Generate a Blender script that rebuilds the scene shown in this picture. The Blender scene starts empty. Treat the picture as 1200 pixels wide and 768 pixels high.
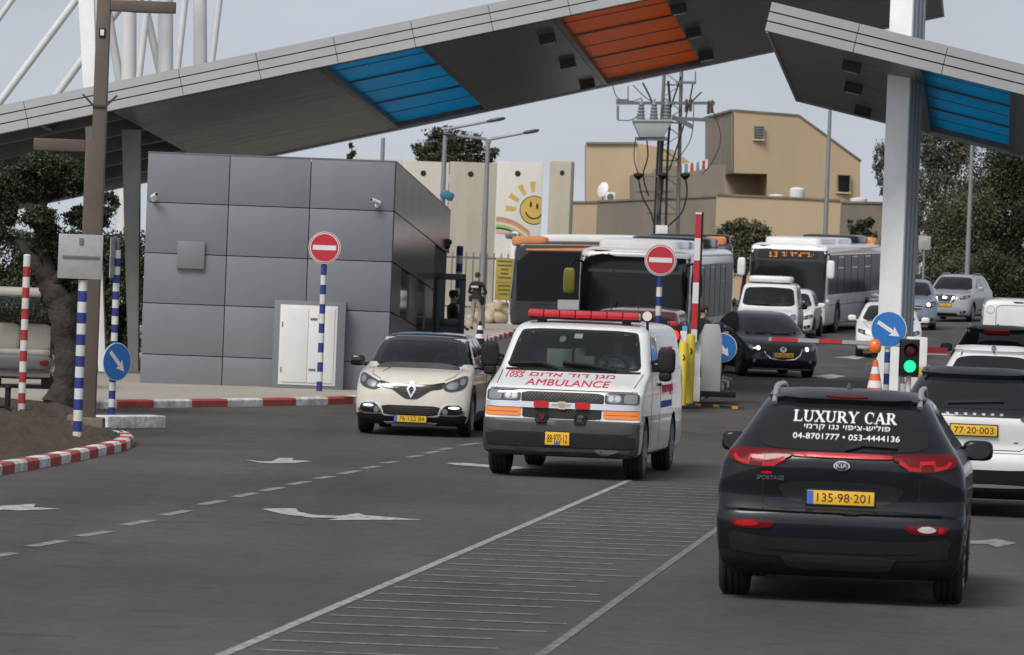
import bpy, bmesh, math, random
import numpy as np
from mathutils import Vector, Matrix
from mathutils.bvhtree import BVHTree
from mathutils.geometry import delaunay_2d_cdt
from math import sin, cos, pi, radians as R
random.seed(7)
SC = bpy.context.scene
COL = SC.collection
# ------------------------------------------------------------------ camera
FPX = 5500.0          # focal length in pixels of a 1200 px wide picture (165 mm on full frame)
HC = 2.3              # eye height of the photographer
ROLL = 0.0384
PITCH = math.atan(41 / FPX)
FW = Vector((0, cos(PITCH), -sin(PITCH)))
UP0 = Vector((0, sin(PITCH), cos(PITCH)))
RT0 = Vector((1, 0, 0))
cam = bpy.data.cameras.new('camera')
camo = bpy.data.objects.new('camera', cam)
COL.objects.link(camo)
cam.lens = 36 * FPX / 1200
cam.sensor_width = 36
cam.clip_start = 1
cam.clip_end = 6000
_r = RT0 * cos(ROLL) + UP0 * sin(ROLL)
_u = UP0 * cos(ROLL) - RT0 * sin(ROLL)
_m = Matrix((_r, _u, -FW)).transposed().to_4x4()
_m.translation = Vector((0, 0, HC))
camo.matrix_world = _m
cam.dof.use_dof = True
cam.dof.focus_distance = 58
cam.dof.aperture_fstop = 8
SC.camera = camo
# ------------------------------------------------------------------ light
SUN_EL, SUN_AZ = R(51), R(210)     # azimuth clockwise from +Y
w = bpy.data.worlds.new('World')
SC.world = w
w.use_nodes = True
nt = w.node_tree
nt.nodes.clear()
wo = nt.nodes.new('ShaderNodeOutputWorld')
bg = nt.nodes.new('ShaderNodeBackground')
sk = nt.nodes.new('ShaderNodeTexSky')
sk.sky_type = 'NISHITA'
sk.sun_disc = False
sk.sun_elevation = SUN_EL
sk.sun_rotation = SUN_AZ
sk.air_density = 1.0
sk.dust_density = 1.0
sk.ozone_density = 1.5
hs = nt.nodes.new('ShaderNodeHueSaturation')
hs.inputs['Saturation'].default_value = 0.30
# overcast: soft cloud sheet, thicker and thinner patches
tc = nt.nodes.new('ShaderNodeTexCoord')
mp = nt.nodes.new('ShaderNodeMapping')
mp.inputs['Scale'].default_value = (6, 6, 22)
cn = nt.nodes.new('ShaderNodeTexNoise')
cn.inputs['Scale'].default_value = 1.3
cn.inputs['Detail'].default_value = 4
cr = nt.nodes.new('ShaderNodeMapRange')
cr.inputs['From Min'].default_value = 0.3
cr.inputs['From Max'].default_value = 0.75
cr.inputs['To Min'].default_value = 0.90
cr.inputs['To Max'].default_value = 1.08
mx = nt.nodes.new('ShaderNodeMix')
mx.data_type = 'RGBA'
mx.blend_type = 'MULTIPLY'
mx.inputs[0].default_value = 1.0
nt.links.new(tc.outputs['Generated'], mp.inputs['Vector'])
nt.links.new(mp.outputs[0], cn.inputs['Vector'])
nt.links.new(cn.outputs['Fac'], cr.inputs['Value'])
vm = nt.nodes.new('ShaderNodeVectorMath')
vm.operation = 'MULTIPLY_ADD'          # an overcast dome: the veil is as bright near the horizon as higher up
vm.inputs[1].default_value = (1, 1, .75)
vm.inputs[2].default_value = (0, 0, .24)
vn = nt.nodes.new('ShaderNodeVectorMath')
vn.operation = 'NORMALIZE'
nt.links.new(tc.outputs['Generated'], vm.inputs[0])
nt.links.new(vm.outputs[0], vn.inputs[0])
nt.links.new(vn.outputs[0], sk.inputs['Vector'])
nt.links.new(sk.outputs[0], hs.inputs['Color'])
nt.links.new(hs.outputs[0], mx.inputs[6])
nt.links.new(cr.outputs[0], mx.inputs[7])
nt.links.new(mx.outputs[2], bg.inputs['Color'])
bg.inputs['Strength'].default_value = 0.105
nt.links.new(bg.outputs[0], wo.inputs['Surface'])
sl = bpy.data.lights.new('sun', 'SUN')
sl.energy = 2.0
sl.angle = R(26)
sl.color = (1.0, 0.95, 0.88)
so = bpy.data.objects.new('sun', sl)
COL.objects.link(so)
sd = Vector((sin(SUN_AZ) * cos(SUN_EL), cos(SUN_AZ) * cos(SUN_EL), sin(SUN_EL)))
so.rotation_euler = sd.to_track_quat('Z', 'Y').to_euler()
so.location = (0, 0, 60)
vs = SC.view_settings
vs.view_transform = 'Standard'
vs.look = 'None'
vs.exposure = 0.38
vs.gamma = 1.0
SC.cycles.max_bounces = 8
SC.cycles.transparent_max_bounces = 12
# ------------------------------------------------------------------ ground height and picture rays
def gz(x, y):
    d = y - 72.0
    t = (d + math.sqrt(d * d + 30)) / 2 - 0.6 if d < 400 else d
    t = max(0.0, t)
    if t > 160: t = 160 + (t - 160) * 0.02
    return 0.0135 * (1 + 0.025 * max(-12, min(22, x))) * t
def ray(px, py):
    cx, cy = px - 600, py - 384
    u = cx * cos(ROLL) + cy * sin(ROLL)
    v = cy * cos(ROLL) - cx * sin(ROLL)
    return FW * FPX + RT0 * u - UP0 * v
def W(px, py, Y):
    d = ray(px, py)
    return Vector((0, 0, HC)) + d * (Y / d.y)
def G(px, py):
    d = ray(px, py)
    Y = 60.0
    for _ in range(60):
        p = W(px, py, Y)
        g = gz(p.x, p.y)
        Yn = (g - HC) / d.z * d.y if d.z < -1e-6 else 400
        Y = Y * 0.5 + min(400, max(10, Yn)) * 0.5
    return Vector((p.x, p.y, gz(p.x, p.y)))
def onG(x, y, dz=0): return Vector((x, y, gz(x, y) + dz))
# ------------------------------------------------------------------ materials
MATS = {}
def M(name, col=(.5, .5, .5), rough=.5, metal=0., coat=0., var=0., vscale=3., bump=0., bscale=60., emit=None, estr=0., spec=.5, stain=None, vmap=None):
    if name in MATS: return MATS[name]
    m = bpy.data.materials.new(name)
    MATS[name] = m
    m.use_nodes = True
    n = m.node_tree
    b = n.nodes['Principled BSDF']
    b.inputs['Base Color'].default_value = (*col, 1)
    b.inputs['Roughness'].default_value = rough
    b.inputs['Metallic'].default_value = metal
    b.inputs['Specular IOR Level'].default_value = spec
    if coat:
        b.inputs['Coat Weight'].default_value = coat
        b.inputs['Coat Roughness'].default_value = 0.06
    if emit:
        b.inputs['Emission Color'].default_value = (*emit, 1)
        b.inputs['Emission Strength'].default_value = estr
    if var or bump:
        t = n.nodes.new('ShaderNodeTexCoord')
    if var:
        ns = n.nodes.new('ShaderNodeTexNoise')
        ns.inputs['Scale'].default_value = vscale
        ns.inputs['Detail'].default_value = 6
        ns.inputs['Roughness'].default_value = .65
        if vmap:
            vm_ = n.nodes.new('ShaderNodeMapping')
            vm_.inputs['Scale'].default_value = vmap
            n.links.new(t.outputs['Object'], vm_.inputs['Vector'])
            n.links.new(vm_.outputs[0], ns.inputs['Vector'])
        else: n.links.new(t.outputs['Object'], ns.inputs['Vector'])
        mr = n.nodes.new('ShaderNodeMapRange')
        mr.inputs['From Min'].default_value = .3
        mr.inputs['From Max'].default_value = .7
        n.links.new(ns.outputs['Fac'], mr.inputs['Value'])
        mi = n.nodes.new('ShaderNodeMix')
        mi.data_type = 'RGBA'
        c2 = stain if stain else tuple(c * (1 - var) for c in col)
        c1 = tuple(min(1, c * (1 + var * .6)) for c in col)
        mi.inputs[6].default_value = (*c2, 1)
        mi.inputs[7].default_value = (*c1, 1)
        n.links.new(mr.outputs[0], mi.inputs[0])
        n.links.new(mi.outputs[2], b.inputs['Base Color'])
        m2 = n.nodes.new('ShaderNodeMapRange')
        m2.inputs['To Min'].default_value = min(1, rough * 1.25)
        m2.inputs['To Max'].default_value = rough * .85
        n.links.new(ns.outputs['Fac'], m2.inputs['Value'])
        n.links.new(m2.outputs[0], b.inputs['Roughness'])
    if bump:
        nb = n.nodes.new('ShaderNodeTexNoise')
        nb.inputs['Scale'].default_value = bscale
        nb.inputs['Detail'].default_value = 4
        n.links.new(t.outputs['Object'], nb.inputs['Vector'])
        bp = n.nodes.new('ShaderNodeBump')
        bp.inputs['Strength'].default_value = bump
        bp.inputs['Distance'].default_value = .02
        n.links.new(nb.outputs['Fac'], bp.inputs['Height'])
        n.links.new(bp.outputs[0], b.inputs['Normal'])
    return m
def glass_mat(name, tint, refl=1.0):
    m = bpy.data.materials.new(name)
    MATS[name] = m
    m.use_nodes = True
    n = m.node_tree
    n.nodes.clear()
    o = n.nodes.new('ShaderNodeOutputMaterial')
    t = n.nodes.new('ShaderNodeBsdfTransparent')
    t.inputs[0].default_value = (*tint, 1)
    g = n.nodes.new('ShaderNodeBsdfGlossy')
    g.inputs['Roughness'].default_value = .03
    f = n.nodes.new('ShaderNodeFresnel')
    f.inputs[0].default_value = 1.5
    mu = n.nodes.new('ShaderNodeMath')
    mu.operation = 'MULTIPLY'
    mu.inputs[1].default_value = refl
    mx = n.nodes.new('ShaderNodeMixShader')
    n.links.new(f.outputs[0], mu.inputs[0])
    n.links.new(mu.outputs[0], mx.inputs[0])
    n.links.new(t.outputs[0], mx.inputs[1])
    n.links.new(g.outputs[0], mx.inputs[2])
    n.links.new(mx.outputs[0], o.inputs[0])
    return m
def paint(name, col, dirt=.12):
    return M(name, col, rough=.35, coat=.8 if sum(col) > .2 else .5, var=dirt, vscale=2.2, spec=.5 if sum(col) > .2 else .2)
BLK = M('black_plastic', (.013, .013, .0135), .6, var=.25, vscale=9, spec=.3)
GLOSSBLK = M('gloss_black', (.008, .008, .009), .12, coat=.5)
RUB = M('tyre_rubber', (.022, .021, .02), .85, var=.3, vscale=14)
RIMM = M('alloy', (.32, .32, .33), .35, metal=.8, var=.2, vscale=8)
DRIM = M('dark_alloy', (.09, .09, .095), .4, metal=.6, var=.2, vscale=8)
CHROME = M('chrome', (.72, .72, .73), .14, metal=1)
SILV = M('silver_plastic', (.42, .42, .43), .35, metal=.5)
DGL = M('dark_glass', (.010, .011, .012), .04, spec=.6)
TGL = glass_mat('tinted_glass', (.54, .64, .62), 1.9)
CGL = glass_mat('clear_glass', (.8, .83, .83), 1.0)
LENS = M('lamp_lens', (.24, .25, .26), .08, metal=.35, coat=1)
LENSD = M('dark_lamp_lens', (.05, .052, .055), .08, metal=.3, coat=1)
LAMPON = M('lit_lamp', (.9, .9, .85), .3, emit=(1, .95, .85), estr=1.6)
WARMON = M('lit_warm_lamp', (.9, .85, .7), .3, emit=(1, .82, .55), estr=2.0)
AMBER = M('amber_lens', (.85, .22, .01), .18, coat=1)
REDL = M('red_lens', (.45, .008, .010), .25, coat=.25, spec=.3)
REDD = M('dark_red_lens', (.12, .004, .006), .2, coat=.25, spec=.25)
WHT = M('white_plastic', (.75, .75, .74), .45, var=.1, vscale=5)
PLATE = M('plate_yellow', (.80, .46, .03), .4, var=.06, vscale=20)
PBLUE = M('plate_blue', (.05, .14, .55), .4)
INK = M('plate_ink', (.012, .012, .012), .5)
DARKIN = M('cabin_dark', (.06, .06, .062), .8, var=.3)
GREYIN = M('cabin_grey', (.20, .20, .205), .8, var=.3)
SKIN = M('skin', (.42, .25, .17), .55)
# ------------------------------------------------------------------ objects
def tag(o, label=None, cat=None, group=None, kind=None):
    if label: o['label'] = label
    if cat: o['category'] = cat
    if group: o['group'] = group
    if kind: o['kind'] = kind
    return o
def empty(name, loc=(0, 0, 0), rz=0, label=None, cat=None, group=None):
    o = bpy.data.objects.new(name, None)
    o.empty_display_size = .2
    COL.objects.link(o)
    o.location = loc
    o.rotation_euler = (0, 0, rz)
    return tag(o, label, cat, group)
def link(name, me, parent=None):
    o = bpy.data.objects.new(name, me)
    COL.objects.link(o)
    if parent: o.parent = parent
    return o
def copy_tree(o, parent=None):
    c = o.copy()
    COL.objects.link(c)
    if parent:
        c.parent = parent
    for ch in list(o.children): copy_tree(ch, c)
    return c
class MB:
    def __init__(s): s.v = []; s.f = []; s.m = []
    def add(s, vs, fs, mi=0):
        b = len(s.v)
        s.v += [tuple(v) for v in vs]
        s.f += [tuple(b + i for i in f) for f in fs]
        s.m += [mi] * len(fs)
        return s
    def box(s, c, d, rz=0, mi=0, mat=None):
        x, y, z = (k / 2 for k in d)
        vs = [Vector((sx * x, sy * y, sz * z)) for sz in (-1, 1) for sy in (-1, 1) for sx in (-1, 1)]
        if mat is not None: vs = [mat @ v for v in vs]
        elif rz: vs = [Matrix.Rotation(rz, 3, 'Z') @ v for v in vs]
        c = Vector(c)
        return s.add([v + c for v in vs], [(0, 2, 3, 1), (4, 5, 7, 6), (0, 1, 5, 4), (2, 6, 7, 3), (0, 4, 6, 2), (1, 3, 7, 5)], mi)
    def bb(s, x0, x1, y0, y1, z0, z1, mi=0):
        return s.box(((x0 + x1) / 2, (y0 + y1) / 2, (z0 + z1) / 2), (abs(x1 - x0), abs(y1 - y0), abs(z1 - z0)), 0, mi)
    def tube(s, pts, rad, n=10, mi=0, cap=True, sq=False):
        pts = [Vector(p) for p in pts]
        if not hasattr(rad, '__len__'): rad = [rad] * len(pts)
        vs = []; fs = []
        pr = None
        for i, p in enumerate(pts):
            d = (pts[min(i + 1, len(pts) - 1)] - pts[max(i - 1, 0)]).normalized()
            if pr is None:
                a = Vector((1, 0, 0)) if abs(d.x) < .9 else Vector((0, 1, 0))
                pr = (a - d * a.dot(d)).normalized()
            else:
                pr = (pr - d * pr.dot(d)).normalized()
            q = d.cross(pr)
            for k in range(n):
                t = 2 * pi * (k + (.5 if sq else 0)) / n
                vs.append(p + (pr * cos(t) + q * sin(t)) * rad[i])
        for i in range(len(pts) - 1):
            for k in range(n):
                k2 = (k + 1) % n
                fs.append((i * n + k, i * n + k2, (i + 1) * n + k2, (i + 1) * n + k))
        if cap:
            fs.append(tuple(range(n - 1, -1, -1)))
            b = (len(pts) - 1) * n
            fs.append(tuple(b + k for k in range(n)))
        return s.add(vs, fs, mi)
    def beam(s, p0, p1, a, b, mi=0, up=(0, 0, 1)):
        p0, p1 = Vector(p0), Vector(p1)
        d = (p1 - p0).normalized()
        u = Vector(up)
        x = d.cross(u)
        if x.length < 1e-4: x = d.cross(Vector((0, 1, 0)))
        x.normalize()
        y = x.cross(d)
        vs = [p + x * sx * a / 2 + y * sy * b / 2 for p in (p0, p1) for sx, sy in ((-1, -1), (1, -1), (1, 1), (-1, 1))]
        return s.add(vs, [(0, 1, 2, 3), (7, 6, 5, 4), (0, 4, 5, 1), (1, 5, 6, 2), (2, 6, 7, 3), (3, 7, 4, 0)], mi)
    def lathe(s, prof, n=24, c=(0, 0, 0), axis='Z', mi=0):
        c = Vector(c)
        vs = []; fs = []
        for r, h in prof:
            for k in range(n):
                t = 2 * pi * k / n
                a, b = r * cos(t), r * sin(t)
                vs.append(c + Vector({'Z': (a, b, h), 'X': (h, a, b), 'Y': (a, h, b)}[axis]))
        for i in range(len(prof) - 1):
            for k in range(n):
                k2 = (k + 1) % n
                fs.append((i * n + k, i * n + k2, (i + 1) * n + k2, (i + 1) * n + k))
        fs.append(tuple(range(n - 1, -1, -1)))
        b = (len(prof) - 1) * n
        fs.append(tuple(b + k for k in range(n)))
        return s.add(vs, fs, mi)
    def prism(s, poly, ext, mi=0):
        n = len(poly)
        poly = [Vector(p) for p in poly]
        e = Vector(ext)
        vs = poly + [p + e for p in poly]
        fs = [tuple(range(n - 1, -1, -1)), tuple(range(n, 2 * n))] + [(i, (i + 1) % n, n + (i + 1) % n, n + i) for i in range(n)]
        return s.add(vs, fs, mi)
    def sup(s, c, r, e1=.5, e2=.5, nu=20, nv=12, mat=None, mi=0):
        c = Vector(c)
        def p(a, e): return math.copysign(abs(a) ** e, a)
        vs = []; fs = []
        for j in range(nv + 1):
            ph = -pi / 2 + pi * j / nv
            for k in range(nu):
                t = 2 * pi * k / nu
                v = Vector((r[0] * p(cos(ph), e1) * p(cos(t), e2), r[1] * p(cos(ph), e1) * p(sin(t), e2), r[2] * p(sin(ph), e1)))
                vs.append(c + (mat @ v if mat is not None else v))
        for j in range(nv):
            for k in range(nu):
                k2 = (k + 1) % nu
                fs.append((j * nu + k, j * nu + k2, (j + 1) * nu + k2, (j + 1) * nu + k))
        return s.add(vs, fs, mi)
    def build(s, name, mats, parent=None, ang=35, bev=0, seg=2, fix=True):
        if not isinstance(mats, (list, tuple)): mats = [mats]
        me = bpy.data.meshes.new(name)
        me.from_pydata(s.v, [], s.f)
        for m in mats: me.materials.append(m)
        me.polygons.foreach_set('material_index', s.m)
        if fix or bev:
            bm = bmesh.new()
            bm.from_mesh(me)
            bmesh.ops.remove_doubles(bm, verts=bm.verts, dist=1e-5)
            bmesh.ops.recalc_face_normals(bm, faces=bm.faces)
            if bev:
                es = [e for e in bm.edges if len(e.link_faces) == 2 and e.calc_face_angle(0) > R(30)]
                bmesh.ops.bevel(bm, geom=es, offset=bev, segments=seg, affect='EDGES', profile=.6, clamp_overlap=True)
            bm.to_mesh(me)
            bm.free()
        if ang is not None:
            me.polygons.foreach_set('use_smooth', [True] * len(me.polygons))
            me.set_sharp_from_angle(angle=R(ang))
        return link(name, me, parent)
def smooth_poly(pts, it=2, cut=.22):
    for _ in range(it):
        q = []
        for i in range(len(pts)):
            a, b = pts[i], pts[(i + 1) % len(pts)]
            q.append((a[0] + (b[0] - a[0]) * cut, a[1] + (b[1] - a[1]) * cut))
            q.append((b[0] + (a[0] - b[0]) * cut, b[1] + (a[1] - b[1]) * cut))
        pts = q
    return pts
def text_mesh(body, size=1., bold=0., xscale=1., align='CENTER', shear=0., spacing=1.):
    cu = bpy.data.curves.new('t', 'FONT')
    cu.body = body
    cu.size = size
    cu.align_x = align
    cu.align_y = 'CENTER'
    cu.shear = shear
    cu.space_character = spacing
    cu.resolution_u = 3
    cu.fill_mode = 'NONE'
    o = bpy.data.objects.new('t', cu)
    COL.objects.link(o)
    bpy.context.view_layer.update()
    dg = bpy.context.evaluated_depsgraph_get()
    me = bpy.data.meshes.new_from_object(o.evaluated_get(dg))
    bpy.data.objects.remove(o)
    V2 = [Vector((v.co.x, v.co.y)) for v in me.vertices]
    E2 = [tuple(e.vertices) for e in me.edges]
    bpy.data.meshes.remove(me)
    nb = {}
    for a, b in E2: nb.setdefault(a, []).append(b); nb.setdefault(b, []).append(a)
    seen = set(); loops = []
    for st in range(len(V2)):
        if st in seen or st not in nb: continue
        lp = [st]; seen.add(st); cur = st
        while True:
            nx_ = [k for k in sorted(nb[cur], key=lambda k: k != cur + 1) if k not in seen]
            if not nx_: break
            cur = nx_[0]; seen.add(cur); lp.append(cur)
        loops.append([V2[k] for k in lp])
    ov, _, of, _, _, _ = delaunay_2d_cdt(V2, E2, [], 0, 1e-6)
    def wind(x, y):
        w_ = 0
        for lp in loops:
            for p, q in zip(lp, lp[1:] + lp[:1]):
                if p.y <= y < q.y and (q.x - p.x) * (y - p.y) - (x - p.x) * (q.y - p.y) > 0: w_ += 1
                elif q.y <= y < p.y and (q.x - p.x) * (y - p.y) - (x - p.x) * (q.y - p.y) < 0: w_ -= 1
        return w_
    vs = [(v.x * xscale, v.y) for v in ov]
    fs = []
    for f in of:
        c = sum((ov[k] for k in f), Vector((0, 0))) / len(f)
        if wind(c.x, c.y): fs.append(tuple(f))
    return vs, fs
def text_obj(name, body, mat, parent, loc, size, xscale=1., rot=(pi / 2, 0, 0), bold=0., depth=.004, align='CENTER', spacing=1.):
    vs, fs = text_mesh(body, size, bold, xscale, align, 0, spacing)
    me = bpy.data.meshes.new(name)
    me.from_pydata([(x, y, 0) for x, y in vs], [], fs)
    me.materials.append(mat)
    bm = bmesh.new(); bm.from_mesh(me)
    r = bmesh.ops.extrude_face_region(bm, geom=bm.faces[:])
    bmesh.ops.translate(bm, verts=[g for g in r['geom'] if isinstance(g, bmesh.types.BMVert)], vec=(0, 0, depth))
    bmesh.ops.recalc_face_normals(bm, faces=bm.faces)
    bm.to_mesh(me); bm.free()
    o = link(name, me, parent)
    o.location = loc
    o.rotation_euler = rot
    return o
# ------------------------------------------------------------------ vehicles
def pchip(t, y, q):
    t = np.asarray(t, float); y = np.asarray(y, float)
    h = np.diff(t); d = np.diff(y) / h
    m = np.zeros_like(y)
    for i in range(1, len(y) - 1):
        if d[i - 1] * d[i] > 0:
            w1 = 2 * h[i] + h[i - 1]; w2 = h[i] + 2 * h[i - 1]
            m[i] = (w1 + w2) / (w1 / d[i - 1] + w2 / d[i])
    m[0] = d[0]; m[-1] = d[-1]
    k = np.clip(np.searchsorted(t, q, side='right') - 1, 0, len(h) - 1)
    s = (q - t[k]) / h[k]
    return ((1 + 2 * s) * (1 - s) ** 2 * y[k] + s * (1 - s) ** 2 * h[k] * m[k] + s * s * (3 - 2 * s) * y[k + 1] + s * s * (s - 1) * h[k] * m[k + 1])
def rr(x0, x1, z0, z1, r=.3):
    return smooth_poly([(x0, z0), (x1, z0), (x1, z1), (x0, z1)], 2, r)
def strip(pts, wd):
    pts = [Vector((p[0], p[1])) for p in pts]
    L = []; Rr = []
    for i, p in enumerate(pts):
        d = (pts[min(i + 1, len(pts) - 1)] - pts[max(0, i - 1)]).normalized()
        n = Vector((-d.y, d.x)) * wd / 2
        L.append(tuple(p + n)); Rr.append(tuple(p - n))
    return L + Rr[::-1]
def mir(poly): return [(-a, b) for a, b in poly][::-1]
MGL = M('mirror_glass', (.09, .10, .11), .08, metal=.8)
DIRS = {'F': (Vector((0, 1, 0)), lambda a, b: Vector((a, -4, b))),
        'B': (Vector((0, -1, 0)), lambda a, b: Vector((a, 20, b))),
        'R': (Vector((-1, 0, 0)), lambda a, b: Vector((4, a, b))),
        'L': (Vector((1, 0, 0)), lambda a, b: Vector((-4, a, b))),
        'T': (Vector((0, 0, -1)), lambda a, b: Vector((a, b, 6)))}
class Veh:
    def __init__(s, name, label, cat, rows, mats, pos, yaw, wheels=(), group=None, near=16, sub=6, zroof=None, open_=(), zlow=None, pitch=True, sidepts=14):
        X, Y = pos
        s.root = empty(name, (X, Y, gz(X, Y)), -R(yaw), label, cat, group)
        if pitch:
            e = .5
            f = Vector((sin(R(yaw)), cos(R(yaw))))
            sl = (gz(X + f.x * 4, Y + f.y * 4) - gz(X, Y)) / 4
            s.root.rotation_euler = (math.atan(sl), 0, -R(yaw))
        rows = np.array([list(r) for r in rows], float)
        z = rows[:, 0]
        t = np.concatenate([[0], np.cumsum(np.maximum(np.hypot(np.diff(z), np.diff(rows[:, 1]) * .5), .015))])
        q = []
        for i in range(len(t) - 1):
            k = max(2, min(sub, int((t[i + 1] - t[i]) / .03)))
            q += list(np.linspace(t[i], t[i + 1], k, endpoint=False))
        q.append(t[-1]); q = np.array(q)
        cols = [pchip(t, rows[:, c], q) for c in range(rows.shape[1])]
        vs = []; n = near
        def outline(zz, yf, yr, wd, bf, br, p):
            e = 2 / p
            o = []
            for i in range(2 * n + 1):
                a = -pi / 2 + pi * i / (2 * n)
                o.append((wd * math.copysign(abs(sin(a)) ** e, sin(a)), yf + bf * (1 - abs(cos(a)) ** e)))
            for i in range(1, sidepts):
                f = i / sidepts
                o.append((wd, (yf + bf) * (1 - f) + (yr - br) * f))
            for i in range(2 * n + 1):
                a = pi / 2 - pi * i / (2 * n)
                o.append((wd * math.copysign(abs(sin(a)) ** e, sin(a)), yr - br * (1 - abs(cos(a)) ** e)))
            for i in range(1, sidepts):
                f = i / sidepts
                o.append((-wd, (yr - br) * (1 - f) + (yf + bf) * f))
            return [(x, y, zz) for x, y in o]
        N = None; fs = []
        for i in range(len(q)):
            o = outline(*[c[i] for c in cols])
            N = len(o)
            vs += o
        for i in range(len(q) - 1):
            for k in range(N):
                k2 = (k + 1) % N
                fs.append((i * N + k, i * N + k2, (i + 1) * N + k2, (i + 1) * N + k))
        fs.append(tuple(range(N - 1, -1, -1)))
        fs.append(tuple((len(q) - 1) * N + k for k in range(N)))
        me = bpy.data.meshes.new('body')
        me.from_pydata(vs, [], fs)
        bm = bmesh.new(); bm.from_mesh(me)
        bmesh.ops.remove_doubles(bm, verts=bm.verts, dist=1e-4)
        bmesh.ops.recalc_face_normals(bm, faces=bm.faces)
        bm.to_mesh(me)
        s.bvh = BVHTree.FromBMesh(bm)
        bm.free()
        for m in mats: me.materials.append(m)
        while len(me.materials) < 4: me.materials.append(BLK if len(me.materials) < 3 else mats[0])
        s.body = link('body', me, s.root)
        s.wheelspec = wheels
        if wheels:
            cm = MB()
            for (yy, tr, r, wd) in wheels:
                for sx in (-1, 1):
                    x0 = sx * (tr - wd * .75); x1 = sx * (tr + .6)
                    cm.lathe([(r * 1.15, min(x0, x1)), (r * 1.15, max(x0, x1))], 32, (0, yy, r * 1.0), 'X')
            cut = cm.build('cut', BLK, None, None)
            md = s.body.modifiers.new('b', 'BOOLEAN')
            md.operation = 'DIFFERENCE'; md.solver = 'EXACT'; md.object = cut
            cut.parent = None
            s.body.parent = None
            bpy.context.view_layer.update()
            dg = bpy.context.evaluated_depsgraph_get()
            nm = bpy.data.meshes.new_from_object(s.body.evaluated_get(dg))
            s.body.modifiers.clear()
            if len(nm.polygons) > 100: s.body.data = nm
            me = s.body.data
            me.name = 'body'
            s.body.parent = s.root
            bpy.data.objects.remove(cut)
        mi = []
        for p in me.polygons:
            c = p.center; k = 0
            if zroof is not None and c.z > zroof(c.x, c.y): k = 3
            if zlow is not None and (zlow(c) if callable(zlow) else c.z < zlow): k = 1
            if p.normal.z < -.75 and c.z < .5: k = 1
            for (yy, tr, r, wd) in wheels:
                if (c.y - yy) ** 2 + (c.z - r) ** 2 < (r * 1.146) ** 2: k = 2
            mi.append(k)
        me.polygons.foreach_set('material_index', mi)
        me.polygons.foreach_set('use_smooth', [True] * len(me.polygons))
        me.set_sharp_from_angle(angle=R(32))
        if open_:
            bm = bmesh.new(); bm.from_mesh(me)
            kill = []
            for f in bm.faces:
                c = f.calc_center_median()
                for ax, poly, lim in open_:
                    a, b = {'F': (c.x, c.z), 'R': (c.y, c.z), 'L': (c.y, c.z)}[ax]
                    if ax == 'F' and c.y > lim: continue
                    if ax == 'R' and c.x < lim: continue
                    if ax == 'L' and c.x > lim: continue
                    if inside(poly, a, b): kill.append(f); break
            bmesh.ops.delete(bm, geom=kill, context='FACES')
            bm.to_mesh(me); bm.free()
        s.rows = rows
    def surf(s, ax, a, b):
        d, of = DIRS[ax]
        o = of(a, b)
        h, nrm, i, dist = s.bvh.ray_cast(o, d, 30)
        if h is None:
            g = Vector(o); 
            if ax == 'F': g.y = .3
            h, nrm, i, dist = s.bvh.find_nearest(g)
        if nrm.dot(d) > 0: nrm = -nrm
        return h, nrm
    def put(s, name, poly, mat, ax='F', off=.006, depth=.012, res=.06, parent=None, vf=None, ang=30):
        bm = bmesh.new()
        if vf is None:
            bm.faces.new([bm.verts.new((a, b, 0)) for a, b in poly])
        else:
            V = [bm.verts.new((a, b, 0)) for a, b in vf[0]]
            for f in vf[1]:
                try: bm.faces.new([V[i] for i in f])
                except ValueError: pass
        bmesh.ops.remove_doubles(bm, verts=bm.verts, dist=1e-5)
        bm.normal_update()
        bmesh.ops.triangulate(bm, faces=bm.faces, ngon_method='EAR_CLIP')
        xs = [v.co.x for v in bm.verts]; ys = [v.co.y for v in bm.verts]
        for ax_, lo, hi in ((0, min(xs), max(xs)), (1, min(ys), max(ys))):
            k = int((hi - lo) / res)
            for i in range(1, k + 1):
                c = lo + (hi - lo) * i / (k + 1)
                nn = (1, 0, 0) if ax_ == 0 else (0, 1, 0)
                co = (c, 0, 0) if ax_ == 0 else (0, c, 0)
                bmesh.ops.bisect_plane(bm, geom=bm.verts[:] + bm.edges[:] + bm.faces[:], plane_co=co, plane_no=nn)
        bm.verts.ensure_lookup_table()
        hs = [s.surf(ax, v.co.x, v.co.y) for v in bm.verts]
        lay = bm.verts.layers.int.new('k')
        for k_, v in enumerate(bm.verts): v[lay] = k_
        bd = [e for e in bm.edges if len(e.link_faces) == 1]
        r = bmesh.ops.extrude_edge_only(bm, edges=bd)
        nv = set(g for g in r['geom'] if isinstance(g, bmesh.types.BMVert))
        pos = {}
        for v in bm.verts:
            h, n = hs[v[lay]]
            pos[v] = h - n * depth if v in nv else h + n * off
        for v, p in pos.items(): v.co = p
        bmesh.ops.recalc_face_normals(bm, faces=bm.faces)
        # outward orientation
        d = DIRS[ax][0]
        if sum(f.normal.dot(d) * f.calc_area() for f in bm.faces) > 0:
            bmesh.ops.reverse_faces(bm, faces=bm.faces[:])
        me = bpy.data.meshes.new(name)
        bm.to_mesh(me); bm.free()
        me.materials.append(mat)
        me.polygons.foreach_set('use_smooth', [True] * len(me.polygons))
        me.set_sharp_from_angle(angle=R(ang))
        return link(name, me, parent or s.root)
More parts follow.
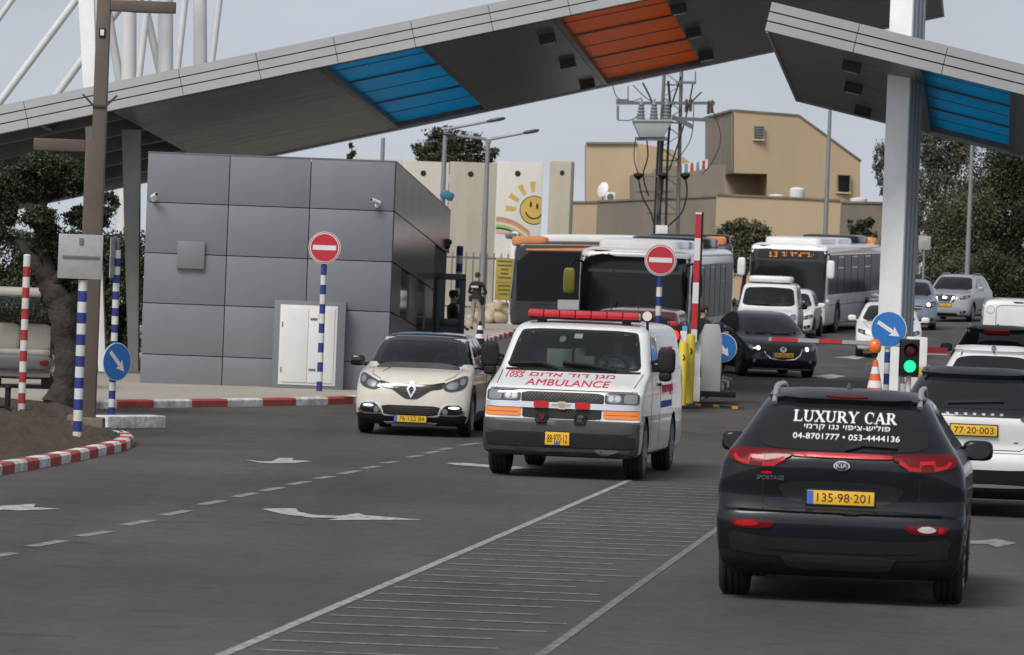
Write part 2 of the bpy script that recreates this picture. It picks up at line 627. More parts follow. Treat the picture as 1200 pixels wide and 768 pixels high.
    def text(s, name, body, mat, cx, cz, size, ax='F', xscale=1., bold=0., off=.009, rot=0., parent=None, spacing=1., height=None, width=None):
        vs, fs = text_mesh(body, size, bold, xscale, 'CENTER', 0, spacing)
        if width:
            x0 = min(v[0] for v in vs); x1 = max(v[0] for v in vs)
            k = width / (x1 - x0); m = (x0 + x1) / 2
            vs = [((x - m) * k, y) for x, y in vs]
        if height:
            y0 = min(v[1] for v in vs); y1 = max(v[1] for v in vs)
            k = height / (y1 - y0); m = (y0 + y1) / 2
            vs = [(x, (y - m) * k) for x, y in vs]
        vs = [(cx + x * cos(rot) - y * sin(rot), cz + x * sin(rot) + y * cos(rot)) for x, y in vs]
        return s.put(name, None, mat, ax, off, 0.002, .04, parent, vf=(vs, fs))
    def wheels(s, rim=None, spokes=10, mat=None):
        mat = mat or RIMM
        for (yy, tr, r, wd) in s.wheelspec:
            for sx in (-1, 1):
                h = wd / 2
                prof = [(r * .60, -h * .8), (r * .66, -h), (r * .90, -h), (r * .97, -h * .86), (r, -h * .7)]
                for g in (-.42, 0, .42):
                    prof += [(r, h * (g - .1)), (r - .012, h * (g - .07)), (r - .012, h * (g + .07)), (r, h * (g + .1))]
                prof += [(r, h * .7), (r * .97, h * .86), (r * .90, h), (r * .66, h), (r * .60, h * .8)]
                t = MB().lathe(prof, 36, (0, 0, 0), 'X').build('wheel', RUB, s.root, 28)
                t.location = (sx * tr, yy, r)
                m = MB()
                o = sx * h
                m.lathe([(r * .66, o * .97), (r * .62, o * .99), (r * .60, o * .55), (r * .2, o * .5)], 32, (0, 0, 0), 'X', 1)
                for k in range(spokes):
                    a = 2 * pi * (k + (.22 if k % 2 else 0)) / spokes
                    c, sn = cos(a), sin(a)
                    m.beam((o * .86, c * r * .1, sn * r * .1), (o * .93, c * r * .62, sn * r * .62), .035, .03, 0, (1, 0, 0))
                m.lathe([(r * .16, o * .5), (r * .16, o * .9), (r * .1, o * .95)], 16, (0, 0, 0), 'X', 0)
                m.lathe([(r * .665, o * .9), (r * .665, o * 1.0), (r * .61, o * 1.0), (r * .60, o * .8)], 32, (0, 0, 0), 'X', 0)
                m.build('rim', [mat, DRIM if mat is not DRIM else BLK], t, 30)
    def mirror(s, x, y, z, rx=.12, rz=.085, mat=None, far=False, ry=.07, glass_far=True):
        mat = mat or GLOSSBLK
        for sx in (-1, 1):
            m = MB()
            m.sup((sx * x, y, z), (rx, ry, rz), .55, .6, 20, 12)
            m.beam((sx * (x - rx * .7), y + .02, z - rz * .6), (sx * (x - rx - .12), y + .03, z - rz * .95), .05, .04)
            o = m.build('mirror', mat, s.root, 40)
            yg = y + (ry * 1.0 if glass_far else -ry * 1.0 - .012)
            MB().prism([(sx * x + a, yg, z + c) for a, c in rr(-rx * .82, rx * .82, -rz * .78, rz * .78, .28)], (0, .012, 0)).build('mirror_glass', MGL, o, 40)
    def plate(s, cx, cz, text, wd=.52, h=.11, blue=True, y=None, ax='F'):
        hh, n = s.surf(ax, cx, cz)
        sg = -1 if ax == 'F' else 1
        yy = (hh.y if y is None else y) + sg * .012
        pl = MB().box((cx, yy, cz), (wd, .016, h)).build('number_plate', PLATE, s.root, 30, .006)
        MB().box((cx, yy + sg * .001, cz), (wd + .02, .012, h + .02)).build('plate_frame', BLK, pl, 30, .004)
        x0 = 0
        if blue:
            MB().box((cx - wd / 2 + .026, yy + sg * .0095, cz), (.048, .004, h - .012)).build('plate_band', PBLUE, pl)
            x0 = .022
        vs, fs = text_mesh(text, .1)
        xa, xb = min(q[0] for q in vs), max(q[0] for q in vs)
        ya, yb = min(q[1] for q in vs), max(q[1] for q in vs)
        kx = (wd - (.07 if blue else .03)) * .90 / (xb - xa); kz = h * .60 / (yb - ya)
        m = MB()
        V3 = [(cx + x0 + (q[0] - (xa + xb) / 2) * kx, yy + sg * .0105, cz + (q[1] - (ya + yb) / 2) * kz) for q in vs]
        m.add(V3, fs)
        m.build('plate_text', INK, pl, None)
        return pl
    def seat(s, x, y, z, mat=GREYIN):
        m = MB()
        m.sup((x, y, z + .05), (.25, .26, .10), .5, .5)
        m.sup((x, y + .30, z + .40), (.25, .09, .36), .5, .5, mat=Matrix.Rotation(-.2, 3, 'X'))
        m.sup((x, y + .38, z + .86), (.13, .06, .10), .6, .6)
        m.build('seat', mat, s.root, 60)
    def cabin(s, x0, x1, y0, y1, zd, seats, wheel=None):
        m = MB()
        m.bb(x0, x1, y0, y1, zd - .75, zd - .70)
        m.sup(((x0 + x1) / 2, y0 + .02, zd - .13), ((x1 - x0) / 2 * .98, .28, .17), .5, .3)
        m.bb(x0, x1, y1, y1 + .04, zd - .7, zd - .05)
        m.build('cabin', DARKIN, s.root, 50)
        for p in seats: s.seat(*p)
        if wheel:
            x, y, z = wheel
            k = []
            for i in range(25):
                a = 2 * pi * i / 24
                k.append((x + .18 * cos(a), y + .08 * sin(a), z + .16 * sin(a)))
            mm = MB().tube(k, .016, 8).tube([(x, y - .2, z - .08), (x, y, z)], .03, 8).beam((x - .17, y, z), (x + .17, y, z), .03, .03)
            mm.build('steering_wheel', BLK, s.root, 50)
def inside(poly, x, y):
    r = False
    j = len(poly) - 1
    for i in range(len(poly)):
        xi, yi = poly[i]; xj, yj = poly[j]
        if (yi > y) != (yj > y) and x < (xj - xi) * (y - yi) / (yj - yi + 1e-12) + xi: r = not r
        j = i
    return r
def shrink(poly, d):
    c = (sum(p[0] for p in poly) / len(poly), sum(p[1] for p in poly) / len(poly))
    o = []
    n = len(poly)
    for i in range(n):
        a = Vector(poly[i - 1]); b = Vector(poly[i]); e = Vector(poly[(i + 1) % n])
        t = (e - a).normalized()
        nn = Vector((-t.y, t.x))
        if nn.dot(Vector(c) - b) < 0: nn = -nn
        o.append(tuple(b + nn * d))
    return o
def ring_vf(outer, inner):
    n = len(outer)
    return (list(outer) + list(inner), [(i, (i + 1) % n, n + (i + 1) % n, n + i) for i in range(n)])
def window_ring(s, poly, ax, mat_glass, frit=.05, off=.004, name='windshield', res=.08):
    inn = shrink(poly, frit)
    g = s.put(name, shrink(poly, frit * .6), mat_glass, ax, off - .002, .006, res)
    s.put('glass_border', None, GLOSSBLK, ax, off, .008, res, g, vf=ring_vf(poly, inn))
    return g
def driver(s, x, y, zs, shirt=(.05, .05, .06), scale=1.):
    """seated driver, one continuous figure with hands up on the wheel"""
    seated_person(s.root, (x, y, zs), shirt)
# ------------------------------------------------------------------ people
def skin_mesh(V, E, sub=2):
    ks = list(V)
    me = bpy.data.meshes.new('sk')
    me.from_pydata([V[k][0] for k in ks], [(ks.index(a), ks.index(b)) for a, b in E], [])
    o = bpy.data.objects.new('sk', me)
    COL.objects.link(o)
    md = o.modifiers.new('s', 'SKIN')
    md.use_smooth_shade = True
    md.branch_smoothing = .3
    for i, k in enumerate(ks):
        r = V[k][1]
        me.skin_vertices[0].data[i].radius = r if hasattr(r, '__len__') else (r, r)
        me.skin_vertices[0].data[i].use_root = (i == 0)
    if sub:
        s2 = o.modifiers.new('u', 'SUBSURF')
        s2.levels = sub
    bpy.context.view_layer.update()
    dg = bpy.context.evaluated_depsgraph_get()
    nm = bpy.data.meshes.new_from_object(o.evaluated_get(dg))
    bpy.data.objects.remove(o)
    nm.polygons.foreach_set('use_smooth', [True] * len(nm.polygons))
    return nm
def head_parts(V, E, nk, hp, f):
    """neck and head chain; f = facing (unit xy)"""
    x, y, z = hp
    V['neck'] = ((x - f[0] * .03, y - f[1] * .03, z - .17), .052)
    V['jaw'] = ((x + f[0] * .015, y + f[1] * .015, z - .07), (.066, .072))
    V['face'] = ((x, y, z), (.078, .092))
    V['crown'] = ((x - f[0] * .01, y - f[1] * .01, z + .075), (.066, .078))
    E += [(nk, 'neck'), ('neck', 'jaw'), ('jaw', 'face'), ('face', 'crown')]
def hand(V, E, key, wrist, d, side, curl=.5):
    """palm, four fingers and a thumb, curled; d = pointing direction, side = thumb direction"""
    d = Vector(d).normalized(); side = Vector(side).normalized()
    n = d.cross(side).normalized()
    w_ = Vector(wrist)
    p = w_ + d * .06
    V[key + 'p'] = (p, (.030, .018))
    E.append((key, key + 'p'))
    for i, ln in enumerate((.065, .075, .07, .055)):
        b = w_ + d * .095 + side * (.03 - .02 * i)
        m_ = b + (d * (1 - curl * .5) + n * curl * .6).normalized() * ln * .5
        e = m_ + (d * (1 - curl) + n * curl).normalized() * ln * .5
        for q, (pt, r) in enumerate(((b, .0095), (m_, .009), (e, .0075))): V[f'{key}f{i}{q}'] = (pt, r)
        E += [(key + 'p', f'{key}f{i}0'), (f'{key}f{i}0', f'{key}f{i}1'), (f'{key}f{i}1', f'{key}f{i}2')]
    t0 = w_ + d * .035 + side * .035
    t1 = t0 + (d * .7 + side * .6).normalized() * .035
    V[key + 't0'] = (t0, .012); V[key + 't1'] = (t1, .0095)
    E += [(key + 'p', key + 't0'), (key + 't0', key + 't1')]
def face_bits(o, hp, f, sc=1.):
    hp = Vector(hp); F_ = Vector((f[0], f[1], 0)).normalized(); S_ = Vector((-F_.y, F_.x, 0))
    rm = Matrix((S_, F_, Vector((0, 0, 1)))).transposed()
    m = MB()
    m.sup(hp + F_ * .098 - Vector((0, 0, .025)), (.014, .02, .026), .8, .8, 10, 8, rm)
    for sx in (-1, 1):
        m.sup(hp + S_ * sx * .080 - F_ * .005 - Vector((0, 0, .01)), (.012, .02, .032), .8, .8, 10, 8, rm)
    m.build('face_features', SKIN, o, 60)
    e = MB()
    for sx in (-1, 1): e.sup(hp + S_ * sx * .032 + F_ * .082 + Vector((0, 0, .005)), (.013, .008, .007), .9, .9, 10, 6, rm)
    e.build('eyes', INK, o, 60)
    l = MB().sup(hp + F_ * .083 - Vector((0, 0, .068)), (.024, .01, .007), .9, .9, 10, 6, rm)
    l.build('mouth', M('lips', (.32, .13, .11), .5), o, 60)
def stand_person(label, loc, face, h, mats, armL, armR, group=None, cap=False, hair=(.03, .025, .02), legs=(.10, .0)):
    """mats: [top, trousers, shoes, skin]; face = heading angle (0 = +Y, clockwise); arm = (elbow, wrist) in body frame x right, y forward, z up"""
    root = empty('person', loc, -face, label, 'person', group)
    k = h / 1.78
    V = {}; E = []
    V['pel'] = ((0, 0, .98), (.165, .125))
    V['bel'] = ((0, .01, 1.12), (.15, .115))
    V['che'] = ((0, .0, 1.30), (.185, .125))
    V['nk'] = ((0, -.01, 1.47), (.10, .075))
    E += [('pel', 'bel'), ('bel', 'che'), ('che', 'nk')]
    head_parts(V, E, 'nk', (0, .02, 1.66), (0, 1))
    for sx, arm, nm in ((-1, armL, 'l'), (1, armR, 'r')):
        V[nm + 'sh'] = ((sx * .19, -.01, 1.42), .068)
        V[nm + 'el'] = (arm[0], .048)
        V[nm + 'wr'] = (arm[1], .030)
        E += [('nk', nm + 'sh'), (nm + 'sh', nm + 'el'), (nm + 'el', nm + 'wr')]
        d = Vector(arm[1]) - Vector(arm[0])
        hand(V, E, nm + 'wr', arm[1], d, (-sx * .4, .6, .7), .5)
        st = sx * legs[0]
        V[nm + 'hip'] = ((sx * .10, 0, .90), .098)
        V[nm + 'kn'] = ((sx * .11 + st * .2, .03 + sx * legs[1] * .5, .50), .065)
        V[nm + 'an'] = ((sx * .11 + st * .4, -.02 + sx * legs[1], .09), .048)
        V[nm + 'to'] = ((sx * .13 + st * .5, .15 + sx * legs[1], .045), (.048, .04))
        E += [('pel', nm + 'hip'), (nm + 'hip', nm + 'kn'), (nm + 'kn', nm + 'an'), (nm + 'an', nm + 'to')]
    V = {a: (tuple(c * k for c in p), r if hasattr(r, '__len__') else r) for a, (p, r) in V.items()}
    me = skin_mesh(V, E, 2)
    me.name = 'body'
    for m in mats: me.materials.append(m)
    wl, wr = Vector(V['lwr'][0]), Vector(V['rwr'][0])
    for p in me.polygons:
        c = p.center
        z = c.z / k
        i = 0
        if z > 1.52: i = 3
        elif min((c - wl).length, (c - wr).length) < .14 * k and True: i = 3 if min((c - wl).length, (c - wr).length) > -1 and (abs(c.x) > 0 and not (abs(c.x) < .14 and abs(c.y) < .10)) else 0
        elif z < .10: i = 2
        elif z < 1.00 and abs(c.x) < .28: i = 1
        p.material_index = i
    b = link('body', me, root)
    hp = (0, .02 * k, 1.66 * k)
    face_bits(root, hp, (0, 1))
    hm = M('hair', hair, .7, bump=.6, bscale=80)
    m = MB().sup((0, .008 * k, 1.70 * k), (.084, .098, .085), .9, .9, 18, 12)
    m.build('hair', hm, root, 60)
    if cap:
        c = MB().sup((0, .01 * k, 1.725 * k), (.092, .106, .085), .7, .9, 18, 12)
        c.sup((0, .125 * k, 1.70 * k), (.07, .075, .012), .8, .8, 16, 6)
        c.build('cap', mats[0], root, 60)
    return root
def seated_person(parent, at, shirt):
    x, y, z = at
    V = {}; E = []
    V['pel'] = ((x, y, z), (.16, .13))
    V['che'] = ((x, y + .06, z + .33), (.18, .12))
    V['nk'] = ((x, y + .07, z + .50), (.09, .07))
    E += [('pel', 'che'), ('che', 'nk')]
    head_parts(V, E, 'nk', (x, y + .03, z + .68), (0, -1))
    for sx, nm in ((-1, 'l'), (1, 'r')):
        V[nm + 'sh'] = ((x + sx * .19, y + .06, z + .44), .065)
        V[nm + 'el'] = ((x + sx * .26, y - .14, z + .22), .045)
        V[nm + 'wr'] = ((x + sx * .15, y - .36, z + .34), .030)
        E += [('nk', nm + 'sh'), (nm + 'sh', nm + 'el'), (nm + 'el', nm + 'wr')]
        hand(V, E, nm + 'wr', V[nm + 'wr'][0], (-sx * .2, -.8, .3), (-sx * .6, 0, .8), .7)
        V[nm + 'kn'] = ((x + sx * .16, y - .42, z + .05), .075)
        V[nm + 'an'] = ((x + sx * .16, y - .52, z - .30), .05)
        E += [('pel', nm + 'kn'), (nm + 'kn', nm + 'an')]
    me = skin_mesh(V, E, 1)
    me.name = 'driver'
    sm = M('shirt_%d' % int(sum(shirt) * 1000), shirt, .8)
    me.materials.append(sm); me.materials.append(SKIN)
    for p in me.polygons:
        c = p.center
        if c.z > z + .55 or (c.y < y - .34 and c.z > z + .2): p.material_index = 1
    o = link('driver', me, parent)
    MB().sup((x, y + .045, z + .73), (.086, .095, .075), .9, .9, 16, 10).build('hair', M('hair', (.03, .025, .02), .7, bump=.6, bscale=80), o, 60)
    return o
# ------------------------------------------------------------------ ground and road
def asphalt_mat():
    m = bpy.data.materials.new('asphalt')
    MATS['asphalt'] = m
    m.use_nodes = True
    n = m.node_tree; L = n.links
    b = n.nodes['Principled BSDF']
    t = n.nodes.new('ShaderNodeTexCoord')
    def noise(scale, detail=5, rough=.6, mapping=None):
        q = n.nodes.new('ShaderNodeTexNoise')
        q.inputs['Scale'].default_value = scale
        q.inputs['Detail'].default_value = detail
        q.inputs['Roughness'].default_value = rough
        if mapping:
            k = n.nodes.new('ShaderNodeMapping')
            k.inputs['Rotation'].default_value = (0, 0, R(6))
            k.inputs['Scale'].default_value = mapping
            L.new(t.outputs['Object'], k.inputs['Vector'])
            L.new(k.outputs[0], q.inputs['Vector'])
        else: L.new(t.outputs['Object'], q.inputs['Vector'])
        return q.outputs['Fac']
    def rng(v, a, b_, c, d):
        r = n.nodes.new('ShaderNodeMapRange')
        for k, x in zip(('From Min', 'From Max', 'To Min', 'To Max'), (a, b_, c, d)): r.inputs[k].default_value = x
        L.new(v, r.inputs['Value'])
        return r.outputs[0]
    def mul(a, c):
        r = n.nodes.new('ShaderNodeMath'); r.operation = 'MULTIPLY'
        L.new(a, r.inputs[0]); L.new(c, r.inputs[1])
        return r.outputs[0]
    big = rng(noise(.16, 4), .35, .65, .80, 1.16)
    lane = rng(noise(1.0, 4, .6, (.55, .03, 1)), .35, .65, .78, 1.12)
    mid = rng(noise(2.6, 8, .75), .3, .7, .84, 1.16)
    six = rng(noise(6.5, 4, .8), .3, .7, .80, 1.20)
    spot = rng(noise(1.15, 3, .55), .63, .70, 1.0, .70)
    speck = rng(noise(22, 3, .8), .3, .7, .86, 1.16)
    grain = rng(noise(90, 2, .8), .25, .75, .72, 1.30)
    crackn = noise(14, 8, .75)
    crack = rng(crackn, .28, .34, .80, 1.0)
    val = mul(mul(mul(big, lane), mul(mul(mid, speck), grain)), mul(crack, mul(six, spot)))
    c = n.nodes.new('ShaderNodeMix'); c.data_type = 'RGBA'; c.blend_type = 'MULTIPLY'
    c.inputs[0].default_value = 1
    c.inputs[6].default_value = (.070, .065, .060, 1)
    L.new(val, c.inputs[7])
    L.new(c.outputs[2], b.inputs['Base Color'])
    L.new(rng(noise(.5, 4), .3, .7, .70, .88), b.inputs['Roughness'])
    b.inputs['Specular IOR Level'].default_value = .35
    bp = n.nodes.new('ShaderNodeBump')
    bp.inputs['Strength'].default_value = .35
    bp.inputs['Distance'].default_value = .01
    L.new(noise(120, 2, .7), bp.inputs['Height'])
    L.new(bp.outputs[0], b.inputs['Normal'])
    return m
ASPH = asphalt_mat()
def axis(lo, hi, fine_lo, fine_hi, st):
    a = list(np.arange(fine_lo, fine_hi + .01, st))
    g = st; x = fine_lo
    left = []
    while x > lo: g *= 1.5; x -= g; left.append(max(x, lo))
    g = st; x = fine_hi; right = []
    while x < hi: g *= 1.5; x += g; right.append(min(x, hi))
    return left[::-1] + a + right
gxs = axis(-2500, 2500, -24, 34, 2.0); gys = axis(-300, 4500, 14, 250, 2.0)
me = bpy.data.meshes.new('ground')
nx = len(gxs)
me.from_pydata([(x, y, gz(x, y)) for y in gys for x in gxs], [], [(j * nx + i, j * nx + i + 1, (j + 1) * nx + i + 1, (j + 1) * nx + i) for j in range(len(gys) - 1) for i in range(nx - 1)])
me.materials.append(ASPH)
me.polygons.foreach_set('use_smooth', [True] * len(me.polygons))
tag(link('ground', me), kind='structure')
def drape(name, poly, mat, dz, res=1.0, thick=0, kind='structure', parent=None, edge=True):
    """flat polygon (world xy) laid over the ground, dz above it; thick: skirt going down"""
    bm = bmesh.new()
    bm.faces.new([bm.verts.new((p[0], p[1], 0)) for p in poly])
    bm.normal_update()
    bmesh.ops.triangulate(bm, faces=bm.faces, ngon_method='EAR_CLIP')
    for ax in (0, 1):
        lo = min(v.co[ax] for v in bm.verts); hi = max(v.co[ax] for v in bm.verts)
        k = int((hi - lo) / res)
        for i in range(1, k + 1):
            c = [0, 0, 0]; c[ax] = lo + (hi - lo) * i / (k + 1)
            nn = [0, 0, 0]; nn[ax] = 1
            bmesh.ops.bisect_plane(bm, geom=bm.verts[:] + bm.edges[:] + bm.faces[:], plane_co=c, plane_no=nn)
    if thick:
        r = bmesh.ops.extrude_edge_only(bm, edges=[e for e in bm.edges if len(e.link_faces) == 1])
        nv = set(g for g in r['geom'] if isinstance(g, bmesh.types.BMVert))
    else: nv = set()
    for v in bm.verts: v.co.z = gz(v.co.x, v.co.y) + dz - (thick if v in nv else 0)
    bmesh.ops.recalc_face_normals(bm, faces=bm.faces)
    me = bpy.data.meshes.new(name); bm.to_mesh(me); bm.free()
    me.materials.append(mat)
    o = link(name, me, parent)
    if kind: tag(o, kind=kind)
    return o
def gp(*pts): return [(G(*p).x, G(*p).y) for p in pts]
# road paint, worn
def worn_paint(name, col, wear):
    m = bpy.data.materials.new(name); MATS[name] = m
    m.use_nodes = True
    n = m.node_tree; L = n.links
    b = n.nodes['Principled BSDF']
    b.inputs['Roughness'].default_value = .7
    t = n.nodes.new('ShaderNodeTexCoord')
    q = n.nodes.new('ShaderNodeTexNoise'); q.inputs['Scale'].default_value = 9; q.inputs['Detail'].default_value = 8; q.inputs['Roughness'].default_value = .75
    L.new(t.outputs['Object'], q.inputs['Vector'])
    r = n.nodes.new('ShaderNodeMapRange')
    r.inputs['From Min'].default_value = wear - .10; r.inputs['From Max'].default_value = wear + .10
    L.new(q.outputs['Fac'], r.inputs['Value'])
    c = n.nodes.new('ShaderNodeMix'); c.data_type = 'RGBA'
    c.inputs[6].default_value = (.070, .065, .060, 1); c.inputs[7].default_value = (*col, 1)
    L.new(r.outputs[0], c.inputs[0]); L.new(c.outputs[2], b.inputs['Base Color'])
    return m
RPW = worn_paint('road_paint', (.46, .46, .44), .45)
RPF = worn_paint('faded_road_paint', (.27, .27, .265), .47)
RPH = worn_paint('hatch_paint', (.37, .365, .355), .46)
RPT = worn_paint('thin_road_paint', (.22, .22, .21), .50)
def gline(name, a, b, w_, mat, dz=.004):
    a = Vector(a); b = Vector(b); d = (b - a).normalized(); n = Vector((-d.y, d.x)) * w_ / 2
    return drape(name, [tuple(a + n), tuple(b + n), tuple(b - n), tuple(a - n)], mat, dz, 2.0)
# broken lane line on the left
for x0, y0, x1, y1 in ((-18, 654.5, 16, 648.5), (35, 641, 75, 634), (93, 629, 128, 623), (145, 616, 177, 610), (191, 604.5, 221, 598.5), (236, 592, 261, 587), (275, 583, 299, 578), (307, 576, 330, 571.5), (339, 568.5, 361, 564.5), (371, 561.5, 389, 558.5), (399, 556, 419, 552), (426, 549.5, 443, 546.5), (448, 543.5, 464, 541), (478, 536.5, 494, 534), (498, 532, 514, 529), (516, 527.5, 528, 525.5), (538, 522.5, 562, 519.5)):
    a, b = gp((x0, y0), (x1, y1))
    gline('lane_dash', a, b, .13, RPF)
# long solid line, faded companion, and the hatching between
A0, A1 = gp((228, 782), (738, 563))
gline('solid_line', A0, A1, .08, RPH)
B0, B1 = gp((620, 778), (845, 617))
gline('solid_line', B0, B1, .07, RPT)
B2 = Vector(B0) + (Vector(B1) - Vector(B0)) * 1.8
for i in range(36):
    t = .02 + i / 36 * .97
    p = Vector(A0).lerp(Vector(A1), t)
    d = (Vector(B2) - Vector(B0)).normalized()
    s = (p.y - B0[1]) / d.y
    q = Vector(B0) + d * s
    e = p.lerp(q, (.86 + .10 * sin(i * 1.7)) if i < 18 else 0.97)
    gline('hatch_line', p + Vector((.10, 0)), (e.x, e.y + .02), .052, RPH, .0055)
# arrows
drape('road_arrow', gp((307, 597), (328, 596.2), (347, 596.5), (350, 600.5), (372, 604.5), (398, 605.2), (420, 602), (428, 604.5), (496, 609.8), (440, 610), (383, 610.2), (398, 607.8), (366, 607.2), (330, 603)), RPW, .005)
drape('road_arrow', gp((286, 538.8), (302, 541), (318, 541.2), (327, 537), (344, 537.5), (342, 539.7), (367, 541), (345, 543), (320, 543.5), (304, 542.8)), RPW, .005)
drape('road_arrow', gp((-60, 599), (-10, 594), (18, 592.5), (42, 591), (39, 595), (72, 597), (22, 599), (2, 598), (-30, 602)), RPW, .005)
drape('road_arrow', gp((521, 543), (545, 543), (575, 545.5), (640, 549), (600, 550.5), (560, 547), (535, 545.5)), RPW, .005)
drape('road_arrow', gp((1108, 634), (1150, 634), (1168, 632), (1192, 637), (1168, 642), (1158, 638), (1112, 638)), RPF, .005)
drape('road_arrow', gp((946, 441), (962, 440), (976, 439), (992, 441.5), (972, 444.5), (962, 442.5)), RPW, .005)
drape('road_arrow', gp((975, 419), (990, 418.5), (1000, 417.3), (1015, 419), (1004, 421.5), (992, 420)), RPW, .005)
# ------------------------------------------------------------------ kerbs and pavement
KW = M('kerb_white', (.72, .72, .70), .8, var=.25, vscale=5, bump=.3, stain=(.33, .32, .30))
KR = M('kerb_red', (.42, .07, .06), .8, var=.3, vscale=5, bump=.3, stain=(.26, .06, .05))
KB = M('kerb_black', (.03, .03, .03), .8, var=.3, vscale=5)
KY = M('kerb_yellow', (.45, .30, .05), .8, var=.3, vscale=5)
CONC = M('concrete', (.30, .29, .27), .9, var=.3, vscale=1.2, bump=.3)
def resample(pts, st):
    pts = [Vector(p) for p in pts]
    o = [pts[0]]; acc = 0
    for a, b in zip(pts, pts[1:]):
        l = (b - a).length; pos = 0
        while acc + (l - pos) >= st:
            pos += st - acc; acc = 0
            o.append(a.lerp(b, pos / l))
        acc += l - pos
    o.append(pts[-1])
    return o
def kerb(name, pts, mats, seg=1.0, w_=.20, h=.14, side=1, smooth=True):
    """painted kerb blocks along a line: chamfered profile, colours alternate block by block"""
    if smooth:
        q = [Vector(pts[0])]
        for _ in range(1):
            pp = [Vector(p) for p in pts]
            for i in range(1, len(pp) - 1):
                q += [pp[i].lerp(pp[i - 1], .25), pp[i].lerp(pp[i + 1], .25)]
        q.append(Vector(pts[-1])); pts = q
    P = resample(pts, seg / 2)
    m = MB()
    prof = [(0, -.15), (0, h - .03), (.03, h), (w_, h), (w_, -.15)]
    nn = []
    for i, p in enumerate(P):
        d = (P[min(i + 1, len(P) - 1)] - P[max(0, i - 1)]).normalized()
        nn.append(Vector((-d.y, d.x)) * side)
    for i in range(len(P) - 1):
        gap = .006
        a, b = P[i], P[i + 1]
        vs = []
        for p, n_ in ((a.lerp(b, 0 if i % 2 else gap), nn[i]), (b, nn[i + 1])):
            for o, z in prof: vs.append(Vector((p.x + n_.x * o, p.y + n_.y * o, gz(p.x, p.y) + z)))
        fs = [(k, k + 1, 5 + k + 1, 5 + k) for k in range(4)] + [(0, 1, 2, 3, 4), (5, 6, 7, 8, 9)]
        m.add(vs, fs, (i // 2) % len(mats))
    return tag(m.build(name, mats, None, 25), kind='structure')
def pavers_mat():
    m = M('pavers', (.37, .34, .29), .85, var=.25, vscale=1.5)
    n = m.node_tree; L = n.links
    b = n.nodes['Principled BSDF']
    t = n.nodes.new('ShaderNodeTexCoord')
    br = n.nodes.new('ShaderNodeTexBrick')
    br.inputs['Scale'].default_value = 4
    br.inputs['Mortar Size'].default_value = .02
    br.inputs['Color1'].default_value = (.39, .36, .31, 1); br.inputs['Color2'].default_value = (.33, .305, .26, 1); br.inputs['Mortar'].default_value = (.15, .14, .13, 1)
    L.new(t.outputs['Object'], br.inputs['Vector'])
    mx = n.nodes.new('ShaderNodeMix'); mx.data_type = 'RGBA'; mx.inputs[0].default_value = .6
    old = b.inputs['Base Color'].links[0].from_socket
    L.new(old, mx.inputs[6]); L.new(br.outputs['Color'], mx.inputs[7]); L.new(mx.outputs[2], b.inputs['Base Color'])
    return m
PAV = pavers_mat()
kl = gp((-60, 484), (40, 481.5), (115, 479), (270, 477), (417, 474), (452, 470), (490, 455), (530, 428), (566, 404), (604, 392), (650, 382))
kerb('pavement_kerb', kl, [KW, KR], 1.02, side=1)
back = [(-3.0, 180), (-30, 180), (-30, kl[0][1])]
drape('pavement', [(p[0] - .05, p[1] + .12) for p in kl] + back, PAV, .132, 2.0)
# planted island on the left with its kerb
SOIL = M('soil', (.060, .038, .026), .95, var=.5, vscale=6, bump=1.0, bscale=18)
il = gp((-70, 571), (0, 557), (40, 550.5), (80, 543), (118, 535), (146, 528.5), (158, 522), (152, 516.5), (128, 513.5), (100, 509))
kerb('island_kerb', il, [KW, KR], .72, .18, .13, side=1)
def soil():
    P = resample(il, .4)
    c = Vector((-8.6, 74.5))
    vs = []; fs = []
    rings = 22; n = len(P)
    ext = [Vector((-7.1, 77.0)), Vector((-9, 79.5)), Vector((-16, 79.5)), Vector((-16, 68))]
    loop = [p + (c - p).normalized() * .12 for p in P] + resample(ext, .8)
    n = len(loop)
    rn = random.Random(5)
    for k in range(rings):
        f = k / (rings - 1)
        for p in loop:
            q = p.lerp(c, f * .97)
            vs.append((q.x, q.y, gz(q.x, q.y) + .09 + .10 * math.sin(min(1, f * 1.6) * pi / 2) + rn.uniform(-.045, .045) * (k > 0)))
    for k in range(rings - 1):
        for i in range(n):
            j = (i + 1) % n
            fs.append((k * n + i, k * n + j, (k + 1) * n + j, (k + 1) * n + i))
    fs.append(tuple((rings - 1) * n + i for i in range(n)))
    me = bpy.data.meshes.new('soil'); me.from_pydata(vs, [], fs); me.materials.append(SOIL)
    me.polygons.foreach_set('use_smooth', [True] * len(me.polygons))
    tag(link('soil_bed', me), kind='structure')
soil()
# toll island in the middle, black and white kerb
ci = gp((768, 480), (797, 477.5), (812, 474), (830, 465), (848, 457), (858, 451.5))
kerb('island_kerb', ci, [KW, KB], .95, .18, .15, side=1)
cb_ = [ci[-1], (ci[-1][0] - .1, ci[-1][1] + 2), (ci[0][0] + .1, ci[-1][1] + 2), (ci[0][0] - .1, ci[0][1] + .05)]
drape('island', [(p[0], p[1] + .06) for p in ci] + cb_[1:], CONC, .145, 1.0, .3)
ri = [(cx_, cy_) for cx_, cy_ in ((W(1000, 470, 78).x, 78), (W(1098, 470, 78).x, 78), (W(1100, 470, 92).x, 92), (W(1024, 450, 92).x, 92))]
kerb('island_kerb', [ri[3], ri[0], ri[1], ri[2]], [KW, KB], .8, .18, .15, side=-1 if False else 1, smooth=False)
drape('island', ri, CONC, .142, 1.0, .3)
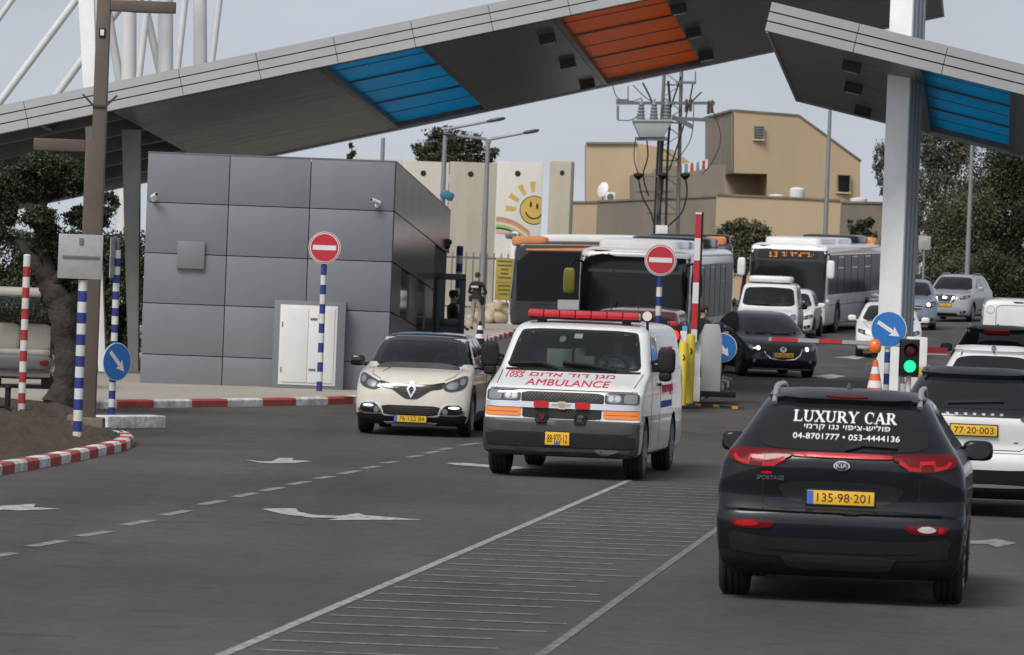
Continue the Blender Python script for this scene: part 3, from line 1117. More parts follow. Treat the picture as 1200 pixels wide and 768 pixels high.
# rumble strip across the exit lane
RSO = M('strip_orange', (.55, .24, .03), .6, var=.3, vscale=6); RSB = M('strip_black', (.02, .02, .02), .7)
a, b = (Vector((*q, 0)) for q in gp((814, 475.5), (872, 480)))
m = MB()
for i in range(8):
    p = a.lerp(b, i / 8); q = a.lerp(b, (i + .96) / 8)
    n_ = Vector((0, 1, 0))
    vs = []
    for r in (p, q):
        z = gz(r.x, r.y)
        for o, h in ((-.16, .003), (-.08, .045), (.08, .045), (.16, .003)): vs.append((r.x, r.y + o, z + h))
    m.add(vs, [(0, 1, 5, 4), (1, 2, 6, 5), (2, 3, 7, 6), (0, 1, 2, 3), (4, 5, 6, 7)], 0 if i % 3 == 0 else 1)
tag(m.build('speed_bump', [RSO, RSB], None, 30), 'low black and orange speed bump across the lane by the striped island', 'speed bump')
# ------------------------------------------------------------------ the vehicles in front
def cx_at(px, py, Y): return W(px, py, Y).x
# ---- dark SUV in the foreground, seen from behind
DKPAINT = paint('midnight_paint', (.006, .008, .012), .25)
KROWS = [(.20, .24, 4.25, .80, .20, .25, 3.4), (.30, .08, 4.40, .885, .20, .3, 4.4), (.45, .025, 4.46, .915, .21, .4, 4.4), (.62, 0, 4.48, .926, .22, .45, 4.2),
         (.69, .02, 4.48, .930, .23, .45, 4.2), (.715, .065, 4.47, .930, .24, .45, 4.2), (.80, .085, 4.46, .930, .25, .5, 4.0), (.95, .065, 4.40, .922, .27, .55, 3.8), (1.06, .055, 4.1, .905, .30, .6, 3.5),
         (1.13, .075, 3.75, .875, .33, .6, 3.3), (1.20, .135, 3.38, .83, .38, .6, 3.0), (1.35, .29, 3.05, .735, .38, .6, 2.9), (1.50, .49, 2.7, .648, .38, .6, 2.8),
         (1.565, .62, 2.45, .600, .40, .6, 2.8), (1.61, .85, 2.25, .50, .45, .6, 2.6), (1.635, 1.3, 1.95, .26, .3, .3, 2.4)]



def kia():
    Y0 = 35.95
    X0 = cx_at(984, 600, Y0) 
    v = Veh('dark_suv', 'near-black SUV seen from behind, white lettering across its rear window', 'car', [(r[0], r[1], r[2], r[3] * 1.03, r[4], r[5], r[6]) for r in KROWS],
            [DKPAINT, BLK, BLK, DKPAINT], (X0 + .0, Y0), 6.4, wheels=[(.87, .835, .355, .23), (3.54, .835, .355, .23)], zlow=.40, near=26, sub=9)
    win = smooth_poly([(-.56, 1.525), (-.655, 1.30), (-.64, 1.205), (-.45, 1.175), (.45, 1.175), (.64, 1.205), (.655, 1.30), (.56, 1.525)], 2, .2)
    v.put('rear_window', win, DGL, 'F', .004, .01, .08)
    # spoiler over the window
    sp = v.put('spoiler', smooth_poly([(-.60, 1.525), (-.56, 1.60), (.56, 1.60), (.60, 1.525)], 1, .2), GLOSSBLK, 'F', .05, .05, .1)
    v.put('brake_light', rr(-.16, .16, 1.535, 1.555), REDD, 'F', .056, .01)
    # wiper
    v.put('wiper', strip([(.02, 1.185), (.16, 1.225), (.42, 1.215)], .03), BLK, 'F', .022, .02)
    # tail lamps and the bar between them
    for sx in (-1, 1):
        f = (lambda p: p) if sx > 0 else mir
        lamp = v.put('tail_light', smooth_poly(f([(.385, 1.158), (.385, 1.124), (.48, 1.080), (.57, 1.038), (.74, 1.045), (.85, 1.075), (.875, 1.13), (.82, 1.168), (.60, 1.163)]), 2, .18), REDD, 'F', .022, .02, .05)
        v.put('lamp_red_lens', f(strip([(.44, 1.105), (.52, 1.06), (.60, 1.055), (.60, 1.10), (.70, 1.105), (.71, 1.06), (.79, 1.075), (.82, 1.11)], .026)), REDL, 'F', .028, .004, .05, lamp)  # brighter red lens strip, unlit
        lo = v.put('rear_reflector', smooth_poly(f([(.50, .635), (.50, .60), (.56, .565), (.80, .57), (.83, .60), (.83, .635)]), 2, .2), REDD, 'F', .012, .02, .05)
        if sx > 0: v.put('reverse_lamp', rr(.60, .74, .582, .628), M('clear_lamp', (.55, .5, .48), .15, coat=1), 'F', .016, .01, .05, lo)
        v.put('lamp_red_lens', f(rr(.62 if sx < 0 else .75, .80, .582, .622)), REDL, 'F', .016, .01, .05, lo)
    v.put('light_bar', rr(-.40, .40, 1.122, 1.156, .2), REDL, 'F', .014, .012, .05)
    # tailgate seams, plate recess
    v.put('tailgate_seam', strip([(-.60, 1.0), (-.60, .76), (-.55, .735), (.55, .735), (.60, .76), (.60, 1.0)], .010), M('seam', (.002, .002, .002), .7), 'F', .002, .004)
    v.put('plate_recess', smooth_poly([(-.52, .94), (-.40, .765), (.40, .765), (.52, .94)], 2, .2), M('recess_paint', (.007, .009, .013), .4, coat=.4), 'F', .002, .006)
    v.put('bumper_lip', rr(-.78, .78, .69, .712), DKPAINT, 'F', .02, .02, .06)
    v.put('lower_bumper', smooth_poly([(-.86, .545), (-.60, .50), (.60, .50), (.86, .545), (.82, .36), (-.82, .36)], 1, .15), BLK, 'F', .006, .012, .08)
    v.put('bumper_insert', rr(-.60, .60, .40, .44), M('bumper_slot', (.004, .004, .004), .8), 'F', .010, .01, .08)
    v.put('skid_plate', smooth_poly([(-.45, .375), (.45, .375), (.38, .27), (-.38, .27)], 1, .15), M('skid', (.022, .022, .023), .5), 'F', .014, .012, .08)
    v.plate(.0, .82, '135·98·201')
    # oval badge and lettering
    o = [(.062 * cos(t), 1.065 + .034 * sin(t)) for t in np.linspace(0, 2 * pi, 28, endpoint=False)]
    bd = v.put('badge', o, CHROME, 'F', .016, .01, .05)
    v.put('badge_field', [(a * .86, 1.065 + (b - 1.065) * .82) for a, b in o], GLOSSBLK, 'F', .019, .004, .05, bd)
    v.text('badge_text', 'KIA', CHROME, 0, 1.065, .05, bold=.002, off=.022, parent=bd, width=.085)
    v.text('model_text', 'SPORTAGE', CHROME, -.545, .955, .045, bold=.001, off=.010, width=.21)
    v.put('model_badge', rr(-.62, -.53, .985, 1.003), REDL, 'F', .010, .006)
    # lettering on the rear window
    WINK = M('window_lettering', (.8, .8, .8), .5)
    serif_text(v, 'LUXURY CAR', 0.0, 1.425, .80, .083, WINK)
    v.text('window_text', 'ימרק וננ יופיצ-שילופ', WINK, .02, 1.345, .08, bold=.002, off=.014, width=.66, height=.052)
    v.text('window_text', '04-8701777 • 053-4444136', WINK, .02, 1.275, .08, bold=.002, off=.014, width=.82, height=.042)
    # roof rails, fin, mirrors, side glass
    for sx in (-1, 1):
        pts = []
        for y in np.linspace(.62, 2.5, 16):
            h, n = v.surf('T', sx * .565, y)
            e = min(1, min(y - .62, 2.5 - y) / .18)
            pts.append((sx * .565, y, h.z + .01 + .05 * e))
        MB().tube(pts, [.022] * 16, 10).build('roof_rail', SILV, v.root, 50)
    h, n = v.surf('T', 0, .95)
    MB().prism([(-.03, .80, h.z - .02), (.03, .80, h.z - .02), (.008, .84, h.z + .075), (-.008, .84, h.z + .075)], (0, .02, 0)).prism([(-.03, .82, h.z - .02), (0, .84, h.z + .075), (0, .99, h.z)], (.03, 0, 0)).build('antenna_fin', DKPAINT, v.root, 30)
    for ax in ('R', 'L'):
        v.put('side_window', smooth_poly([(.62, 1.24), (1.0, 1.19), (3.0, 1.13), (2.45, 1.50), (1.5, 1.545), (.95, 1.50)], 2, .12), DGL, ax, .004, .01, .12)
        v.put('sill_trim', [(.6, .24), (4.0, .24), (4.0, .36), (.6, .36)], BLK, ax, .01, .01, .12)
    v.mirror(1.00, 3.02, 1.14, .125, .085, DKPAINT, ry=.08, glass_far=False)
    v.wheels(spokes=10)
    # underbody: silencer, exhaust, axle, tow eye
    u = MB().tube([(-.55, .55, .31), (.05, .55, .31)], .10, 14).tube([(.3, .4, .30), (.3, 2.2, .3)], .03).tube([(-.75, .9, .30), (.75, .9, .30)], .035).bb(-.7, .7, .95, 1.1, .22, .30)
    u.sup((0, 1.3, .30), (.7, .5, .06), .4, .4)
    u.build('underbody', M('underbody_metal', (.03, .028, .026), .7, var=.4), v.root, 40)
    return v
def serif_text(v, s, cx, cz, width, height, mat):
    """display capitals with thick and thin strokes and slab serifs, drawn as strokes"""
    T, t, sh = .17, .07, .07       # thick, thin, serif height (in cap heights)
    def st(a, b, wd):
        a = Vector(a); b = Vector(b); d = (b - a).normalized(); n = Vector((-d.y, d.x)) * wd / 2
        return [tuple(a + n), tuple(b + n), tuple(b - n), tuple(a - n)]
    def sf(x, y, wd=.36): return [(x - wd / 2, y), (x + wd / 2, y), (x + wd / 2, y + sh), (x - wd / 2, y + sh)]
    def arc(cx, cy, rx, ry, a0, a1, w0, w1, n=14):
        o = []; i_ = []
        for k in range(n + 1):
            a = a0 + (a1 - a0) * k / n
            e = abs(cos(a))
            wd = w0 * (1 - e) + w1 * e
            o.append((cx + rx * cos(a), cy + ry * sin(a))); i_.append((cx + (rx - wd) * cos(a), cy + (ry - w0) * sin(a)))
        return [[o[k], o[k + 1], i_[k + 1], i_[k]] for k in range(n)]
    GL = {
        'L': ([st((.2, 0), (.2, 1), T), sf(.2, .93), [(.03, 0), (.72, 0), (.72, sh), (.03, sh)], [(.65, 0), (.72, 0), (.72, .28), (.68, .28)]], .78),
        'U': ([st((.2, .3), (.2, 1), T), st((.72, .3), (.72, 1), t), sf(.2, .93), sf(.72, .93, .28)] + arc(.44, .33, .325, .34, pi, 2 * pi, t, T * .8), .92),
        'X': ([st((.14, 1), (.72, 0), T), st((.74, 1), (.12, 0), t), sf(.16, .93), sf(.72, .93, .28), sf(.14, 0, .28), sf(.70, 0)], .86),
        'R': ([st((.2, 0), (.2, 1), T), sf(.2, .93, .34), sf(.2, 0)] + arc(.42, .74, .27, .26, -pi / 2, pi / 2, t, T) + [[(.2, .93), (.44, .93), (.44, 1), (.2, 1)], [(.2, .48), (.44, .48), (.44, .55), (.2, .55)], st((.42, .5), (.76, .02), T * .95), sf(.78, 0, .22)], .90),
        'Y': ([st((.42, 0), (.42, .5), T), st((.12, 1), (.42, .46), T), st((.74, 1), (.43, .46), t), sf(.14, .93, .32), sf(.73, .93, .26), sf(.42, 0, .36)], .86),
        'C': (arc(.46, .5, .40, .52, pi * .27, pi * 1.73, t, T, 22) + [[(.70, .62), (.75, .62), (.76, .96), (.71, .96)]], .86),
        'A': ([st((.10, 0), (.40, 1), t), st((.40, 1), (.72, 0), T), [(.2, .3), (.6, .3), (.6, .37), (.2, .37)], sf(.10, 0, .26), sf(.74, 0, .34)], .88),
        ' ': ([], .42)}
    x = 0; vs = []; fs = []
    for ch in s:
        g, adv = GL[ch]
        for q in g:
            b = len(vs)
            vs += [(x + a, c) for a, c in q]
            fs.append(tuple(range(b, b + len(q))))
        x += adv
    k = width / x
    vs = [((a * k - width / 2) + cx, cz + (c - .5) * height) for a, c in vs]
    # each stroke a hair further out so that crossing strokes never share a plane
    first = None
    for j in range(3):
        o = v.put('window_text', None, mat, 'F', .012 + j * .0006, .002, .04, vf=(vs, fs[j::3]))
        if first is None: first = o; bm = bmesh.new()
        bm.from_mesh(o.data)
        if o is not first: bpy.data.objects.remove(o)
    bm.to_mesh(first.data); bm.free()
kia()
# ---- small cream crossover facing the camera
CREAM = paint('cream_paint', (.62, .585, .50), .08)
CROWS = [(.17, .14, 4.0, .78, .25, .2, 3.0), (.26, .04, 4.10, .85, .30, .3, 3.0), (.40, .0, 4.12, .875, .34, .3, 3.0), (.58, .015, 4.12, .886, .38, .35, 2.9), (.76, .06, 4.10, .886, .44, .4, 2.8),
         (.88, .15, 4.09, .88, .50, .4, 2.7), (.95, .28, 4.08, .872, .54, .4, 2.6), (1.0, .52, 4.06, .862, .56, .4, 2.6), (1.035, .80, 4.05, .85, .55, .45, 2.6), (1.06, .92, 4.04, .835, .55, .45, 2.6),
         (1.25, 1.20, 3.95, .765, .52, .45, 2.6), (1.42, 1.49, 3.8, .69, .50, .45, 2.6), (1.49, 1.68, 3.7, .645, .50, .45, 2.6), (1.53, 1.92, 3.5, .58, .5, .4, 2.5), (1.56, 2.35, 3.1, .35, .3, .3, 2.3)]
def captur():
    Yw = 73.0
    Y0 = Yw - .85
    X0 = cx_at(481, 480, Y0)
    ws = smooth_poly([(-.70, 1.075), (-.40, 1.058), (.40, 1.058), (.70, 1.075), (.60, 1.36), (.545, 1.475), (.3, 1.49), (-.3, 1.49), (-.545, 1.475), (-.60, 1.36)], 2, .14)
    sw = smooth_poly([(1.22, 1.10), (2.45, 1.09), (2.42, 1.475), (1.75, 1.45)], 2, .1)
    sw2 = smooth_poly([(2.53, 1.09), (3.45, 1.12), (3.3, 1.36), (2.9, 1.465), (2.50, 1.475)], 2, .1)
    op = [('F', shrink(ws, .03), 1.9), ('R', shrink(sw, .03), .4), ('L', shrink(sw, .03), -.4), ('R', shrink(sw2, .03), .4), ('L', shrink(sw2, .03), -.4)]
    v = Veh('cream_crossover', 'cream crossover with black grille band driving out beside the ambulance', 'car', CROWS,
            [CREAM, BLK, BLK, paint('black_roof_paint', (.012, .014, .02), .2)], (X0, Y0), 5.0, wheels=[(.85, .775, .33, .21), (3.45, .775, .33, .21)], zlow=.23, near=26, sub=9, open_=op, zroof=lambda x, y: 1.115 if y < 1.75 else 1.487)
    window_ring(v, ws, 'F', TGL, .05)
    for ax in ('R', 'L'):
        window_ring(v, sw, ax, TGL, .03, name='side_window')
        window_ring(v, sw2, ax, TGL, .03, name='side_window')
        v.put('door_seam', strip([(1.2, 1.08), (1.15, .6), (1.3, .3)], .01), BLK, ax, .002, .004)
        v.put('door_seam', strip([(2.49, 1.08), (2.49, .3)], .01), BLK, ax, .002, .004)
        v.put('sill_trim', rr(1.22, 3.05, .20, .36), BLK, ax, .012, .012)
        v.put('arch_trim', strip([(.85 + .44 * cos(a), .33 + .44 * sin(a)) for a in np.linspace(-.2, pi + .2, 24)], .07), BLK, ax, .012, .01)
        v.put('arch_trim', strip([(3.45 + .44 * cos(a), .33 + .44 * sin(a)) for a in np.linspace(-.2, pi + .2, 24)], .07), BLK, ax, .012, .01)
        v.put('door_handle', rr(2.15, 2.38, .93, .965), CREAM, ax, .03, .03)
    v.put('roof_panel', smooth_poly([(-.58, 1.75), (.58, 1.75), (.56, 3.4), (-.56, 3.4)], 2, .15), GLOSSBLK, 'T', .004, .01, .1)
    # grille band and diamond
    band = smooth_poly([(-.52, .845), (-.30, .80), (-.1, .80), (0, .815), (.1, .80), (.30, .80), (.52, .845), (.47, .74), (.30, .715), (.16, .62), (.08, .575), (-.08, .575), (-.16, .62), (-.30, .715), (-.47, .74)], 2, .15)
    gr = v.put('grille', band, GLOSSBLK, 'F', .010, .02, .05)
    for z in (.75, .71, .67): v.put('grille_bar', rr(-.30 + (.75 - z) * 1.6, .30 - (.75 - z) * 1.6, z, z + .014), M('grille_bar', (.05, .05, .05), .4), 'F', .016, .006, .05, gr)
    dm = [(0, .848), (.075, .715), (0, .582), (-.075, .715)]
    d2 = [(0, .80), (.043, .715), (0, .63), (-.043, .715)]
    v.put('badge', None, CHROME, 'F', .034, .03, .05, gr, vf=ring_vf(dm, d2))
    for sx in (-1, 1):
        f = (lambda p: p) if sx > 0 else mir
        hl = v.put('headlight', smooth_poly(f([(.455, .80), (.50, .725), (.60, .695), (.76, .735), (.825, .80), (.83, .93), (.775, .945), (.62, .875)]), 2, .18), LENSD, 'F', .012, .02, .04)
        v.put('lamp_reflector', smooth_poly(f([(.52, .80), (.54, .74), (.62, .725), (.70, .76), (.70, .84), (.62, .85)]), 2, .2), LENS, 'F', .015, .006, .04, hl)
        v.put('lamp_unit', f([(.60 + .045 * cos(t), .785 + .045 * sin(t)) for t in np.linspace(0, 6.283, 18, endpoint=False)]), CHROME, 'F', .019, .006, .04, hl)
        v.put('lamp_strip', f(rr(.72, .80, .80, .90)), LENS, 'F', .016, .006, .04, hl)
        fo = smooth_poly(f([(.43, .335), (.48, .47), (.55, .515), (.74, .515), (.80, .47), (.82, .36), (.70, .325)]), 2, .15)
        fg = v.put('fog_surround', None, CHROME, 'F', .016, .02, .05, vf=ring_vf(fo, shrink(fo, .022)))
        v.put('fog_recess', shrink(fo, .02), GLOSSBLK, 'F', .006, .01, .05, fg)
        v.put('daytime_light', f(rr(.58, .74, .44, .475)), LAMPON, 'F', .014, .01, .05, fg)
        v.put('fog_lamp', f([(.53 + .042 * cos(t), .395 + .042 * sin(t)) for t in np.linspace(0, 6.283, 18, endpoint=False)]), LENS, 'F', .014, .01, .05, fg)
    ig = v.put('lower_grille', smooth_poly([(-.46, .475), (.46, .475), (.41, .325), (-.41, .325)], 1, .12), M('grille_dark', (.006, .006, .006), .6), 'F', .006, .012)
    for z in (.345, .375, .405, .435): v.put('grille_bar', rr(-.41, .41, z, z + .012), M('grille_bar', (.05, .05, .05), .4), 'F', .012, .006, .08, ig)
    v.put('lower_bumper', smooth_poly([(-.86, .345), (-.44, .33), (-.40, .305), (.40, .305), (.44, .33), (.86, .345), (.80, .19), (-.80, .19)], 1, .12), BLK, 'F', .009, .014)
    v.put('skid_plate', smooth_poly([(-.42, .225), (.42, .225), (.36, .185), (-.36, .185)], 1, .12), SILV, 'F', .016, .014)
    v.plate(0, .275, '76·152·84', .50, .115)
    v.put('bonnet_crease', strip([(-.50, .97), (-.42, 1.03)], .008), BLK, 'F', .003, .003)
    for sx in (-1, 1): v.put('bonnet_seam', strip([(sx * .50, .87), (sx * .63, .93), (sx * .70, 1.03)], .008), M('seam', (.002, .002, .002), .7), 'F', .003, .003)
    v.put('wiper', strip([(-.62, 1.085), (-.25, 1.075), (.02, 1.10)], .022), BLK, 'F', .03, .02)
    v.put('wiper', strip([(-.05, 1.078), (.3, 1.075), (.58, 1.10)], .022), BLK, 'F', .03, .02)
    v.mirror(1.0, 1.30, 1.11, .115, .085, GLOSSBLK)
    v.wheels(spokes=8)
    v.cabin(-.68, .68, 1.05, 3.2, 1.08, [(-.36, 2.0, .46), (.36, 2.0, .46), (-.36, 2.9, .48), (.36, 2.9, .48)], (.36, 1.42, 1.08))
    MB().sup((0, 1.62, 1.40), (.11, .02, .035), .5, .5).build('rear_view_mirror', GREYIN, v.root, 60)
    seated_person(v.root, (.36, 1.95, .64), (.22, .22, .26))
    return v
captur()
# ---- the ambulance van
AMBW = paint('ambulance_white', (.76, .77, .77), .06)
AROWS = [(.27, .14, 5.5, .88, .12, .12, 5), (.33, .02, 5.6, .965, .17, .15, 5), (.52, 0, 5.66, .985, .18, .16, 5), (.715, .015, 5.66, .985, .18, .16, 5), (.735, .12, 5.62, .985, .16, .16, 5),
         (.80, .125, 5.6, .988, .2, .16, 4.5), (1.06, .16, 5.6, .99, .24, .16, 4), (1.12, .22, 5.6, .985, .30, .16, 3.6), (1.18, .42, 5.6, .98, .34, .16, 3.4), (1.25, .72, 5.6, .978, .36, .16, 3.2), (1.315, .99, 5.6, .972, .36, .16, 3.2),
         (1.345, 1.08, 5.6, .968, .38, .16, 3.2), (1.60, 1.39, 5.6, .915, .38, .16, 3.2), (1.83, 1.69, 5.6, .865, .38, .18, 3.2), (1.895, 1.84, 5.58, .825, .40, .2, 3.2), (1.94, 2.10, 5.5, .74, .42, .25, 3.0), (1.975, 2.6, 5.2, .45, .3, .3, 2.6)]
def ambulance():
    Yw = 59.5
    Y0 = Yw - .93
    X0 = cx_at(656, 510, Y0)
    ws = smooth_poly([(-.86, 1.36), (-.5, 1.335), (.5, 1.335), (.86, 1.36), (.79, 1.70), (.745, 1.835), (.5, 1.855), (-.5, 1.855), (-.745, 1.835), (-.79, 1.70)], 2, .12)
    sw = smooth_poly([(1.62, 1.36), (2.45, 1.34), (2.45, 1.80), (2.05, 1.82)], 2, .12)
    v = Veh('ambulance', 'white ambulance van with red roof light bar and dark bumper driving towards the viewer', 'ambulance', AROWS,
            [AMBW, M('bumper_grey', (.045, .045, .047), .45, var=.35, vscale=4), BLK, AMBW], (X0, Y0), 7.6, wheels=[(.93, .855, .372, .245), (4.36, .855, .372, .245)], near=26, sub=9, zlow=lambda c: c.z < .735 and c.y < .34,
            open_=[('F', shrink(ws, .03), 2.0), ('R', shrink(sw, .03), .4), ('L', shrink(sw, .03), -.4)])
    window_ring(v, ws, 'F', TGL, .035)
    FILM = M('window_film', (.42, .42, .43), .25, coat=.6)
    for ax in ('R', 'L'):
        window_ring(v, sw, ax, TGL, .025, name='side_window')
        v.put('film_window', smooth_poly([(2.62, 1.36), (5.2, 1.36), (5.15, 1.80), (2.62, 1.82)], 2, .1), FILM, ax, .004, .01, .2)
        v.put('door_seam', strip([(2.52, 1.84), (2.52, .40)], .012), BLK, ax, .002, .004)
        v.put('door_seam', strip([(1.50, 1.33), (1.45, .9), (1.55, .4)], .012), BLK, ax, .002, .004)
        v.put('door_seam', strip([(4.0, 1.84), (4.0, .9)], .012), BLK, ax, .002, .004)
        v.put('door_handle', rr(2.28, 2.46, 1.16, 1.20), BLK, ax, .03, .03)
    RS = M('red_print', (.50, .02, .06), .5)
    BS = M('blue_print', (.06, .08, .45), .5)
    v.text('side_text', 'AMBULANCE', RS, 3.8, 1.58, .2, 'R', 1, .003, .010, width=1.6, height=.16)
    v.text('side_text', 'םודא דוד ןגמ', RS, 3.4, 1.10, .2, 'R', 1, .003, .010, width=1.3, height=.14)
    v.text('side_text', 'MAGEN DAVID ADOM', BS, 3.3, .92, .2, 'R', 1, .002, .010, width=1.3, height=.09)
    star = []
    for k in range(2):
        a = [(3.1 + .16 * cos(t + k * pi), 1.36 + .16 * sin(t + k * pi)) for t in (pi / 2, pi / 2 + 2.094, pi / 2 + 4.189)]
        b = [(3.1 + .105 * cos(t + k * pi), 1.36 + .105 * sin(t + k * pi)) for t in (pi / 2, pi / 2 + 2.094, pi / 2 + 4.189)]
        v.put('emblem', None, RS, 'R', .009 + k * .001, .003, .2, vf=ring_vf(a, b))
    # front end
    GM = M('grille_dark', (.006, .006, .006), .6)
    g = v.put('grille', rr(-.52, .52, .93, 1.075, .1), GM, 'F', .004, .02)
    lat = MB()
    def mesh_lattice(x0, x1, z0, z1, par):
        vs = []; fs = []
        st = .045
        x = x0 - (z1 - z0)
        while x < x1:
            for sgn in (1, -1):
                a = (x, z0) if sgn > 0 else (x, z1); b = (x + (z1 - z0), z1) if sgn > 0 else (x + (z1 - z0), z0)
                if a[0] < x0:
                    t = (x0 - a[0]) / (b[0] - a[0]); a = (x0, a[1] + (b[1] - a[1]) * t)
                if b[0] > x1:
                    t = (x1 - a[0]) / (b[0] - a[0]); b = (x1, a[1] + (b[1] - a[1]) * t)
                if b[0] > a[0] + .004:
                    n = .004; q = [(a[0], a[1] - n), (b[0], b[1] - n), (b[0], b[1] + n), (a[0], a[1] + n)]
                    i = len(vs); vs += q; fs.append((i, i + 1, i + 2, i + 3))
            x += st
        v.put('grille_mesh', None, M('grille_bar', (.05, .05, .05), .4), 'F', .012, .004, .3, par, vf=(vs, fs))
    mesh_lattice(-.51, .51, .945, 1.06, g)
    g2 = v.put('grille', rr(-.50, .50, .745, .885, .1), GM, 'F', .004, .02)
    mesh_lattice(-.49, .49, .752, .872, g2)
    cb = v.put('chrome_bar', rr(-.96, .96, .872, .945, .08), CHROME, 'F', .022, .03, .06)
    bt = [(-.125, .935), (-.045, .935), (-.045, .955), (.045, .955), (.045, .935), (.125, .935), (.105, .885), (.045, .885), (.045, .863), (-.045, .863), (-.045, .885), (-.145, .885)]
    v.put('badge', bt, CHROME, 'F', .045, .03, .05, cb)
    v.put('badge_field', shrink(bt, .010), M('badge_gold', (.45, .36, .2), .3, metal=.7), 'F', .048, .004, .05, cb)
    for sx in (-1, 1):
        f = (lambda p: p) if sx > 0 else mir
        hl = v.put('headlight', f(rr(.53, .955, .945, 1.085, .12)), LENSD, 'F', .012, .02, .04)
        v.put('lamp_reflector', f(rr(.56, .74, .965, 1.065, .2)), LENS, 'F', .015, .006, .04, hl)
        for cxx in (.61, .69): v.put('lamp_unit', f([(cxx + .036 * cos(t), 1.015 + .036 * sin(t)) for t in np.linspace(0, 6.283, 16, endpoint=False)]), CHROME, 'F', .019, .006, .04, hl)
        v.put('lamp_lens', f(rr(.77, .93, .96, 1.07, .15)), LENS, 'F', .016, .006, .04, hl)
        ta = v.put('turn_signal', f(rr(.52, .965, .765, .868, .1)), AMBER, 'F', .012, .02, .04)
        v.put('lamp_rib', f(rr(.55, .94, .812, .818, .1)), M('amber_dark', (.5, .12, .01), .3), 'F', .017, .004, .05, ta)
        v.put('flasher', f(rr(.165, .355, .868, .955, .15)), REDL, 'F', .06, .04, .06)
        fl = v.put('siren_lamp', f(rr(.17, .32, .69, .815, .15)), BLK, 'F', .05, .06, .06)
        v.put('lamp_lens', f([(.245 + .048 * cos(t), .75 + .048 * sin(t)) for t in np.linspace(0, 6.283, 18, endpoint=False)]), REDD if sx < 0 else LENSD, 'F', .056, .01, .06, fl)
    bm_ = M('bumper_grey', (.045, .045, .047), .45, var=.35, vscale=4)
    bp = v.put('bumper', smooth_poly([(-.90, .715), (.90, .715), (.90, .575), (-.90, .575)], 1, .05), bm_, 'F', .012, .02, .08)
    v.put('bumper_strip', smooth_poly([(-.93, .56), (.93, .56), (.92, .40), (-.92, .40)], 1, .08), BLK, 'F', .020, .02, .08, bp)
    v.put('lower_bumper', [(-.90, .385), (.90, .385), (.84, .30), (-.84, .30)], bm_, 'F', .012, .02, .08)
    v.put('bumper_scuff', smooth_poly([(.42, .385), (.78, .38), (.66, .33), (.50, .32)], 2, .2), M('scuff', (.13, .125, .12), .7, var=.4, vscale=30), 'F', .0235, .004, .08, bp)
    pl = v.plate(-.03, .50, '88·920·12', .31, .165, blue=False)
    MB().box((-.03, v.surf('F', -.03, .445)[0].y - .026, .435), (.07, .006, .03)).build('plate_band', PBLUE, pl)
    # bonnet lettering
    v.text('bonnet_text', 'AMBULANCE', RS, .02, 1.185, .2, 'F', 1, .004, .006, width=1.05, height=.072)
    v.text('bonnet_text', 'םודא דוד ןגמ', RS, .03, 1.268, .2, 'F', 1, .003, .006, width=1.08, height=.055)
    v.text('bonnet_text', '1055', RS, -.70, 1.262, .2, 'F', 1, .002, .006, width=.22, height=.058)
    v.text('bonnet_text', 'תוננוכ', RS, -.70, 1.305, .2, 'F', 1, .001, .006, width=.22, height=.025)
    sm = M('seam', (.002, .002, .002), .7)
    v.put('bonnet_seam', strip([(-.93, 1.10), (.93, 1.10)], .010), sm, 'F', .003, .004)
    for sx in (-1, 1): v.put('bonnet_seam', strip([(sx * .86, 1.11), (sx * .88, 1.22), (sx * .90, 1.32)], .008), sm, 'F', .003, .004)
    v.put('cowl', smooth_poly([(-.86, 1.345), (.86, 1.345), (.86, 1.318), (-.86, 1.318)], 1, .1), BLK, 'F', .006, .01)
    v.put('wiper', strip([(-.84, 1.385), (-.40, 1.40), (-.20, 1.335)], .026), BLK, 'F', .035, .02)
    v.put('wiper', strip([(-.14, 1.42), (.22, 1.39), (.55, 1.335)], .026), BLK, 'F', .035, .02)
    v.put('paper_sheet', rr(-.06, .05, 1.75, 1.83, .05), WHT, 'F', -.02, .004)
    v.put('sticker', [(-.20 + .045 * cos(t), 1.74 + .045 * sin(t)) for t in np.linspace(0, 6.283, 18, endpoint=False)], M('sticker_grey', (.3, .33, .34), .5), 'F', -.02, .004)
    # light bar
    lb = MB().bb(-.72, .72, 2.02, 2.30, 1.972, 2.0).bb(-.6, -.5, 2.05, 2.27, 1.88, 1.98).bb(.5, .6, 2.05, 2.27, 1.88, 1.98).build('light_bar', BLK, v.root, 30, .006)
    RB = M('light_bar_red', (.42, .012, .018), .22, coat=.8, emit=(.8, .02, .02), estr=.06)
    for i in range(7):
        x = -.72 + 1.44 * (i + .5) / 7
        MB().bb(x - .100, x + .100, 2.0, 2.32, 2.002, 2.092).build('light_module', RB, lb, 30, .018)
        MB().bb(x - .10, x - .094 + .19, 2.05, 2.27, 2.093, 2.100).build('module_lid', M('red_lid', (.30, .012, .016), .4), lb, 30, .003)
    sl_ = MB().lathe([(.06, .0), (.072, .015), (.072, .08), (.05, .10)], 24, (.83, 2.02, 2.06), 'Y').tube([(.83, 2.06, 2.0), (.83, 2.1, 1.86)], .018).build('spot_lamp', BLK, v.root, 40)
    MB().lathe([(.062, -.004), (.062, .012)], 24, (.83, 2.012, 2.06), 'Y').build('lamp_lens', M('warm_lens', (.7, .66, .55), .2, coat=1), sl_, 40)
    MB().tube([(.25, 3.0, 2.0), (.25, 3.05, 2.75)], .006, 6).build('antenna', BLK, v.root)
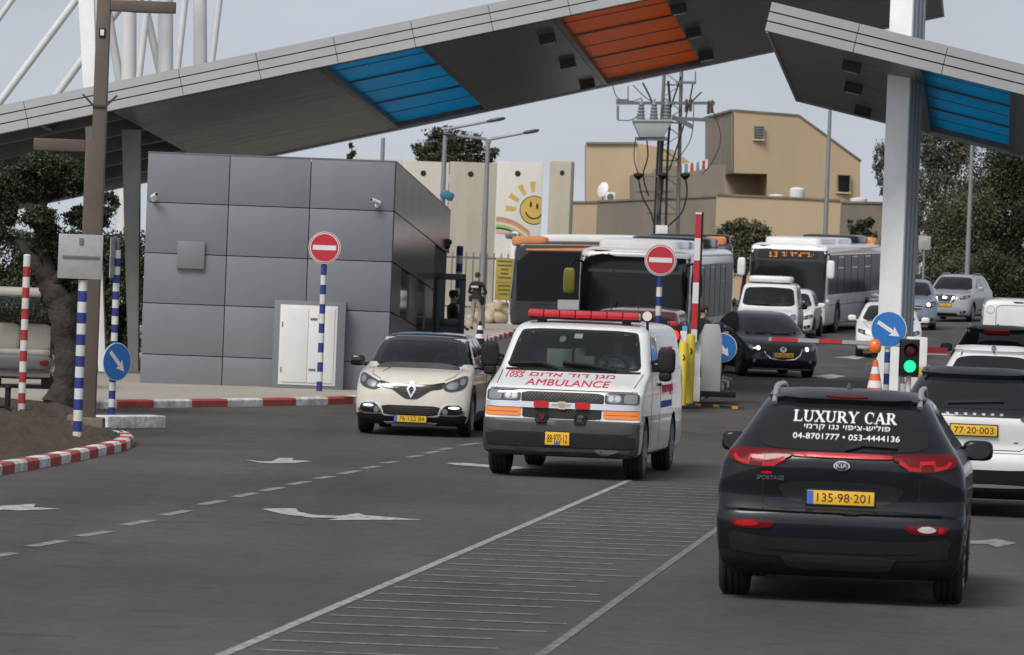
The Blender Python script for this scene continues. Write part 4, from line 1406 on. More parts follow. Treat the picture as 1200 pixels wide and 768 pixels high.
    # big door mirrors
    for sx in (-1, 1):
        m = MB().sup((sx * 1.14, 1.62, 1.50), (.115, .075, .16), .45, .5).sup((sx * 1.13, 1.62, 1.30), (.08, .06, .065), .6, .6)
        m.beam((sx * 1.05, 1.63, 1.40), (sx * .93, 1.70, 1.40), .06, .10).beam((sx * 1.05, 1.63, 1.50), (sx * .92, 1.72, 1.46), .04, .04)
        o = m.build('mirror', BLK, v.root, 40)
        MB().sup((sx * 1.14, 1.69, 1.50), (.10, .012, .145), .3, .5).build('mirror_glass', MGL, o)
    MB().tube([(-1.02, .5, .98), (-1.03, .5, 1.75)], .005, 6).build('whip_aerial', BLK, v.root)
    v.wheels(spokes=8)
    v.cabin(-.85, .85, 1.35, 2.9, 1.34, [(-.45, 2.15, .85), (.45, 2.15, .85)], (.45, 1.62, 1.38))
    MB().bb(-.82, .82, 3.0, 3.05, .6, 1.9).build('bulkhead', GREYIN, v.root)
    MB().bb(-.42, -.10, 1.75, 1.80, 1.36, 1.60).build('clipboard', M('card', (.3, .3, .3), .7), v.root, 30, .004)
    MB().bb(.05, .2, 1.7, 1.85, 1.36, 1.52).sup((.0, 1.8, 1.50), (.07, .05, .12), .5, .5).build('radio_set', GREYIN, v.root, 40)
    seated_person(v.root, (.45, 2.10, 1.03), (.35, .34, .33))
    MB().tube([(-.6, .5, .32), (.6, .5, .32)], .05).tube([(-.8, 4.36, .35), (.8, 4.36, .35)], .06).sup((0, 4.36, .35), (.16, .16, .15)).bb(-.5, .5, 1.2, 4.0, .30, .42).build('underbody', M('underbody_metal', (.03, .028, .026), .7, var=.4), v.root, 40)
    return v
ambulance()
# ------------------------------------------------------------------ the other vehicles
def circ(x, z, r, n=16): return [(x + r * cos(t), z + r * sin(t)) for t in np.linspace(0, 2 * pi, n, endpoint=False)]
def scale_rows(rows, sw=1, sz=1, sy=1):
    return [(r[0] * sz, r[1] * sy, r[2] * sy, r[3] * sw, r[4] * sw, r[5] * sw, r[6]) for r in rows]
SEAM = M('seam', (.002, .002, .002), .7)
WHITEP = paint('white_paint', (.72, .72, .71), .06)
WHITEP2 = paint('pearl_paint', (.66, .67, .67), .10)
SILVP = paint('silver_paint', (.33, .34, .36), .15)
BLUEP = paint('steel_blue_paint', (.17, .21, .28), .15)
NAVYP = paint('dark_navy_paint', (.012, .014, .02), .2)
MAROON = paint('maroon_paint', (.13, .045, .06), .2)
BLKROOF = paint('black_roof_paint', (.012, .014, .02), .2)
# ---- the three SUVs queueing on the right, seen from behind
def suv_rear(name, label, px, Y, yaw, paint_, roof, sw, sz, kind):
    v = Veh(name, label, 'car', scale_rows(KROWS, sw, sz), [paint_, BLK, BLK, roof], (cx_at(px, 560 if Y < 60 else 430, Y), Y), yaw,
            wheels=[(.87, .81 * sw, .355, .23), (3.54, .81 * sw, .355, .23)], zlow=.42, near=22, sub=7,
            zroof=(lambda x, y: (1.17 * sz + max(0, .06 * (y - .3))) if y < 3.2 else 9) if roof is not paint_ else None)
    Z = lambda p: [(a * sw, b * sz) for a, b in p]
    win = Z(smooth_poly([(-.545, 1.50), (-.66, 1.30), (-.665, 1.24), (-.60, 1.205), (.60, 1.205), (.665, 1.24), (.66, 1.30), (.545, 1.50)], 2, .2))
    v.put('rear_window', win, DGL, 'F', .004, .01, .08)
    v.put('spoiler', Z(smooth_poly([(-.60, 1.525), (-.56, 1.60), (.56, 1.60), (.60, 1.525)], 1, .2)), roof, 'F', .06, .05, .1)
    if kind == 'c':
        # pale parcel shelf seen through the glass, wiper, dark lamp strip with chrome letters
        v.put('window_reflection_strip', rr(-.45, .12, 1.36, 1.43, .1), M('sun_blind', (.33, .35, .33), .6), 'F', .002, .004, .1) if False else None
        v.put('wiper', strip([(-.30, 1.255), (.0, 1.275), (.32, 1.29)], .03), BLK, 'F', .022, .02)
        v.put('lamp_strip', smooth_poly([(-.70, 1.165), (.70, 1.165), (.70, 1.115), (-.70, 1.115)], 1, .1), GLOSSBLK, 'F', .010, .014, .06)
        for i in range(7): v.put('chrome_letter', rr(-.30 + i * .1 - .02, -.30 + i * .1 + .02, 1.128, 1.150, .2), CHROME, 'F', .016, .004, .1)
        for sx in (-1, 1):
            f = (lambda p: p) if sx > 0 else mir
            l = v.put('tail_light', smooth_poly(f([(.50, 1.10), (.58, 1.165), (.86, 1.20), (.93, 1.18), (.92, 1.02), (.78, 1.015), (.60, 1.05)]), 2, .15), LENSD, 'F', .016, .02, .05)
            v.put('lamp_red_lens', f(strip([(.60, 1.085), (.75, 1.07), (.90, 1.085)], .02)), REDD, 'F', .022, .01, .05, l)
            v.put('rear_reflector', f(rr(.60, .86, .60, .635, .2)), REDL, 'F', .014, .02, .05)
        v.put('lower_bumper', smooth_poly([(-.94, .58), (-.5, .53), (.5, .53), (.94, .58), (.90, .30), (-.90, .30)], 1, .1), BLK, 'F', .008, .014, .08)
        v.put('tailgate_seam', strip([(-.58, 1.10), (-.60, .80), (-.52, .75), (.52, .75), (.60, .80), (.58, 1.10)], .009), SEAM, 'F', .002, .004)
        v.put('bumper_crease', rr(-.88, .88, .715, .722), SEAM, 'F', .002, .01)
        v.put('model_badge', rr(.44, .50, .835, .850), CHROME, 'F', .006, .01)
        v.plate(0, .965, '77·20·003', .52, .12, blue=False)
        v.put('exhaust_trim', rr(-.60, .60, .335, .37, .2), SILV, 'F', .014, .014)
    elif kind == 'b':
        v.put('wiper', strip([(-.02, 1.225), (.2, 1.25), (.48, 1.245)], .03), BLK, 'F', .022, .02)
        v.put('sticker', circ(-.56, 1.27, .035), PBLUE, 'F', .008, .004)
        for sx in (-1, 1):
            f = (lambda p: p) if sx > 0 else mir
            l = v.put('tail_light', smooth_poly(f([(.55, 1.16), (.80, 1.20), (.90, 1.15), (.90, .95), (.80, .92), (.58, 1.02)]), 2, .15), WHT, 'F', .016, .02, .05)
            v.put('lamp_red_lens', None, REDL, 'F', .020, .01, .05, l, vf=ring_vf(smooth_poly(f([(.55, 1.16), (.80, 1.20), (.90, 1.15), (.90, .95), (.80, .92), (.58, 1.02)]), 2, .15), shrink(smooth_poly(f([(.55, 1.16), (.80, 1.20), (.90, 1.15), (.90, .95), (.80, .92), (.58, 1.02)]), 2, .15), .03)))
        v.put('badge', circ(0, 1.60, .04), CHROME, 'F', .065, .02)
        v.plate(0, .90, '58·316·02', .52, .12)
    else:
        v.put('brake_light', rr(-.25, .25, 1.528, 1.553), REDL, 'F', .066, .02)
        for sx in (-1, 1):
            f = (lambda p: p) if sx > 0 else mir
            v.put('tail_light', smooth_poly(f([(.62, 1.20), (.86, 1.18), (.90, .90), (.70, .92)]), 2, .15), REDD, 'F', .016, .02, .05)
        v.plate(0, .90, '41·772·39', .52, .12)
    for sx in (-1, 1):
        if kind != 'b':
            pts = []
            for y in np.linspace(.62, 2.5, 14):
                h, n = v.surf('T', sx * .555 * sw, y)
                e = min(1, min(y - .62, 2.5 - y) / .18)
                pts.append((sx * .555 * sw, y, h.z + .008 + .04 * e))
            MB().tube(pts, .02, 10).build('roof_rail', BLKROOF if kind == 'c' else SILV, v.root, 50)
        else:
            h, n = v.surf('F', sx * .50, 1.56)
            MB().beam((sx * .50, h.y - .04, 1.53), (sx * .48, h.y + .2, 1.66), .02, .03).build('roof_clip', BLK, v.root)
    if kind == 'a':
        h, n = v.surf('T', 0, .95)
        MB().prism([(-.02, .82, h.z - .02), (0, .84, h.z + .06), (0, .99, h.z)], (.03, 0, 0)).build('antenna_fin', BLK, v.root, 30)
    for ax in ('R', 'L'):
        v.put('side_window', [(a, b * sz) for a, b in smooth_poly([(.62, 1.24), (1.0, 1.19), (3.0, 1.13), (2.45, 1.50), (1.5, 1.545), (.95, 1.50)], 2, .12)], DGL, ax, .004, .01, .12)
    v.mirror(1.02 * sw, 3.0, 1.15 * sz, .125, .09, GLOSSBLK if kind != 'b' else WHITEP, glass_far=False)
    v.wheels(spokes=10)
    return v
suv_rear('white_suv', 'white SUV with black roof and dark lamp strip queueing beside the dark lettered SUV', 1139, 52.2, 5.8, WHITEP, BLKROOF, 1.0, 1.0, 'c')
suv_rear('white_suv', 'all-white SUV seen from behind, just beyond the black-roofed white SUV', 1164, 73.0, 5.8, WHITEP2, WHITEP2, .98, 1.03, 'b')
suv_rear('white_suv', 'pale SUV with dark roof and red brake light strip, furthest of the queueing SUVs', 1167, 91.5, 5.8, WHITEP2, BLKROOF, .98, 1.02, 'a')
# ---- white boxy pickup canopy on the right
BXROWS = [(.35, .05, 4.6, .80, .08, .2, 5), (.5, .0, 4.7, .85, .08, .3, 5), (.95, .0, 4.7, .87, .08, .3, 5), (1.05, .02, 4.2, .865, .08, .4, 5), (1.4, .06, 3.9, .85, .08, .4, 5), (1.72, .11, 3.5, .81, .10, .4, 4.5), (1.80, .16, 3.3, .74, .12, .3, 4), (1.84, .4, 3.0, .5, .2, .2, 3)]
def box_pickup():
    v = Veh('white_pickup', 'white pickup with a boxy white canopy seen from behind beneath the dark trees', 'pickup', BXROWS, [WHITEP, BLK, BLK, WHITEP],
            (cx_at(1193, 380, 115), 115), 5, wheels=[(.9, .76, .34, .22), (3.9, .76, .34, .22)], near=16)
    v.put('canopy_door', None, SEAM, 'F', .004, .006, .1, vf=ring_vf(rr(-.55, .68, 1.0, 1.70, .1), shrink(rr(-.55, .68, 1.0, 1.70, .1), .012)))
    v.put('brake_light', rr(-.13, .13, 1.755, 1.782), REDD, 'F', .02, .03)
    for sx in (-1, 1):
        f = (lambda p: p) if sx > 0 else mir
        l = v.put('tail_light', f(rr(.66, .85, .78, 1.16, .1)), REDL, 'F', .02, .02)
        v.put('lamp_lens', f(rr(.67, .84, 1.06, 1.15, .1)), WHT, 'F', .024, .01, .05, l)
    v.put('sticker', None, M('sticker_grey', (.3, .33, .34), .5), 'F', .006, .004, .1, vf=ring_vf(circ(-.68, 1.58, .10), circ(-.68, 1.58, .085)))
    v.put('bumper', rr(-.84, .84, .42, .58, .1), SILV, 'F', .03, .03)
    v.plate(0, .70, '62·408·17', .5, .11)
    v.wheels(spokes=6)
box_pickup()
# ---- cars facing the camera further up the road
HATCH = [(.17, .16, 4.3, .76, .25, .25, 3.0), (.26, .05, 4.42, .84, .32, .3, 2.9), (.40, .0, 4.46, .875, .36, .35, 2.8), (.55, .01, 4.46, .885, .42, .4, 2.7), (.68, .05, 4.45, .888, .48, .4, 2.6),
         (.76, .16, 4.44, .884, .54, .4, 2.5), (.84, .42, 4.42, .875, .58, .4, 2.5), (.92, .90, 4.4, .862, .60, .45, 2.5), (.965, 1.22, 4.35, .84, .55, .45, 2.6), (1.15, 1.56, 4.2, .765, .5, .45, 2.6),
         (1.34, 1.95, 3.9, .665, .5, .45, 2.6), (1.40, 2.15, 3.7, .62, .5, .45, 2.6), (1.44, 2.45, 3.4, .54, .5, .4, 2.5), (1.46, 2.8, 3.1, .3, .3, .3, 2.3)]
SUVF = [(.20, .14, 4.4, .80, .25, .25, 3.0), (.30, .04, 4.58, .87, .30, .3, 3.0), (.48, .0, 4.64, .905, .34, .35, 2.9), (.72, .02, 4.64, .912, .38, .4, 2.8), (.92, .08, 4.62, .91, .44, .4, 2.7),
        (1.0, .20, 4.6, .905, .50, .4, 2.6), (1.06, .52, 4.58, .895, .52, .4, 2.6), (1.12, .98, 4.55, .88, .55, .45, 2.6), (1.15, 1.12, 4.5, .86, .55, .45, 2.6), (1.35, 1.45, 4.35, .79, .5, .45, 2.7),
        (1.55, 1.82, 4.1, .71, .5, .45, 2.7), (1.63, 2.05, 3.9, .665, .5, .45, 2.6), (1.68, 2.35, 3.6, .57, .5, .4, 2.5), (1.70, 2.7, 3.2, .32, .3, .3, 2.3)]
def front_car(name, label, px, py, Y, yaw, rows, paint_, spec, group=None):
    z0 = {'h': (.965, 1.375, .86, .62), 's': (1.15, 1.595, .86, .67)}[spec['k']]
    zb, zt, wb, wt = z0
    off = .02
    ws = smooth_poly([(-wb * .86, zb + .02), (0, zb + .005), (wb * .86, zb + .02), (wt * .88, zt), (0, zt + .015), (-wt * .88, zt)], 3, .12)
    y1 = [r[1] for r in rows if r[0] >= zb][0]
    sw_ = smooth_poly([(y1 + .45, zb + .06), (y1 + 1.45, zb + .04), (y1 + 1.45, zt - .01), (y1 + 1.15, zt - .02)], 2, .1)
    sw2 = smooth_poly([(y1 + 1.53, zb + .04), (y1 + 2.6, zb + .09), (y1 + 2.35, zt - .06), (y1 + 1.53, zt - .01)], 2, .1)
    op = [('F', shrink(ws, .03), y1 + 1.0)] + [(a, shrink(p, .03), .3 if a == 'R' else -.3) for a in 'RL' for p in (sw_, sw2)]
    wy = spec.get('wy', (.90, 3.60)); r = .33 if spec['k'] == 'h' else .36
    v = Veh(name, label, 'car', rows, [paint_, BLK, BLK, paint_], (cx_at(px, py, Y), Y), yaw, wheels=[(wy[0], .78, r, .21), (wy[1], .78, r, .21)], zlow=.24, group=group, near=18, sub=7, open_=op)
    window_ring(v, ws, 'F', TGL, .045)
    for ax in ('R', 'L'):
        window_ring(v, sw_, ax, TGL, .03, name='side_window', res=.15)
        window_ring(v, sw2, ax, TGL, .03, name='side_window', res=.15)
        v.put('door_seam', strip([(y1 + 1.49, zb), (y1 + 1.49, .3)], .01), SEAM, ax, .002, .004, .2)
        v.put('sill_trim', rr(1.3, 3.2, .19, .27), BLK, ax, .01, .012, .3)
    for sx in (-1, 1):
        f = (lambda p: p) if sx > 0 else mir
        hl = v.put('headlight', smooth_poly(f(spec['lamp']), 2, .18), LENSD, 'F', .010, .02, .05)
        c = (sum(p[0] for p in spec['lamp']) / len(spec['lamp']) - .06, sum(p[1] for p in spec['lamp']) / len(spec['lamp']) - .005)
        v.put('lamp_unit', f(circ(c[0] - .02, c[1], spec.get('lr', .045))), WARMON if spec.get('on') else LENS, 'F', .016, .006, .05, hl)
        v.put('lamp_strip', f(circ(c[0] + .13, c[1] + .01, .04)), LENS, 'F', .016, .006, .05, hl)
        v.put('fog_recess', smooth_poly(f([(.56, .40), (.60, .32), (.76, .34), (.78, .45)]), 2, .15), GLOSSBLK, 'F', .006, .012, .06)
        v.put('fog_lamp', f(circ(.66, .38, .038)), LENS, 'F', .012, .008, .06)
        v.put('bonnet_seam', strip([(sx * .50, spec['hood'][0]), (sx * .64, spec['hood'][1]), (sx * .70, zb - .01)], .008), SEAM, 'F', .001, .003)
    g = v.put('grille', smooth_poly(spec['grille'], 2, .15), M('grille_dark', (.006, .006, .006), .6), 'F', .008, .02, .05)
    if spec.get('chrome'): v.put('grille_trim', strip(spec['chrome'], spec.get('cw', .022)), CHROME, 'F', .018, .02, .05, g)
    o = [(.075 * cos(t), spec['bz'] + .055 * sin(t)) for t in np.linspace(0, 6.283, 20, endpoint=False)]
    v.put('badge', None, CHROME, 'F', .03, .02, .05, g, vf=ring_vf(o, [(a * .72, spec['bz'] + (b - spec['bz']) * .70) for a, b in o]))
    v.put('badge_bar', strip(spec.get('bbar', [(-.055, spec['bz'] + .02), (0, spec['bz'] - .012), (.055, spec['bz'] + .02)]), .015), CHROME, 'F', .031, .02, .05, g)
    v.put('lower_grille', smooth_poly([(-.48, .34), (.48, .34), (.42, .22), (-.42, .22)], 1, .12), M('grille_dark', (.006, .006, .006), .6), 'F', .006, .012)
    v.put('splitter', rr(-.70, .70, .195, .215, .2), spec.get('skid', SILV), 'F', .012, .012)
    v.plate(0, spec['pz'], spec['plate'], .5, .11)
    v.put('wiper', strip([(-wb * .72, zb + .035), (-.25, zb + .03), (.02, zb + .05)], .02), BLK, 'F', .025, .02)
    v.put('wiper', strip([(-.05, zb + .02), (.3, zb + .025), (.58, zb + .05)], .02), BLK, 'F', .025, .02)
    v.mirror(1.0, y1 + .48, zb + .06, .11, .08, spec.get('mir', GLOSSBLK))
    v.wheels(spokes=10, mat=spec.get('rim'))
    v.cabin(-.66, .66, y1 + .25, y1 + 2.3, zb + .02, [(-.36, y1 + 1.15, zb - .62), (.36, y1 + 1.15, zb - .62), (-.36, y1 + 2.0, zb - .58), (.36, y1 + 2.0, zb - .58)], (.36, y1 + .55, zb))
    if spec.get('driver'): seated_person(v.root, (.36, y1 + 1.1, zb - .42), spec['driver'])
    if spec.get('rails'):
        for sx in (-1, 1):
            pts = []
            for y in np.linspace(y1 + .95, y1 + 2.9, 12):
                h, n = v.surf('T', sx * .58, y)
                e = min(1, min(y - y1 - .95, y1 + 2.9 - y) / .18)
                pts.append((sx * .58, y, h.z + .005 + .04 * e))
            MB().tube(pts, .018, 8).build('roof_rail', SILV, v.root, 50)
    return v
MZ = dict(k='h', lamp=[(.44, .66), (.50, .60), (.66, .61), (.84, .68), (.82, .77), (.66, .73)], hood=(.78, .86), grille=[(-.44, .68), (-.2, .70), (.2, .70), (.44, .68), (.34, .48), (.2, .42), (-.2, .42), (-.34, .48)],
          chrome=[(-.46, .67), (-.40, .53), (-.28, .44), (0, .405), (.28, .44), (.40, .53), (.46, .67)], bz=.645, bbar=[(-.06, .665), (-.02, .64), (0, .625), (.02, .64), (.06, .665)], pz=.525, plate='79·851·54', on=True, driver=(.35, .33, .3), rim=DRIM)
front_car('dark_hatchback', 'dark navy hatchback with chrome-edged grille turning behind the lowered barrier arm', 917, 436, 108.5, -9, scale_rows(HATCH, 1, 1.02), NAVYP, MZ)
MW = dict(MZ); MW.update(plate='36·204·71', mir=WHITEP, rim=None, cw=.03)
front_car('white_hatchback', 'white hatchback partly hidden behind the white canopy column', 1041, 408, 126.5, 4, HATCH, WHITEP, MW)
GB = dict(k='s', lamp=[(.48, .86), (.52, .78), (.70, .78), (.86, .90), (.84, 1.02), (.70, .98)], hood=(1.0, 1.05), grille=[(-.44, .84), (.44, .84), (.36, .70), (-.36, .70)], chrome=[(-.42, .77), (.42, .77)], bz=.82, pz=.58, plate='25·930·66', on=True, lr=.06, mir=BLUEP, rails=False)
front_car('blue_car', 'steel blue family car with a lit headlamp, right of the white canopy column', 1066, 384, 158, 4, SUVF, BLUEP, GB)
NS = dict(k='s', lamp=[(.50, .90), (.55, .83), (.72, .84), (.88, .93), (.86, 1.0), (.66, .96)], hood=(1.0, 1.05), grille=[(-.40, .98), (.40, .98), (.34, .70), (-.34, .70)], chrome=[(-.36, .98), (-.22, .72), (.22, .72), (.36, .98)], cw=.06, bz=.88, pz=.62, plate='81·330·12', mir=SILVP, rails=True, driver=(.1, .1, .12))
front_car('silver_suv', 'silver SUV with roof rails turning in front of the dark trees', 1106, 376, 170, 17, SUVF, SILVP, NS)
# ---- white van with a rack box, behind the dark hatchback
VANR = [(.20, .12, 4.2, .80, .2, .2, 3.4), (.30, .02, 4.32, .87, .25, .2, 3.4), (.5, 0, 4.38, .90, .28, .2, 3.4), (.75, .03, 4.38, .905, .32, .2, 3.2), (.92, .12, 4.37, .90, .38, .2, 3.0), (1.0, .35, 4.36, .89, .42, .2, 3.0),
        (1.08, .72, 4.36, .88, .44, .2, 3.0), (1.14, .88, 4.36, .87, .44, .2, 3.0), (1.45, 1.22, 4.34, .82, .42, .2, 3.0), (1.72, 1.52, 4.28, .765, .42, .2, 3.0), (1.79, 1.72, 4.2, .70, .42, .2, 2.9), (1.83, 2.2, 4.0, .40, .3, .2, 2.6)]
def white_van(px, py, Y, yaw, label, name='white_van', rack=True, paint_=WHITEP):
    ws = smooth_poly([(-.78, 1.17), (0, 1.15), (.78, 1.17), (.70, 1.68), (0, 1.71), (-.70, 1.68)], 3, .12)
    sw_ = smooth_poly([(1.35, 1.2), (2.2, 1.18), (2.2, 1.62), (1.75, 1.64)], 2, .1)
    v = Veh(name, label, 'van', VANR, [paint_, BLK, BLK, paint_], (cx_at(px, py, Y), Y), yaw, wheels=[(.85, .78, .32, .2), (3.55, .78, .32, .2)], near=18, sub=7, open_=[('F', shrink(ws, .03), 1.9), ('R', shrink(sw_, .03), .4), ('L', shrink(sw_, .03), -.4)])
    window_ring(v, ws, 'F', TGL, .05)
    for ax in 'RL':
        window_ring(v, sw_, ax, TGL, .03, name='side_window', res=.15)
        v.put('door_seam', strip([(2.28, 1.65), (2.28, .35)], .012), SEAM, ax, .002, .004, .2)
        v.put('side_strip', rr(1.3, 3.1, .5, .6, .1), BLK, ax, .012, .012, .3)
    for sx in (-1, 1):
        f = (lambda p: p) if sx > 0 else mir
        hl = v.put('headlight', smooth_poly(f([(.52, .78), (.56, .70), (.78, .72), (.87, .84), (.84, .97), (.72, .95)]), 2, .18), LENS, 'F', .01, .02, .05)
        v.put('lamp_unit', f(circ(.66, .81, .055)), CHROME, 'F', .016, .006, .05, hl)
    v.put('grille', smooth_poly([(-.42, .80), (.42, .80), (.36, .70), (-.36, .70)], 1, .15), M('grille_dark', (.006, .006, .006), .6), 'F', .008, .02)
    v.put('badge', circ(0, .77, .05), CHROME, 'F', .02, .02)
    v.put('bumper', rr(-.88, .88, .28, .56, .1), BLK, 'F', .012, .02)
    v.plate(0, .50, '70·118·85', .5, .11)
    v.put('wiper', strip([(-.6, 1.2), (-.25, 1.19), (.02, 1.22)], .02), BLK, 'F', .025, .02)
    v.mirror(1.04, 1.30, 1.22, .10, .13, GLOSSBLK)
    v.wheels(spokes=6)
    v.cabin(-.72, .72, 1.1, 2.6, 1.12, [(-.38, 1.85, .55), (.38, 1.85, .55)], (.38, 1.42, 1.12))
    seated_person(v.root, (.38, 1.8, .73), (.2, .19, .17))
    if rack:
        MB().sup((0, 2.3, 1.93), (.66, .55, .10), .35, .35, 28, 12).build('roof_box', WHITEP, v.root, 50)
        MB().tube([(-.55, 2.0, 1.80), (.55, 2.0, 1.80)], .02).tube([(-.55, 2.6, 1.80), (.55, 2.6, 1.80)], .02).build('roof_bar', BLK, v.root)
    MB().tube([(0, 1.75, 1.8), (0, 1.85, 2.05)], .006, 6).build('antenna', BLK, v.root)
    return v
white_van(896, 415, 136, 6, 'white van with a white roof box, directly behind the dark navy hatchback')
# small white car squeezed between the van and the bus
MW2 = dict(MZ); MW2.update(plate='14·775·20', mir=WHITEP, driver=None, on=False)
front_car('white_saloon', 'small white car between the roof-box van and the bus with the lit sign', 919, 400, 146, 8, scale_rows(HATCH, .95, 1.04, .95), WHITEP, MW2)
# ---- maroon people carrier following the ambulance
white_van(735, 480, 88, 6, 'maroon van following close behind the ambulance', 'maroon_van', False, MAROON)
# ---- buses
BUSW = paint('bus_white', (.76, .76, .75), .10)
BUSG = paint('bus_graphite', (.045, .045, .048), .2)
BUSROW = [(.30, .10, 11.9, 1.20, .12, .1, 6), (.40, .02, 11.98, 1.26, .20, .12, 6), (.9, .0, 12, 1.275, .24, .12, 6), (1.6, .06, 12, 1.275, .26, .12, 6), (2.5, .14, 12, 1.275, .26, .12, 6), (2.75, .18, 11.98, 1.265, .28, .15, 5), (2.86, .26, 11.95, 1.20, .30, .2, 4.5), (2.92, .45, 11.8, 1.05, .3, .2, 4)]
ORG = M('bus_orange', (.62, .22, .07), .45, coat=.4, var=.1)
def bus(name, label, px, py, Y, yaw, L=12, black_front=True, sign=True, mirror_col=None, orange=True, roofpods=True, low=False, body=None, mirrors=True):
    rows = [(r[0], r[1], r[2] * L / 12, *r[3:]) for r in BUSROW]
    v = Veh(name, label, 'bus', rows, [body or BUSW, BLK, BLK, BUSW], (cx_at(px, py, Y), Y), yaw, wheels=[(2.6, 1.12, .48, .28), (L - 3.2, 1.12, .48, .28)], near=18, sub=6, sidepts=20)
    GB_ = M('bus_glass', (.012, .013, .014), .09, spec=.32)
    v.put('windshield', smooth_poly([(-1.20, 1.02), (1.20, 1.02), (1.22, 2.35), (-1.22, 2.35)], 2, .06), GB_, 'F', .010, .02, .15)
    v.put('front_mask', None, GLOSSBLK, 'F', .006, .014, .15, vf=ring_vf(rr(-1.25, 1.25, .92, 2.85, .05), rr(-1.18, 1.18, 1.04, 2.32, .05)))
    d = v.put('destination_sign', rr(-1.0, 1.0, 2.42, 2.70, .06), GB_ if not sign else M('sign_black', (.006, .006, .006), .3), 'F', .014, .02, .15)
    if sign:
        LED = M('led_orange', (.6, .2, .02), .5, emit=(1, .28, .03), estr=.45)
        rnd = random.Random(3)
        vs = []; fs = []
        def dot(x, z):
            i = len(vs); r = .014
            vs.extend([(x - r, z - r), (x + r, z - r), (x + r, z + r), (x - r, z + r)]); fs.append((i, i + 1, i + 2, i + 3))
        for gx, rowsd in ((-.62, ['.1.', '11.', '.1.', '.1.', '111']), (-.46, ['111', '..1', '.11', '..1', '111'])):
            for ry, rw in enumerate(rowsd):
                for rx_, ch in enumerate(rw):
                    if ch == '1': dot(gx + rx_ * .036, 2.63 - ry * .036)
        for k in range(8):
            gx = -.20 + k * .135
            for ry in range(4):
                for rx_ in range(3):
                    if (ry == 0 and k % 3 != 1) or (rx_ == 2 and k % 2 == 0) or rnd.random() < .22: dot(gx + rx_ * .034, 2.62 - ry * .034)
        v.put('sign_dots', None, LED, 'F', .019, .003, .5, d, vf=(vs, fs))
    v.put('wiper', strip([(-.5, 1.12), (.1, 1.10), (.55, 1.3)], .03), BLK, 'F', .03, .02)
    v.put('wiper', strip([(-1.0, 1.12), (-.6, 1.10), (-.35, 1.7)], .03), BLK, 'F', .03, .02)
    for sx in (-1, 1):
        f = (lambda p: p) if sx > 0 else mir
        h = v.put('headlight', smooth_poly(f([(.72, .70), (.78, .58), (1.12, .62), (1.2, .82), (1.0, .86)]), 2, .15), LENS, 'F', .014, .02, .08)
        v.put('lamp_unit', f(circ(.90, .70, .07)), CHROME, 'F', .02, .01, .08, h)
    v.put('bumper_grille', rr(-.6, .6, .50, .66, .1), BLK, 'F', .008, .012, .12)
    v.put('badge', circ(0, .80, .09), CHROME, 'F', .014, .012, .08)
    v.plate(0, .45, '28·507·91', .5, .11)
    for ax in 'RL':
        v.put('window_band', rr(.55 if not low else .22, L - .35, 1.30 if not low else 1.05, 2.58, .01), M('bus_side_glass', (.014, .015, .017), .30, spec=.10), ax, .008, .012, .5)
        for k in range(1, int((L - 1) / 1.45)):
            x = .8 + k * 1.45
            v.put('window_post', rr(x - .03, x + .03, 1.30, 2.58, .05), BLK, ax, .013, .01, .5)
            if k % 2: v.put('vent_window', None, GLOSSBLK, ax, .014, .006, .5, vf=ring_vf(rr(x + .1, x + 1.30, 2.14, 2.52, .06), shrink(rr(x + .1, x + 1.30, 2.14, 2.52, .06), .025)))
        if orange: v.put('roof_stripe', rr(.5, L - .3, 2.62, 2.80, .02), ORG, ax, .004, .012, .5)
        v.put('side_skirt_seam', strip([(.7, .95), (L - .4, .95)], .02), SEAM, ax, .003, .006, .8)
        for yw in (2.6, L - 3.2):
            v.put('arch_trim', strip([(yw + .60 * cos(a), .48 + .60 * sin(a)) for a in np.linspace(-.1, pi + .1, 24)], .05), BLK, ax, .006, .01, .2)
        for k in range(6):
            x = 1.2 + k * (L - 2) / 6
            v.put('panel_seam', strip([(x, .35), (x, 1.25)], .012), SEAM, ax, .003, .004, .3)
    if low: v.put('grey_panel', rr(1.5, 2.9, .80, 1.10, .03), M('bus_panel', (.36, .36, .37), .5), 'R', .012, .01, .5)
    # doors on the -x side
    for y0 in (.55, L * .5):
        dr = v.put('door', rr(y0, y0 + 1.25, .38, 2.5, .03), GB_, 'L', .016, .02, .4)
        v.put('door_post', strip([(y0 + .62, .4), (y0 + .62, 2.5)], .05), BLK, 'L', .022, .01, .4, dr)
    if roofpods:
        MB().sup((0, 2.5, 2.98), (.98, 1.6, .16), .35, .25, 36, 10).build('roof_pod', BUSW, v.root, 50)
        MB().sup((0, 6.4 * L / 12, 2.98), (.9, 1.5, .14), .35, .25, 36, 10).build('roof_pod', BUSW, v.root, 50)
        MB().sup((.0, 9.6 * L / 12, 3.02), (1.0, 1.3, .18), .3, .25, 36, 10).build('engine_cover', BLKROOF, v.root, 50)
        if body: MB().sup((0, .62, 2.90), (1.22, .58, .17), .4, .25, 36, 10).build('roof_front', ORG, v.root, 50)
        if orange: MB().sup((0, L - .55, 2.93), (1.18, .35, .22), .4, .25, 36, 10).build('roof_end', ORG, v.root, 50)
    mc = mirror_col or BLK
    for sx in (-1, 1) if mirrors else ():
        ma = MB().tube([(sx * 1.15, .3, 2.55), (sx * 1.38, -.1, 2.62), (sx * 1.45, -.22, 2.45)], .025, 8).build('mirror_arm', BLK, v.root, 50)
        MB().sup((sx * 1.46, -.24, 2.12), (.13, .09, .30), .45, .5).build('mirror', mc if (sx < 0 or mc is WHT) else BLK, v.root, 50)
    v.wheels(spokes=8)
    return v
YELM = M('mirror_yellow', (.45, .42, .06), .5)
